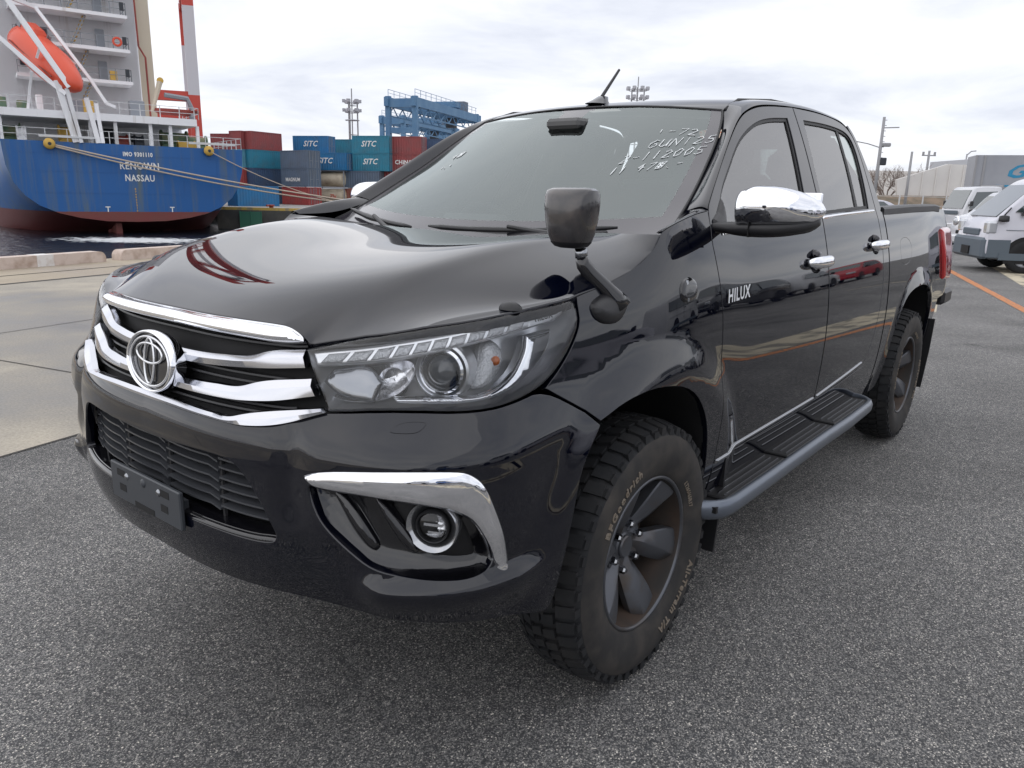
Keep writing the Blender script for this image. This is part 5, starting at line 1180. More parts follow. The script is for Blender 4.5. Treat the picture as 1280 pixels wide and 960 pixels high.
bo_ = thing('mooring_bollard', 'small rust red mooring bollard on the far quay edge', 'bollard', Wp(-26.4, 84.8, -1), 0); MB().lathe([(0, .62), (.34, .60), (.36, .48), (.22, .42), (.24, .0)], 16, (0, 0, 0), 'z').build('post', 'mar', bo_, smooth=True); MB().box((.25, 0, .5), (.7, .28, .2), ch=.05).build('horn', 'mar', bo_)
# ================================================================ ship
SH = thing('cargo_ship', 'blue hulled container ship seen from the stern with white accommodation block', 'ship', Wp(-35.8, 71, -3), FRZ+math.radians(35))
M['hull'] = mat('ship_blue_paint', (.013, .105, .33), .42)
def streaks(m, dark, lo=.5, hi=.7, sx=.9, sz=.06):
    N, L, p = nodes(m); tc = N.new('ShaderNodeTexCoord'); mp = N.new('ShaderNodeMapping'); mp.inputs['Scale'].default_value = (sx, sx, sz); L.new(tc.outputs['Object'], mp.inputs[0])
    n = N.new('ShaderNodeTexNoise'); n.inputs['Scale'].default_value = 1; n.inputs['Detail'].default_value = 7; n.inputs['Roughness'].default_value = .7; L.new(mp.outputs[0], n.inputs[0])
    r = N.new('ShaderNodeMapRange'); r.inputs[1].default_value = lo; r.inputs[2].default_value = hi; L.new(n.outputs[0], r.inputs[0])
    mx = N.new('ShaderNodeMix'); mx.data_type = 'RGBA'; mx.inputs[6].default_value = p.inputs['Base Color'].default_value; mx.inputs[7].default_value = (*dark, 1); L.new(r.outputs[0], mx.inputs[0]); L.new(mx.outputs[2], p.inputs['Base Color'])
streaks(M['hull'], (.12, .15, .14), .48, .74)
def bootline():
    N, L, p = nodes(M['hull']); src = p.inputs['Base Color'].links[0].from_socket; tc = N.new('ShaderNodeTexCoord'); sp = N.new('ShaderNodeSeparateXYZ'); L.new(tc.outputs['Object'], sp.inputs[0])
    lt = N.new('ShaderNodeMath'); lt.operation = 'LESS_THAN'; L.new(sp.outputs[2], lt.inputs[0]); lt.inputs[1].default_value = z3-1.02
    mx = N.new('ShaderNodeMix'); mx.data_type = 'RGBA'; L.new(lt.outputs[0], mx.inputs[0]); L.new(src, mx.inputs[6]); mx.inputs[7].default_value = (.17, .045, .045, 1); L.new(mx.outputs[2], p.inputs['Base Color'])
z3 = 3.0
bootline()
M['boot'] = mat('antifouling_red', (.19, .048, .045), .7, noise=(.6, (.17, .06, .05), .4, .65))
M['shipw'] = mat('ship_white_paint', (.86, .86, .88), .5); streaks(M['shipw'], (.40, .36, .31), .58, .80)
M['shipg'] = mat('ship_grey_paint', (.25, .27, .30), .6); M['shipy'] = mat('ship_yellow_paint', (.60, .38, .08), .6); M['cream'] = mat('ship_cream_casing', (.58, .51, .40), .6)
M['fibre'] = mat('orange_fibreglass', (.72, .095, .045), .35); M['dark'] = mat('dark_opening', (.03, .035, .045), .5); M['green'] = mat('deck_green', (.10, .17, .11), .7, noise=(1.5, (.20, .21, .12), .4, .6))
M['rail'] = mat('rail_white', (.62, .63, .64), .5); M['white'] = mat('white_lettering', (.8, .8, .78), .6); M['rope'] = mat('mooring_rope', (.50, .42, .34), .9); M['redp'] = mat('crane_red_paint', (.55, .07, .05), .5)
z3 = 3.0      # local z = 0 is the waterline; world z + 3
# hull sections along y (forward); each a half outline (half width, z)
cx = 1.35; secs = []
top = [4.85, 4.85, 4.9, 5.1, 5.6, 7]; 
def tz(z): return z+z3
outl = [(0, -1.92), (2.5, -1.85), (4.6, -1.55), (6.2, -1.15), (7.6, -.5), (8.6, .35), (9.3, 1.4), (9.7, 2.8), (9.85, 4.85)]
hs = [(0, 1.0, 0, 0), (3, 1.02, -.6, 0), (8, 1.06, -2.2, .25), (16, 1.12, -3.2, .8), (40, 1.16, -4, 1), (110, 1.16, -4, 1), (135, .6, -4, 1), (150, .04, -4, 1)]
V = []; n = len(outl)
for (y, ws, zd, full_) in hs:
    half = []
    for (x, z) in outl:
        xx = x*ws; zz = z
        t = (4.85-z)/6.8
        zz = z+(zd)*t if y > 0 else z
        if full_: xx = xx+(9.85*ws-xx)*full_*(1 if z > -1.9 else .75)*.85
        half.append((xx, zz))
    for x, z in half[::-1]: V.append((cx-x, y, tz(z)))
    for x, z in half[1:]: V.append((cx+x, y, tz(z)))
k = 2*n-1; F = []
for i in range(len(hs)-1):
    for j in range(k-1): F.append((i*k+j, i*k+j+1, (i+1)*k+j+1, (i+1)*k+j))
hull = mk('hull', V, F, ['hull', 'boot'], SH, smooth=True, sharp=60)
tr_ = V[:k]
# transom, split at the paint line
def clipz(P, z, up):
    out = []
    for a, b_ in zip(P, P[1:]+P[:1]):
        ia, ib = (a[2] >= z) == up, (b_[2] >= z) == up
        if ia: out.append(a)
        if ia != ib: t = (z-a[2])/(b_[2]-a[2]); out.append((a[0]+(b_[0]-a[0])*t, a[1], z))
    return out
zl = tz(-1.02); tri = [(x, y, z) for x, y, z in tr_]
# painted boot line dips at the ends, so the red reads as a shallow lens
P = clipz(tri, zl, True); mk('transom', P, [tuple(range(len(P)))], 'hull', SH, smooth=False); P = clipz(tri, zl, False); mk('transom_boot', P, [tuple(range(len(P)))], 'boot', SH, smooth=False)
mk('deck', [(cx-9.85, 0, tz(4.85)), (cx+9.85, 0, tz(4.85)), (cx+11, 40, tz(5)), (cx+11, 110, tz(5)), (cx-11, 110, tz(5)), (cx-11, 40, tz(5))], [(0, 1, 2, 3, 4, 5)], 'shipg', SH, smooth=False)
MB().box((-.1, 2.6, tz(-3.4)), (.5, 3.2, 4.0)).box((.0, 5.5, tz(-2.6)), (1.2, 3.5, 2.2), ch=.2).build('rudder', 'boot', SH)
def strm(V, x, z, y=-.03): return np.stack([x+V[:, 0], np.full(len(V), y), tz(z)+V[:, 1]], 1)
for s_, x, z, sz in (('IMO 9301110', 1.86, 4.02, .46), ('RENOWN', 1.93, 3.0, .80), ('NASSAU', 1.87, 1.95, .72)): text_on('hull_lettering', s_, sz, 'white', SH, lambda V, x=x, z=z: strm(V*np.array([.86, 1.1, 1]), x, z), .018, spacing=1.12)
for x in (-1.0, 4.4): text_on('draught_mark', 'T', .65, 'white', SH, lambda V, x=x: strm(V, x, -.82), .015)
for i in range(9): text_on('draught_mark', str((8-i) % 10), .22, 'shipy', SH, lambda V, i=i: strm(V, 1.40, 1.0-i*.24), .01)
# poop rails, chocks, winches
def rail(pts, z, h=1.05, m='rail', every=1.6, name='railing', parent=SH):
    b = MB(); tot = []
    for a, c in zip(pts[:-1], pts[1:]):
        a = np.array(a, float); c = np.array(c, float); L_ = np.linalg.norm(c-a); k_ = max(1, int(L_/every))
        for i in range(k_+1): p = a+(c-a)*i/k_; b.tube([(p[0], p[1], z), (p[0], p[1], z+h)], .045, 4)
        for q in (1, .5): b.tube([(a[0], a[1], z+h*q), (c[0], c[1], z+h*q)], .03, 4)
    return b.build(name, m, parent)
rail([(cx-9.8, 20), (cx-9.8, .2), (cx+9.8, .2), (cx+9.8, 20)], tz(4.85))
for x in (-3.6, 8.4): MB().box((x, -.12, tz(5.25)), (4.2, .22, .16)).build('chock_bar', 'rail', SH)
for x in (-5.0, 8.0): 
    o = MB().lathe([(.12, -.25), (.42, -.22), (.46, 0), (.42, .22), (.12, .25)], 20, (x, -.30, tz(4.62)), 'y').build('fairlead_roller', 'shipy', SH, smooth=True); MB().lathe([(0, -.27), (.14, -.27)], 12, (x, -.30, tz(4.62)), 'y').build('roller_hole', 'dark', o)
for i, (x, y, w, h, m_) in enumerate([(-7.4, 4, 1.4, 1.5, 'green'), (-3.3, 3, 1.3, 1.5, 'shipy'), (-6.8, 2.2, .7, 1.2, 'shipw'), (2.6, 3.2, .8, 1.0, 'dark'), (5.8, 3.5, 2.4, 1.6, 'green'), (8.0, 4.0, 1.8, 1.3, 'green'), (6.6, 2.2, 1.6, .7, 'shipy'), (1.2, 3.4, 1.0, 1.0, 'mar')]):
    b = MB().lathe([(.1, -w/2), (h*.5, -w/2), (h*.5, -w/2+.12), (h*.36, -w/2+.14), (h*.36, w/2-.14), (h*.5, w/2-.12), (h*.5, w/2), (.1, w/2)], 16, (x, y, tz(4.85)+h*.55), 'x'); b.box((x, y, tz(4.85)+.2), (w, .9, .4)); b.build('mooring_winch', m_, SH, sharp=40)
# boat deck slab over the poop, pillars
MB().box((cx-1.5-.9, 6.0, tz(7.12)), (15.5+1.2, 11.0, .62)).build('boat_deck', 'shipw', SH)
for x in (-8.3, -1.6, .4, 3.3, 5.0, 7.4): MB().box((x, 1.0, tz(5.8)), (.28, .28, 2.1)).build('pillar', 'shipw', SH)
MB().box((-.2, 8.2, tz(5.85)), (15.5, .2, 2.0)).build('poop_bulkhead', 'shipw', SH)
for x, w, h in ((-2.4, .75, 1.6), (-6.6, .5, 1.3), (.8, .8, 1.7), (3.0, .5, .6)): MB().box((x, 8.05, tz(5.75)), (w, .12, h)).build('doorway', 'dark', SH)
rail([(-9.2, 1.0), (7.6, 1.0), (7.6, 9)], tz(7.43))
# accommodation block
MB().box((-2.4, 13.5, tz(12.6)), (13.4, 9.0, 15.4)).box((-2.45, 13.2, tz(17.0)), (13.3, 8.4, 18.0)).build('accommodation', 'shipw', SH)
MB().box((4.9, 13.0, tz(12.5)), (1.5, 7.0, 22)).build('casing', 'cream', SH)
MB().tube([(4.25, 9.0, tz(24)), (4.35, 9.0, tz(14.6)), (4.9, 9.0, tz(13.6)), (4.9, 9, tz(7.5))], .09, 6).build('vent_pipe', 'mar', SH)
for i, zz in enumerate((10.75, 13.6, 16.6, 19.7)):
    pf = MB().box((-1.6, 7.6, tz(zz)), (9.4, 2.8, .30)).build('platform', 'shipw', SH)
    rail([(-6.2, 6.3), (3.0, 6.3), (3.0, 9)], tz(zz+.15), name='railing', parent=pf, every=1.3, m='shipg')
    # stairs down to the level below, yellow treads
    b = MB(); z0, z1 = zz-2.75, zz+.1
    for s_ in range(9): t = s_/8; b.box((-1.6+t*1.35, 7.4, tz(z0+(z1-z0)*t)), (.30, .8, .07))
    b.build('stair_treads', 'shipy', pf)
    for sy in (-.42, .42): MB().tube([(-1.7, 7.4+sy, tz(z0)), (-.2, 7.4+sy, tz(z1))], .09, 4).build('stringer', 'shipg', pf)
    MB().box((1.0, 8.95, tz(zz+1.15)), (.75, .12, 1.9)).build('door', 'shipg', pf); MB().box((2.7, 6.35, tz(zz+.9)), (.34, .2, .7)).build('floodlight', 'dark', pf)
    MB().box((-5.5, 8.95, tz(zz+1.4)), (.6, .12, .6)).build('window', 'dark', pf); MB().box((-3.6, 8.95, tz(zz+1.4)), (.6, .12, .6)).build('window', 'dark', pf)
    if i == 1: MB().tube([(2.05+.34*math.cos(a), 6.22, tz(zz+.75)+.34*math.sin(a)) for a in np.linspace(0, 2*PI, 16, endpoint=False)], .10, 6, close=True).build('lifebuoy', 'fibre', pf)
    if i == 0: MB().box((1.5, 6.5, tz(zz+.6)), (.6, .3, .8)).build('locker', 'shipy', pf)
# items on the boat deck
for x, w, h, m_ in ((-8.3, 1.6, 1.1, 'green'), (-6.3, .9, .9, 'green'), (-5.0, .5, 1.5, 'shipw'), (-2.2, 1.2, 1.25, 'shipg'), (-1.2, .9, 1.3, 'shipy'), (2.9, 1.3, 1.6, 'shipg')): MB().box((x, 4.5, tz(7.43)+h/2), (w, .9, h), ch=.05).build('deck_locker', m_, SH)
# rescue boat of dark red and its davit, cream crane arm, yellow boom
b = MB(); ys = np.linspace(-1, 1, 9); V = []
for t in ys:
    w = .75*(1-t**4*.8); 
    for a in np.linspace(0, PI, 7): V.append((6.3+t*2.1, 4.2+w*math.cos(a), tz(8.15)-.55*math.sin(a)*(1-t**6*.6)+.35))
b.add(V, grid_faces(9, 7)+[tuple(i*7 for i in range(9)) + tuple(i*7+6 for i in range(8, -1, -1))]); b.build('rescue_boat', 'mar', SH, smooth=True, sharp=40)
MB().tube([(4.15, 4, tz(8.2)), (5.05, 4, tz(10.9))], [.16, .26], 8).build('boom', 'cream', SH); MB().lathe([(0, .15), (.3, .1), (.3, -.1), (0, -.15)], 10, (5.08, 4, tz(11.0)), 'y').build('boom_tip', 'shipy', SH)
MB().tube([(5.35, 4, tz(9.75)), (7.4, 4, tz(9.55)), (7.75, 4, tz(8.6)), (7.75, 4, tz(7.4))], [.22, .24, .26, .28], 6).build('davit_arm', 'shipg', SH)
# free-fall lifeboat on its launching ramp
LB = thing('lifeboat', 'orange enclosed free-fall lifeboat hung nose down on a white ramp at the ship stern', 'lifeboat', SH.matrix_basis @ Vector((0, 0, 0)), SH.rotation_euler[2])
p0 = np.array([-5.75, 5.2, tz(13.6)]); p1 = np.array([-2.35, -.8, tz(9.15)]); ax = p1-p0; Lb = np.linalg.norm(ax); ax /= Lb; sx = np.cross(ax, [0, 0, 1]); sx /= np.linalg.norm(sx); ux = np.cross(sx, ax)
if ux[2] < 0: ux = -ux
V = []; m_ = 20; ts = np.linspace(0, 1, 15)
for t in ts:
    w = 1.52*math.sqrt(max(0.0, 1-(2*abs(t-.45)/1.12)**4))*(1-.35*max(0, t-.6)/.4); w = max(w, .06)
    for j in range(m_):
        a = 2*PI*j/m_; c, s_ = math.cos(a), math.sin(a); hh = w*(1.0 if s_ > 0 else .95); V.append(p0+ax*Lb*t+sx*w*c+ux*hh*s_)
mk('boat_hull', V, [(i*m_+j, i*m_+(j+1) % m_, (i+1)*m_+(j+1) % m_, (i+1)*m_+j) for i in range(14) for j in range(m_)]+[tuple(range(m_))[::-1], tuple(range(14*m_, 15*m_))], 'fibre', LB, smooth=True)
cpt = p0+ax*Lb*.16+ux*1.15; R = np.stack([ax, sx, ux], 1)
MB().box(cpt, (1.9, 1.5, 1.3), ch=.3, R=R).build('conning_tower', 'fibre', LB)
for t_, s_ in ((.05, .77), (.25, .77), (.05, -.77), (.25, -.77)): MB().box(p0+ax*Lb*t_*1.1+ux*1.4+sx*s_, (.45, .05, .38), R=R).build('window', 'shipg', LB)
MB().tube([p0+ax*Lb*.1-sx*1.5, p0+ax*Lb*.8-sx*1.42], .07, 4).tube([p0+ax*Lb*.1+sx*1.5, p0+ax*Lb*.8+sx*1.42], .07, 4).build('grab_line', 'mar', LB)
MB().box(p0+ax*Lb*.62-sx*1.2+ux*.85, (.8, .05, .25), R=R).build('name_plate', 'white', LB)
# ramp frames
rp = bpy.data.objects.new('launching_ramp', None); COL.objects.link(rp); rp.parent = SH
def beam(pts, w, h, name='beam'):
    b = MB()
    for a, c in zip(pts[:-1], pts[1:]):
        a = np.array(a, float); c = np.array(c, float); d = c-a; L_ = np.linalg.norm(d); d /= L_; s_ = np.cross(d, [0, 1, .01]); s_ /= np.linalg.norm(s_); u_ = np.cross(s_, d); b.box((a+c)/2, (L_, w, h), R=np.stack([d, s_, u_], 1))
    b.build(name, 'shipw', rp)
beam([(-7.2, .4, tz(16.6)), (-3.05, -.6, tz(9.25))], .42, .42); beam([(-8.3, 1.2, tz(13.6)), (-4.3, .2, tz(9.6)), (-3.3, -.2, tz(8.7))], .34, .42)
beam([(-4.55, 3.2, tz(15.9)), (-1.15, 1.2, tz(10.2)), (-.2, .6, tz(8.3)), (.5, .4, tz(8.0))], .26, .30)
beam([(-3.9, 0, tz(9.8)), (-2.95, .1, tz(4.85))], .45, .5); beam([(-3.25, -.3, tz(9.2)), (-2.55, .1, tz(4.85))], .30, .5); beam([(-1.75, .5, tz(8.6)), (-1.2, .2, tz(4.85))], .38, .5); beam([(-1.0, .8, tz(8.2)), (-.85, .2, tz(4.85))], .3, .4)
beam([(-4.7, .2, tz(12.6)), (-5.1, .6, tz(11.5))], .2, .25); beam([(-7.4, 1.0, tz(16.3)), (-4.4, 3.4, tz(15.9))], .3, .3); beam([(-5.6, .5, tz(10.4)), (-6.1, 2.0, tz(7.5))], .2, .2)
# mooring ropes, run to the far quay and sag
Mx = SH.matrix_basis.copy()
def rope(a, b_, sag, label, r=.055):
    a = np.array(Mx @ Vector(a)); b_ = np.array(b_); P = [tuple(a+(b_-a)*t+np.array([0, 0, -sag*4*t*(1-t)])) for t in np.linspace(0, 1, 24)]; return tag(MB().tube(P, r, 6).build('mooring_rope', 'rope', None, smooth=True), label, 'rope')
rope((-4.9, -.35, tz(4.6)), Wp(-10.6, 84.6, -.5), .55, 'upper of the two thick mooring ropes crossing the ship name', .075)
rope((-5.0, -.35, tz(4.5)), Wp(-11.2, 84.6, -.5), .85, 'lower of the two thick mooring ropes crossing the ship name', .075)
rope((8.0, -.5, tz(4.6)), Wp(-16.0, 84.6, -.5), .8, 'thin pale mooring line from the right hand roller of the ship to the far quay', .05)

b = MB()
for z in (3.9, 2.4, .6): b.box((cx, -.008, tz(z)), (17.6 if z > 1 else 15.6, .02, .045))
for x in (-6.2, -3.1, 5.6, 8.7): b.box((x, -.008, tz(2.6)), (.045, .02, 4.2 if abs(x-1.35) < 6 else 3.0))
b.build('plate_seams', 'hull', SH)
# ================================================================ containers
def cont_mesh(L_=6.06, w=2.44, h=2.55):
    """corrugated sides on both long faces, frame corners; origin at the left front bottom corner, long axis x, front face at y=0"""
    V = []; F = []; b = MB()
    def wall(y, sg):
        pts = []; n = 14; x = .16
        st = (L_-.32)/n
        for i in range(n):
            for u, dy in ((0, 0), (.25, .04), (.5, .04), (.75, 0)): pts.append((x+(i+u)*st, y+sg*dy))
        pts.append((L_-.16, y)); m_ = len(pts); b.add([(px, py, .16) for px, py in pts]+[(px, py, h-.12) for px, py in pts], [((i, i+1, m_+i+1, m_+i) if sg > 0 else (i+1, i, m_+i, m_+i+1)) for i in range(m_-1)])
    wall(.03, 1); wall(w-.03, -1)
    for x in (0, L_-.16):
        for y in (0, w-.16): b.box((x+.08, y+.08, h/2), (.16, .16, h))
    for z in (.08, h-.06):
        for y in (.05, w-.05): b.box((L_/2, y, z), (L_-.32, .1, .14))
        for x in (.05, L_-.05): b.box((x, w/2, z), (.1, w-.32, .14))
    b.box((L_/2, w/2, h-.02), (L_-.2, w-.1, .03)); b.box((.06, w/2, h/2), (.04, w-.3, h-.25)); b.box((L_-.06, w/2, h/2), (.04, w-.3, h-.25))
    return b
CM = {}
def cmat(c):
    if c not in CM:
        cols = {'blue': (.015, .16, .36), 'teal': (.02, .20, .30), 'maroon': (.27, .055, .055), 'red': (.33, .05, .045), 'grey': (.10, .14, .20), 'navy': (.04, .08, .16), 'ltblue': (.10, .30, .40), 'brown': (.30, .10, .07)}
        m = mat('container_'+c, cols[c], .55, noise=(.8, tuple(x*.65+.03 for x in cols[c]), .42, .75, 8)); CM[c] = m
    return CM[c]
cb = cont_mesh(); cme = {}
cntH = 2.58; BASE = -1.0
names = {'blue': 'bright blue', 'teal': 'teal blue', 'maroon': 'maroon', 'red': 'red', 'grey': 'slate grey', 'navy': 'navy blue', 'ltblue': 'pale blue', 'brown': 'rust brown'}
TH = math.radians(-15)
def container(px, tier, d, col, label, text=None, tsz=.9, tx=3.0, th=TH, shear=.3, swap=False, tz_=1.35):
    r = (px-640)/987*d
    loc = Wp(r, d, BASE+tier*cntH)
    o = thing('shipping_container', label, 'container', loc, FRZ+th, 'shipping containers stacked on the far quay')
    m = cmat(col)
    if col not in cme:
        body = cb.build('corrugated_body', m, o); cme[col] = body.data
    else: link('corrugated_body', cme[col], None, o)
    if 'bars' not in cme:
        bb = MB()
        for y in (.45, .95, 1.5, 2.0): bb.box((6.085, y, 1.27), (.04, .05, 2.3))
        bb.box((6.075, 1.22, 1.27), (.02, .04, 2.4)).box((6.08, .7, 1.1), (.03, .5, .05)).box((6.08, 1.75, 1.1), (.03, .5, .05)); e_ = bb.build('door_bars', 'shipg', o); cme['bars'] = e_.data
    else: link('door_bars', cme['bars'], None, o)
    if text: text_on('lettering', text, tsz, 'white', o, lambda V: np.stack([tx+V[:, 0], np.full(len(V), -.012), tz_+V[:, 1]], 1), .022, shear=shear, spacing=1.05)
    return o
D0 = 122
container(363.5, 3, D0+3, 'blue', 'bright blue container with white letters, top of the middle stack above the grey ones', 'SITC', 1.15, 3.0)
container(404, 3, D0+10, 'teal', 'blue container end seen right of the top lettered blue container'); container(412, 3, D0+16, 'maroon', 'maroon container end at the right of the top blue pair', None)
container(384, 2, D0, 'blue', 'bright blue lettered container directly above the two tank containers', 'SITC', 1.15, 2.5)
container(421, 2, D0+9, 'teal', 'teal container end right of the lettered one above the tanks')
container(436.5, 3, D0, 'teal', 'upper of the two lettered teal containers left of the maroon stack', 'SITC', 1.15, 2.7)
container(436.5, 2, D0, 'teal', 'lower of the two lettered teal containers left of the maroon stack', 'SITC', 1.15, 2.9)
container(424, 1, D0, 'grey', 'slate grey container under the lettered teal pair'); container(425, 0, D0, 'brown', 'rust brown container at the bottom under the slate grey one beside the mirror')
container(475.5, 3, D0, 'maroon', 'top maroon container of the stack beside the windscreen'); container(475.5, 2, D0, 'maroon', 'middle maroon container with white lettering beside the windscreen', '中 国 海 运' if False else 'CHINA', .85, 3.2, shear=0)
container(475.5, 1, D0, 'maroon', 'maroon container third from the top beside the windscreen'); container(475.5, 0, D0, 'maroon', 'lowest maroon container hidden behind the bonnet side mirror')
for k_ in range(4): container(523, k_, D0+4, 'navy', 'navy container %s behind the windscreen pillar' % ['at ground level', 'second from the ground', 'third from the ground', 'topmost'][k_])
container(325.5, 2, D0+4, 'maroon', 'maroon container on top of the stack left of the grey one'); container(325.5, 1, D0+4, 'maroon', 'maroon container with white letters in the middle left stack', 'K LINE' if False else 'HANJIN' if False else 'MOL' if False else 'UNION', .8, 3.6, shear=0, tz_=1.6)
container(325.5, 0, D0+4, 'navy', 'navy container with white SINO lettering at the bottom of its stack', 'SINO', 1.0, 3.9, shear=0)
container(347, 2, D0-4, 'grey', 'plain slate grey container on top of the stack left of the tanks', th=math.radians(-36)) ; container(347, 1, D0-4, 'grey', 'slate grey container with white letters left of the tanks', 'MAGNUM', .72, 2.7, shear=0, tz_=1.0, th=math.radians(-36)); container(347, 0, D0-4, 'red', 'red container at the bottom under the lettered slate grey one', th=math.radians(-36))
for i, (px, cols) in enumerate(((300, ('maroon', 'red', 'ltblue', 'maroon')), (312.5, ('navy', 'navy', 'teal', 'maroon')))):
    for k_, c in enumerate(cols): container(px, k_, D0-6, c, '%s container end, %s of the %s narrow stack beside the ship' % (names[c], ['bottom', 'second', 'third', 'top'][k_], ['left', 'right'][i]), th=math.radians(62))
for i, px in enumerate((262, 283)): container(px, 3, D0+2, 'maroon', 'maroon container %s seen over the ship stern rail' % ['further left', 'further right'][i])
container(291, 0, 100, 'blue', 'bright blue container low down against the ship stern', th=math.radians(50))
for px, d_, c in ((560, 128, 'maroon'), (610, 130, 'blue'), (660, 132, 'navy')):
    for k_ in range(3): container(px, k_, d_, c, '%s container %s in the row hidden behind the cab' % (names[c], ['at the bottom', 'in the middle', 'on top'][k_]))
# tank containers
M['tank'] = mat('tank_shell_cream', (.62, .55, .42), .5, noise=(.9, (.45, .38, .28), .42, .7)); 
for k_ in range(2):
    r = (388-640)/987*D0; o = thing('tank_container', ['lower cream tank container with a red mark in a grey frame', 'upper cream tank container in a grey frame under the blue container'][k_], 'tank container', Wp(r, D0, BASE+k_*cntH), FRZ+TH, 'tank containers')
    MB().lathe([(0, .12), (.55, .16), (.95, .32), (1.12, .6), (1.13, 4.3), (.95, 4.6), (.55, 4.75), (0, 4.8)], 24, (0, 1.22, 1.28), 'x').build('tank_shell', 'tank', o, smooth=True, sharp=50)
    b = MB()
    for x in (0, 4.95):
        for y in (0, 2.3): b.box((x+.06, y+.06, 1.27), (.13, .13, 2.55))
    for z in (.08, 2.5):
        for y in (.06, 2.36): b.box((2.5, y, z), (4.9, .12, .14))
        for x in (.06, 5.0): b.box((x, 1.2, z), (.12, 2.3, .12))
    b.build('frame', 'shipg', o)
    if k_ == 0: text_on('lettering', 'Zhi', .8, 'redp', o, lambda V: np.stack([3.0+V[:, 0], np.full(len(V), .07), 1.25+V[:, 1]], 1), .02, shear=.3)
# ================================================================ cranes, towers, poles
M['crb'] = mat('crane_blue_paint', (.08, .19, .34), .6, noise=(.5, (.12, .24, .38), .4, .7)); M['pole'] = mat('galvanised_pole', (.30, .30, .31), .6); M['lamp'] = mat('floodlight_grey', (.42, .42, .45), .5)
def bars(b, pts, w, h):
    a, c = [np.array(p, float) for p in pts]; d = c-a; L_ = np.linalg.norm(d); d /= L_; rf = np.array([0, 0, 1.]) if abs(d[2]) < .9 else np.array([1., 0, 0]); s_ = np.cross(d, rf); s_ /= np.linalg.norm(s_); u_ = np.cross(s_, d); b.box((a+c)/2, (L_, w, h), R=np.stack([d, s_, u_], 1)); return b
def rtg(r, d, label):
    o = thing('gantry_crane', label, 'crane', Wp(r, d, -1), FRZ-math.radians(17), 'blue container gantry cranes'); Hh = 19.2; sp = 5.4; Lg = 33
    for i, x in enumerate((0, sp)):
        g = MB(); bars(g, [(x, -1, Hh-1.0), (x, Lg+2, Hh-1.0)], .8, 1.6); g.build('girder', 'crb', o)
        for y in (0, Lg): bars(MB(), [(x, y, 0), (x, y, Hh)], .8, .95).build('leg', 'crb', o)
        rl = MB()
        for y in np.arange(0, Lg, 2.5): rl.box((x, y, Hh+.6), (.07, .07, 1.2))
        rl.box((x, Lg/2, Hh+1.2), (.07, Lg, .07)).box((x, Lg/2, Hh+.6), (.05, Lg, .05)); rl.build('walkway_rail', 'crb', o)
    for y in (0, Lg):
        bars(MB(), [(0, y, Hh-1.2), (sp, y, Hh-1.2)], .9, 1.5).build('end_beam', 'crb', o); bars(MB(), [(0, y, Hh-6), (sp, y, Hh-6)], .7, 1.0).build('tie_beam', 'crb', o); bars(MB(), [(-1.5, y, .8), (sp+1.5, y, .8)], 1.2, 1.0).build('sill_beam', 'crb', o)
    tr_ = MB(); 
    for k_ in range(8): y0 = Lg*k_/8; tr_.tube([(0, y0, Hh-1.2), (sp, y0+Lg/8, Hh-1.2)], .16, 4).tube([(0, y0, Hh-3.4), (0, y0+Lg/16, Hh-1.8), (0, y0+Lg/8, Hh-3.4)], .12, 4).tube([(sp, y0, Hh-3.4), (sp, y0+Lg/16, Hh-1.8), (sp, y0+Lg/8, Hh-3.4)], .12, 4)
    for x in (0, sp): tr_.tube([(x, 0, Hh-3.4), (x, Lg, Hh-3.4)], .16, 4)
    tr_.build('lattice', 'crb', o)
    MB().box((sp/2, Lg*.66, Hh+.7), (sp, 3, 1.2), ch=.1).build('trolley', 'crb', o); MB().box((sp/2, Lg*.66+3, Hh-2.6), (1.8, 1.8, 2.0)).build('operator_cab', 'dark', o); MB().box((sp/2, Lg*.9, Hh+1.0), (3, 2.4, 2.4)).build('machinery_house', 'navy_', o)
    return o
M['navy_'] = mat('machinery_house_grey', (.12, .15, .20), .6)
rtg(-24.0, 150, 'nearer and taller of the blue gantry cranes behind the container stacks'); rtg(-31.6, 188, 'farther blue gantry crane with its legs left of the nearer one'); rtg(-26, 232, 'farthest blue gantry crane seen between the legs of the others')
# red and white quay crane behind the ship
QC = thing('quay_crane', 'tall quay crane with red lower legs and white upper legs behind the ship', 'crane', Wp(-50+4.1, 115, -1), FRZ+math.radians(23), None)
for x in (0, -27):
    for y in (0, 34):
        MB().box((x, y, 7.4), (1.5, 1.6, 14.8)).build('lower_leg', 'redp', QC); MB().box((x, y, 20.6), (1.5, 1.6, 11.6)).build('upper_leg', 'cwhite', QC); MB().box((x, y, 29.8), (1.5, 1.6, 6.8)).build('top_leg', 'redp', QC)
    bars(MB(), [(x, 0, 14.3), (x, 34, 14.3)], 1.2, 1.6).build('tie_beam', 'redp', QC); bars(MB(), [(x, 0, 33), (x, 34, 33)], 1.3, 2).build('top_tie', 'redp', QC)
for y in (0, 34): bars(MB(), [(-27, y, 14.6), (0, y, 14.6)], 1.2, 1.3).build('portal_beam', 'redp', QC)
for x in (-10.5, -6.5): bars(MB(), [(x, -42, 34.5), (x, 26, 34.5)], 1.2, 2.2).build('boom', 'redp', QC)
for y in np.arange(-40, 26, 6): bars(MB(), [(-10.5, y, 34.5), (-6.5, y, 34.5)], .5, .6).build('boom_tie', 'redp', QC)
MB().box((-8.5, 18, 38.5), (7, 9, 5)).build('machinery_house', 'cwhite', QC)
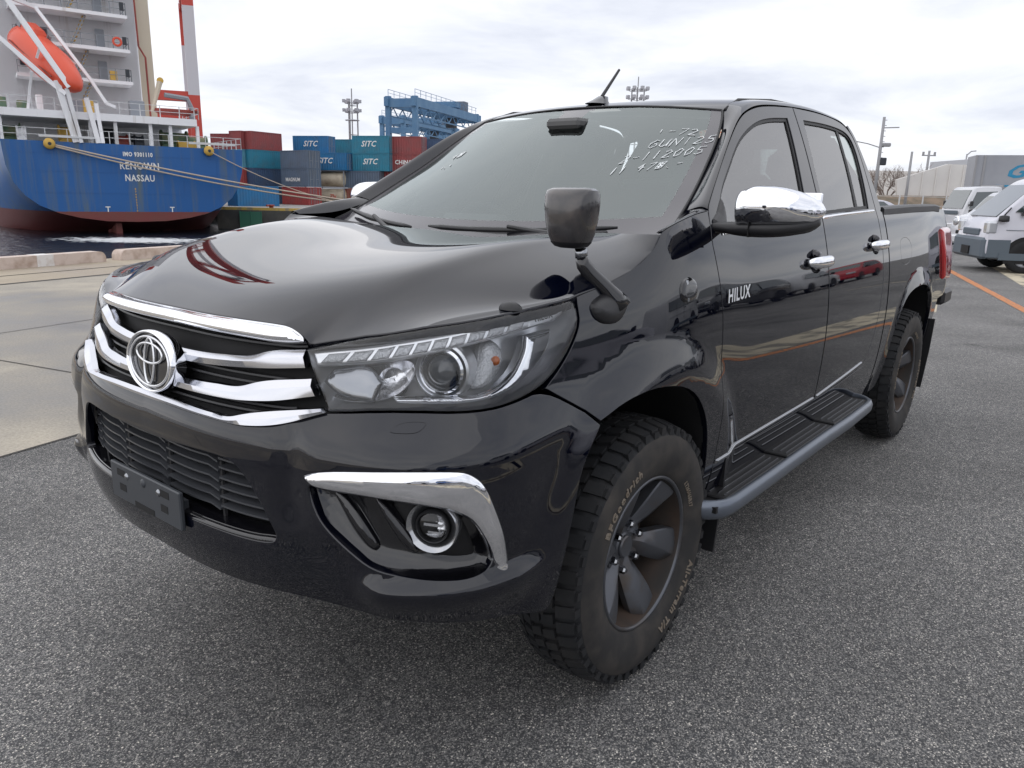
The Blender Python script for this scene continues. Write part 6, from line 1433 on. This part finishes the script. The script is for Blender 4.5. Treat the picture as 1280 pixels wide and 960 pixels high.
for x in (-10.5, -6.5):
    bars(MB(), [(x, 0, 33), (x, 4, 50)], .9, .9).build('mast_leg', 'cwhite', QC); bars(MB(), [(x, 4, 50), (x, -38, 35.5)], .35, .35).build('stay', 'dark', QC); bars(MB(), [(x, 4, 50), (x, 24, 35.5)], .35, .35).build('stay', 'dark', QC)
def tower(r, d, H_, label, w=1.5, n=6, base=-1):
    o = thing('light_tower', label, 'light tower', Wp(r, d, base), FRZ+.3, 'floodlight towers'); b = MB()
    for a in range(3): x, y = w*.62*math.cos(a*2*PI/3), w*.62*math.sin(a*2*PI/3); b.tube([(x, y, 0), (x, y, H_)], .13, 5)
    for z in np.arange(2, H_, 2.4):
        P = [(w*.62*math.cos(a*2*PI/3), w*.62*math.sin(a*2*PI/3), z) for a in range(3)]; b.tube(P, .05, 4, close=True)
    b.tube([(0, 0, 0), (0, 0, H_+2)], .10, 5); b.build('mast', 'pole', o)
    for z in (H_-.4, H_-1.9, H_-3.2):
        MB().tube([(w*.8*math.cos(t), w*.8*math.sin(t), z) for t in np.linspace(0, 2*PI, 12, endpoint=False)], .07, 4, close=True).build('lamp_ring', 'lamp', o)
        if z < H_-3: continue
        for t in np.linspace(0, 2*PI, n, endpoint=False): MB().box((w*.9*math.cos(t), w*.9*math.sin(t), z+.35), (.55, .55, .5), rz=t).build('floodlight', 'lamp', o)
tower(-28.7, 140, 17.2, 'slim grey floodlight tower left of the blue gantry cranes'); tower(-60, 190, 12.0, 'floodlight tower just peeking over the containers beside the ship', 1.6); tower(22.0, 150, 21.5, 'floodlight tower rising just above the truck roof right of the aerial', 2.1, 8)
# utility poles on the right
def upole(r, d, h, label, arm=None, rr=.13, extra=False):
    o = thing('utility_pole', label, 'pole', Wp(r, d, 0), FRZ, 'poles on the right'); MB().tube([(0, 0, 0), (0, 0, h)], [rr*1.2, rr*.8], 8).build('pole', 'pole', o, smooth=True)
    if arm: MB().tube([(0, 0, arm[1]), (arm[0], 0, arm[1]+.05)], .04, 5).build('arm', 'pole', o)
    if extra:
        for z in np.arange(h-3, h, .35): MB().box((.12, 0, z), (.2, .04, .04)).build('step', 'pole', o)
    return o
p_ = upole(24.9, 55, 6.9, 'tall leaning utility pole with a side arm behind the truck bed', (1.1, 6.2), .12, True); MB().tube([(0, 0, 4.9), (-.9, 0, 5.15), (-1.8, 0, 5.3)], .035, 5).build('lamp_arm', 'pole', p_); MB().box((.35, 0, 5.1), (.6, .3, .25), ch=.05).build('transformer', 'pole', p_); MB().box((.28, 0, 4.0), (.4, .35, .5), ch=.05).build('signal_head', 'dark', p_)
upole(27.6, 56, 4.75, 'plain leaning pole between the bare trees and the second cross arm pole', None, .10); q_ = upole(36.0, 70, 5.7, 'thin pole with a small cross arm above the white wall', None, .12); MB().box((0, 0, 5.3), (1.2, .1, .1)).build('cross_arm', 'pole', q_)
for x in (-.5, .5): MB().box((x, 0, 5.45), (.14, .14, .3)).build('insulator', 'pole', q_)
q_ = upole(36.5, 65, 5.2, 'thin lamp post left of the lettered trailer', None, .07); MB().tube([(0, 0, 5.1), (.3, 0, 5.4), (.7, 0, 5.45)], .05, 5).build('lamp_arm', 'pole', q_)
# bare trees
M['bark'] = mat('bare_branches', (.20, .16, .14), .9)
def btree(r, d, h, label, seed):
    rg = np.random.default_rng(seed); o = thing('bare_tree', label, 'tree', Wp(r, d, .3), FRZ, 'bare trees behind the truck bed'); b = MB(); tr = MB()
    tr.tube([(0, 0, 0), (.05, 0, h*.22)], [.13, .10], 6); tr.build('trunk', 'bark', o)
    def grow(p, v, L_, r_, k):
        q = p+v*L_; md = p+v*L_*.5+rg.normal(0, .04*L_, 3); b.tube([p, md, q], [r_, r_*.8, r_*.6], 4 if k > 1 else 3)
        if k <= 0: return
        for i in range(rg.integers(2, 4)):
            nv_ = v+rg.normal(0, .42, 3); nv_[2] = abs(nv_[2])*.9+.25; nv_ /= np.linalg.norm(nv_); grow(p+v*L_*rg.uniform(.55, 1), nv_, L_*rg.uniform(.6, .85), r_*.6, k-1)
    for i in range(5):
        v = np.array([rg.normal(0, .5), rg.normal(0, .5), 1]); v /= np.linalg.norm(v); grow(np.array([.05, 0, h*.2]), v, h*.30, .06, 4)
    b.build('branches', 'bark', o)
for i, (r, d, h, lb) in enumerate(((28.2, 61, 3.6, 'leftmost bare leafless tree right beside the leaning pole'), (29.6, 62.5, 4.3, 'tallest bare leafless tree behind the truck bed'), (30.9, 61.5, 3.9, 'bare leafless tree standing left of the plain pole'), (32.6, 63, 4.2, 'bare leafless tree at the left end of the white wall'), (27.1, 63, 2.9, 'smallest bare leafless tree beside the cab rear edge'))): btree(r*.985, d, h, lb, 10+i)
# bank, white wall, building
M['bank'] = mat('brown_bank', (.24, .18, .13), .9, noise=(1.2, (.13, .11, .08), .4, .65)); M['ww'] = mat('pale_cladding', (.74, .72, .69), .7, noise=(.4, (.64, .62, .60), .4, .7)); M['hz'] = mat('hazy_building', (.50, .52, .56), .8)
bk = mk('earth_bank', [Wp(20, 56, 0), Wp(52, 56, 0), Wp(52, 59, 1.9), Wp(20, 59, 1.75), Wp(52, 90, 1.9), Wp(20, 90, 1.75)], [(0, 1, 2, 3), (3, 2, 4, 5)], 'bank', smooth=False); bk['kind'] = 'structure'
wv = thing('white_wall', 'long pale wall with a sloping top on the brown bank behind the parked vans', 'wall', Wp(0, 0, 0), 0)
P = [(28.9, 60, 1.75), (36, 60, 1.8), (36, 60, 4.1), (32.4, 60, 4.15), (28.7, 60, 2.95)]; V = [Wp(*p) for p in P]+[Wp(r, d+.25, z) for r, d, z in P]; MB().add(np.array(V)-np.array(Wp(0, 0, 0)), [(0, 1, 2, 3, 4), (9, 8, 7, 6, 5)]+[(i, 5+i, 5+(i+1) % 5, (i+1) % 5) for i in range(5)]).build('wall_face', 'ww', wv)
for k_ in range(7):
    r = 29.6+k_*1.0; zt = min(4.1, 2.95+(r-28.7)*.325); x, y, z = np.array(Wp(r, 59.93, 1.8))-np.array(Wp(0, 0, 0)); MB().box((0, 0, (zt-1.8)/2), (.06, .06, zt-1.8)).build('panel_joint', 'ww', wv, loc=(x, y, 1.8), rot=(0, 0, FRZ))
pbox('distant_building', 'hazy pale grey box building above the white wall', 'building', 37.5, 66, 1.5, (3.6, 6, 3.2), 'hz')
pbox('warehouse', 'long low pale warehouse beyond the parked vans', 'building', 62, 95, 0, (50, 14, 4.6), 'ww')
fn = thing('guard_fence', 'thin wire fence with pale posts below the bank behind the truck bed', 'fence', Wp(30, 54, 0), FRZ)
for x in np.arange(-7, 12, 1.6): MB().box((x, 0, .9), (.07, .07, 1.8)).build('post', 'rail', fn)
for z in (.5, 1.1, 1.7): MB().tube([(-7, 0, z), (12, 0, z)], .02, 4).build('wire', 'rail', fn)
# ================================================================ other vehicles
M['vwhite'] = mat('white_car_paint', (.60, .61, .64), .25, 0, .8); M['vsilver'] = mat('silver_lilac_car_paint', (.55, .55, .61), .25, .1, .8); M['vgrey'] = mat('grey_bumper_plastic', (.10, .125, .15), .6); M['vblue'] = mat('blue_lorry_paint', (.02, .07, .22), .3, 0, .6); M['vred'] = mat('red_machine_paint', (.40, .02, .03), .4); M['vblack'] = mat('dark_car_paint', (.02, .022, .028), .2, 0, 1)
M['vglass'] = mat('car_glass', (.05, .065, .065), .03, 0, 1, spec=1); M['shade'] = mat('pale_green_sunshade', (.38, .52, .33), .7); M['vrim'] = mat('steel_wheel_silver', (.45, .46, .48), .35, .6); M['vlamp'] = mat('car_headlamp', (.55, .57, .60), .10, .4, 1)
def wheel_simple(parent, x, y, r, sgn):
    w = bpy.data.objects.new('wheel', None); COL.objects.link(w); w.parent = parent; w.location = (x, y, r)
    MB().lathe([(r*.62, .09), (r*.90, .10), (r, .07), (r, -.07), (r*.9, -.10), (r*.6, -.10)], 32).build('tyre', 'tyre', w, smooth=True, sharp=50)
    b = MB().lathe([(0, .05*sgn), (r*.2, .06*sgn), (r*.24, .03*sgn), (r*.56, .045*sgn), (r*.62, .085*sgn), (r*.64, .06*sgn), (r*.64, -.04*sgn)], 32); b.build('rim', 'vrim', w, smooth=True, sharp=40)
    h = MB()
    for k_ in range(6): a = k_*PI/3+.3; h.box((r*.42*math.cos(a), .048*sgn, r*.42*math.sin(a)), (r*.20, .02, r*.16), R=[[math.cos(a), 0, -math.sin(a)], [0, 1, 0], [math.sin(a), 0, math.cos(a)]])
    h.build('rim_opening', 'matte', w)
def vehicle(name, label, cat, contour, w, belt, paint, wheels, rw, wins, front=None, lamps=None, bumper=None, group=None, tum=.16, mirror=None, rz=0, loc=(0, 0, 0), extra=None):
    """contour: side outline (x,z) clockwise from the front bottom; front is +x, left side is +y"""
    o = thing(name, label, cat, loc, rz, group)
    def hw(z): return w/2-max(0, z-belt)*tum
    contour = chaikin(contour, 2); n = len(contour); C = np.array(contour, float); cen = C.mean(0); ins = C-onormal(C if area2(C) > 0 else C)*0
    nn = onormal(C)*(1 if area2(C) > 0 else -1); ins = C-nn*.05; mid = C-nn*.015
    V = []
    for P, dy in ((ins, 0), (mid, .025), (C, .075)):
        for p, q_ in zip(P, C): V.append((p[0], hw(q_[1])-dy, p[1]))
    V += [(x, -y, z) for x, y, z in V[::-1]]
    F = [tuple(range(n))]; 
    for r in range(5):
        for i in range(n): a, b_ = r*n+i, r*n+(i+1) % n; F.append((a, a+n, b_+n, b_) )
    # the mirrored half is stored reversed
    V2 = V[:3*n]+[(x, -y, z) for k_ in (2, 1, 0) for x, y, z in V[k_*n:(k_+1)*n]]; F.append(tuple(range(5*n, 6*n))[::-1])
    me = mk('body', V2, F, paint, o, smooth=True, sharp=60)
    # check face orientation
    if me.data.polygons[0].normal.y < 0: me.data.flip_normals()
    for x in wheels:
        for sy in (1, -1):
            wheel_simple(o, x, sy*(w/2-.085), rw, sy)
            A_ = [(x+(rw+.07)*math.cos(a), sy*(w/2+.003), rw+(rw+.07)*math.sin(a)) for a in np.linspace(-.35, PI+.35, 18)]; mk('wheel_arch', A_, [tuple(range(18)) if sy < 0 else tuple(range(18))[::-1]], 'matte', o, smooth=False)
    for nm, poly, mm in wins:
        for sy in (1, -1):
            P = [(x, sy*(hw(z)+.006), z) for x, z in poly]; P = P if sy > 0 else P[::-1]
            P2 = [(x, sy*(hw(z)-.02), z) for x, z in poly]; P2 = P2 if sy > 0 else P2[::-1]; m2 = len(P)
            mk(nm, P+P2, [tuple(range(m2)), tuple(range(m2, 2*m2))[::-1]]+[(i, m2+i, m2+(i+1) % m2, (i+1) % m2) for i in range(m2)], mm, o, smooth=False)
    if front: # windscreen from (x0,z0) up to (x1,z1)
        (x0, z0), (x1, z1) = front; e = .012; V = [(x0+e, hw(z0)-.11, z0), (x0+e, -hw(z0)+.11, z0), (x1+e, -hw(z1)+.10, z1), (x1+e, hw(z1)-.10, z1)]
        V += [(x-.03, y, z-.01) for x, y, z in V]; mk('windscreen', V, [(0, 1, 2, 3)[::-1], (4, 5, 6, 7)]+[(i, 4+i, 4+(i+1) % 4, (i+1) % 4) for i in range(4)], 'vglass', o, smooth=False)
    if lamps:
        x, z, a, b_ = lamps
        for sy in (1, -1): MB().box((x, sy*(w/2-a/2-.02), z), (.14, a, b_), ch=.03).build('headlight', 'vlamp', o)
    if bumper:
        x, z0, z1, L_, mm = bumper; b = MB().box((x, 0, (z0+z1)/2), (.18, w-.02, z1-z0), ch=.05); b.build('bumper', mm, o)
        for sy in (1, -1): MB().box((x-L_/2, sy*(w/2-.035), (z0+z1)/2), (L_, .08, z1-z0-.03), ch=.025).build('bumper_side', mm, o)
    if mirror:
        x, z = mirror
        for sy in (1, -1): MB().box((x, sy*(w/2+.14), z), (.10, .14, .20), ch=.03).box((x, sy*(w/2+.03), z-.06), (.05, .16, .05)).build('door_mirror', 'black', o)
    if extra: extra(o, w)
    return o
PIv = FRZ+PI   # facing left in the port frame
hiace = [(2.32, .30), (2.36, .55), (2.30, .93), (2.16, 1.12), (1.50, 1.78), (1.30, 1.90), (.9, 1.97), (-1.9, 1.97), (-2.25, 1.90), (-2.34, 1.2), (-2.34, .35), (-2.2, .28), (2.1, .26)]
def hx(o, w):
    for sy in (1, -1):
        MB().box((2.24, sy*(w/2-.10), .90), (.20, .24, .26), ch=.04).build('headlight', 'vlamp', o)
        MB().box((.1, sy*(w/2+.002), .33), (3.9, .03, .14)).build('sill', 'vgrey', o)
        for x in (1.02, -.02, -1.1): MB().box((x, sy*(w/2+.003), 1.05), (.010, .006, 1.1)).build('door_gap', 'matte', o)
        MB().box((-.02, sy*(w/2+.004), .86), (4.0, .008, .012)).build('body_crease', 'vgrey', o)
        MB().box((.15, sy*(w/2+.02), 1.12), (.2, .03, .04)).build('door_handle', 'black', o)
    MB().box((2.33, 0, .80), (.05, .9, .14), ch=.02).build('grille', 'vgrey', o); MB().box((2.40, 0, .42), (.03, .44, .17)).build('plate_holder', 'matte', o)
    MB().lathe([(0, .0), (.09, .01), (.10, .03), (.09, .12), (0, .14)], 14, (2.10, w/2+.12, 1.02), 'z').tube([(1.95, w/2-.02, 1.30), (2.10, w/2+.12, 1.16)], .015, 6).build('round_under_mirror', 'black', o, smooth=True)
van = vehicle('van', 'silver white high-sided van with grey bumper nearest on the right edge', 'van', hiace, 1.69, 1.10, 'vsilver', (1.56, -1.05), .335,
        [('side_window', [(1.86, 1.22), (1.42, 1.66), (1.10, 1.74), (1.04, 1.74), (1.04, 1.20)], 'vglass'), ('side_window', [(.95, 1.20), (.95, 1.74), (-.05, 1.76), (-.05, 1.20)], 'vglass'), ('side_window', [(-.15, 1.20), (-.15, 1.76), (-2.05, 1.76), (-2.1, 1.20)], 'vglass')],
        ((2.16, 1.13), (1.50, 1.77)), None, (2.30, .27, .70, .46, 'vgrey'), tum=.13, mirror=(1.72, 1.24), rz=PIv-math.radians(11.5), loc=Wp(12.03, 16.26, 0), extra=hx)
MB().box((1.30, .845+.012, 1.40), (.40, .008, .28)).build('sunshade', 'shade', van)
kei = [(1.62, .26), (1.66, .55), (1.60, .85), (1.50, 1.0), (1.15, 1.08), (.75, 1.60), (.55, 1.72), (-1.45, 1.75), (-1.62, 1.55), (-1.66, .35), (-1.5, .24), (1.45, .22)]
def kx(o, w):
    for sy in (1, -1):
        MB().lathe([(.0, .05), (.09, .045), (.12, .0), (.12, -.05)], 20, (1.60, sy*(w/2-.26), .86), 'x').build('round_headlight', 'vlamp', o, smooth=True); MB().lathe([(.12, .03), (.145, .02), (.145, -.02), (.12, -.03)], 20, (1.60, sy*(w/2-.26), .86), 'x').build('headlight_ring', 'chrome', o, smooth=True)
    MB().box((1.64, 0, .56), (.06, .7, .10), ch=.02).build('grille', 'matte', o); MB().box((1.68, 0, .40), (.03, .33, .16)).build('number_plate', 'vwhite', o)
vehicle('minivan', 'small white boxy car with round headlights parked behind the silver van', 'car', kei, 1.48, .98, 'vwhite', (1.15, -1.15), .28,
        [('side_window', [(.98, 1.08), (.66, 1.52), (.05, 1.54), (.05, 1.06)], 'vglass'), ('side_window', [(-.05, 1.06), (-.05, 1.54), (-1.4, 1.56), (-1.45, 1.06)], 'vglass')], ((1.14, 1.10), (.76, 1.58)), None, (1.66, .24, .48, .4, 'vwhite'), mirror=(1.0, 1.10), rz=PIv, loc=Wp(12.75+1.7, 22.4, 0), extra=kx)
cab = [(2.35, .32), (2.38, .8), (2.30, 1.12), (1.98, 1.92), (1.80, 2.02), (.85, 2.04), (.78, 1.95), (.76, .75), (-2.35, .75), (-2.35, .55), (-2.2, .45), (.7, .40), (1.0, .34)]
def tx(o, w):
    MB().box((-.85, 0, 1.05), (3.0, w, .05)).box((-.85, w/2-.02, 1.25), (3.0, .04, .40)).box((-.85, -w/2+.02, 1.25), (3.0, .04, .40)).build('drop_side_bed', 'vwhite', o)
    MB().box((2.40, 0, .98), (.04, 1.2, .16), ch=.02).build('grille', 'vgrey', o); MB().box((.80, 0, 1.75), (.05, w-.2, .7)).build('headboard', 'pole', o)
    for sy in (1, -1): MB().box((2.38, sy*(w/2-.24), .74), (.06, .30, .16), ch=.03).build('headlight', 'vlamp', o)
    MB().box((2.42, 0, .5), (.03, .36, .17)).build('number_plate', 'vwhite', o)
vehicle('small_truck', 'white cab-over light truck parked third in the row behind the small boxy car', 'truck', cab, 1.70, 1.15, 'vwhite', (1.75, -1.5), .33,
        [('side_window', [(2.08, 1.16), (1.84, 1.80), (1.0, 1.84), (.98, 1.16)], 'vglass')], ((2.31, 1.15), (2.00, 1.88)), None, (2.38, .33, .56, .5, 'vwhite'), tum=.12, mirror=(2.1, 1.35), rz=PIv, loc=Wp(17.9+2.45, 32.6, 0), extra=tx)
sed_ = [(2.2, .28), (2.25, .55), (2.15, .78), (1.2, .92), (.55, 1.36), (.2, 1.43), (-1.0, 1.44), (-1.75, 1.05), (-2.2, .98), (-2.25, .5), (-2.1, .26), (2.0, .24)]
swin = [('side_window', [(1.0, .96), (.5, 1.32), (-.1, 1.35), (-.1, .95)], 'vglass'), ('side_window', [(-.2, .95), (-.2, 1.35), (-.9, 1.34), (-1.4, 1.0)], 'vglass')]
def sx_(o, w): MB().box((2.22, 0, .58), (.06, .9, .16), ch=.03).build('grille', 'matte', o)
vehicle('sedan', 'silver saloon car just visible over the truck bed rail', 'car', sed_, 1.72, .92, 'vsilver', (1.35, -1.35), .31, swin, ((1.18, .94), (.58, 1.35)), (2.18, .68, .42, .16), (2.22, .26, .48, .5, 'vsilver'), mirror=(.9, 1.0), rz=PIv, loc=Wp(17.6, 40.5, 0), extra=sx_)
# lettered trailer
TRL = thing('box_trailer', 'tall grey box lorry body with a large blue letter G behind the vans', 'trailer', Wp(26.0, 45.5, 0), FRZ-math.radians(20))
MB().box((6.2, 1.25, 3.02), (12.2, 2.5, 1.98)).build('cargo_box', 'tbox', TRL); MB().box((6.2, 1.25, 1.66), (12.0, 2.45, .72)).build('lower_box', 'ww', TRL); MB().box((6.2, 1.3, 1.0), (11.6, 1.8, .35)).build('chassis', 'vgrey', TRL)
for x in (.12, .55): MB().box((x, -.03, 3.0), (.10, .06, 2.0)).build('door_frame', 'pole', TRL)
for x in (1.5, 2.6, 9.0, 10.2): MB().lathe([(0, -.1), (.3, -.1), (.5, -.08), (.5, .1), (0, .12)], 24, (x, .25, .5), 'y').build('wheel', 'tyre', TRL, smooth=True)
text_on('emblem', 'G', 1.35, 'gblue', TRL, lambda V: np.stack([2.05+V[:, 0]*1.05, np.full(len(V), -.012), 3.12+V[:, 1]*.78], 1), .03, shear=.55)
MB().box((1.75, -.012, 2.34), (.95, .02, .10)).build('emblem_line', 'gblue', TRL)
# vehicles standing on the camera side of the lot: out of frame, mirrored in the doors and wings
suv = [(2.3, .34), (2.34, .65), (2.25, .95), (1.25, 1.10), (.60, 1.58), (.3, 1.68), (-1.7, 1.70), (-2.2, 1.30), (-2.3, .6), (-2.15, .32), (2.1, .30)]
swin2 = [('side_window', [(1.05, 1.14), (.55, 1.55), (-.1, 1.58), (-.1, 1.12)], 'vglass'), ('side_window', [(-.2, 1.12), (-.2, 1.58), (-1.5, 1.58), (-1.9, 1.2)], 'vglass')]
def sv(paint, x, y, rz, label, nm='parked_suv'): return vehicle(nm, label, 'car', suv, 1.84, 1.08, paint, (1.4, -1.35), .36, swin2, ((1.24, 1.12), (.64, 1.56)), (2.26, .82, .42, .16), (2.3, .34, .60, .5, paint), mirror=(.95, 1.18), rz=rz, loc=(x, y, 0), extra=sx_, group='vehicles mirrored in the truck bodywork')
sv('vwhite', -1.5, 9.0, 0, 'white off-road car seen side-on, mirrored in the front wing of the black truck')
sv('vsilver', -7.2, 9.4, PI, 'silver off-road car behind the white one in the row mirrored in the truck side')
vehicle('parked_van', 'white van mirrored in the front door of the black truck', 'van', hiace, 1.69, 1.10, 'vwhite', (1.44, -1.13), .335, [('side_window', [(1.82, 1.22), (1.42, 1.66), (1.04, 1.74), (1.04, 1.20)], 'vglass'), ('side_window', [(.95, 1.20), (.95, 1.74), (-2.05, 1.76), (-2.1, 1.20)], 'vglass')], ((2.16, 1.13), (1.50, 1.77)), None, (2.30, .27, .70, .46, 'vwhite'), tum=.13, rz=PI, loc=(-13.2, 9.6, 0), extra=hx, group='vehicles mirrored in the truck bodywork')
sv('vblack', -19.2, 9.3, 0, 'dark off-road car mirrored in the rear door'); sv('vwhite', -25.5, 9.6, PI, 'farthest white off-road car of the row mirrored in the truck side')
sv('vred', -31.8, 9.4, 0, 'red off-road car at the end of the row mirrored in the truck side')
vehicle('blue_lorry', 'blue light truck mirrored in the front corner of the black truck', 'truck', cab, 1.70, 1.15, 'vblue', (1.75, -1.5), .33, [('side_window', [(2.08, 1.16), (1.84, 1.80), (1.0, 1.84), (.98, 1.16)], 'vglass')], ((2.31, 1.15), (2.00, 1.88)), None, (2.38, .33, .56, .5, 'vwhite'), tum=.12, rz=-.2, loc=(5.2, 10.4, 0), extra=tx, group='vehicles mirrored in the truck bodywork')
sv('vwhite', 11.5, 9.0, -.6, 'white off-road car right of the blue light truck in the wing reflection')
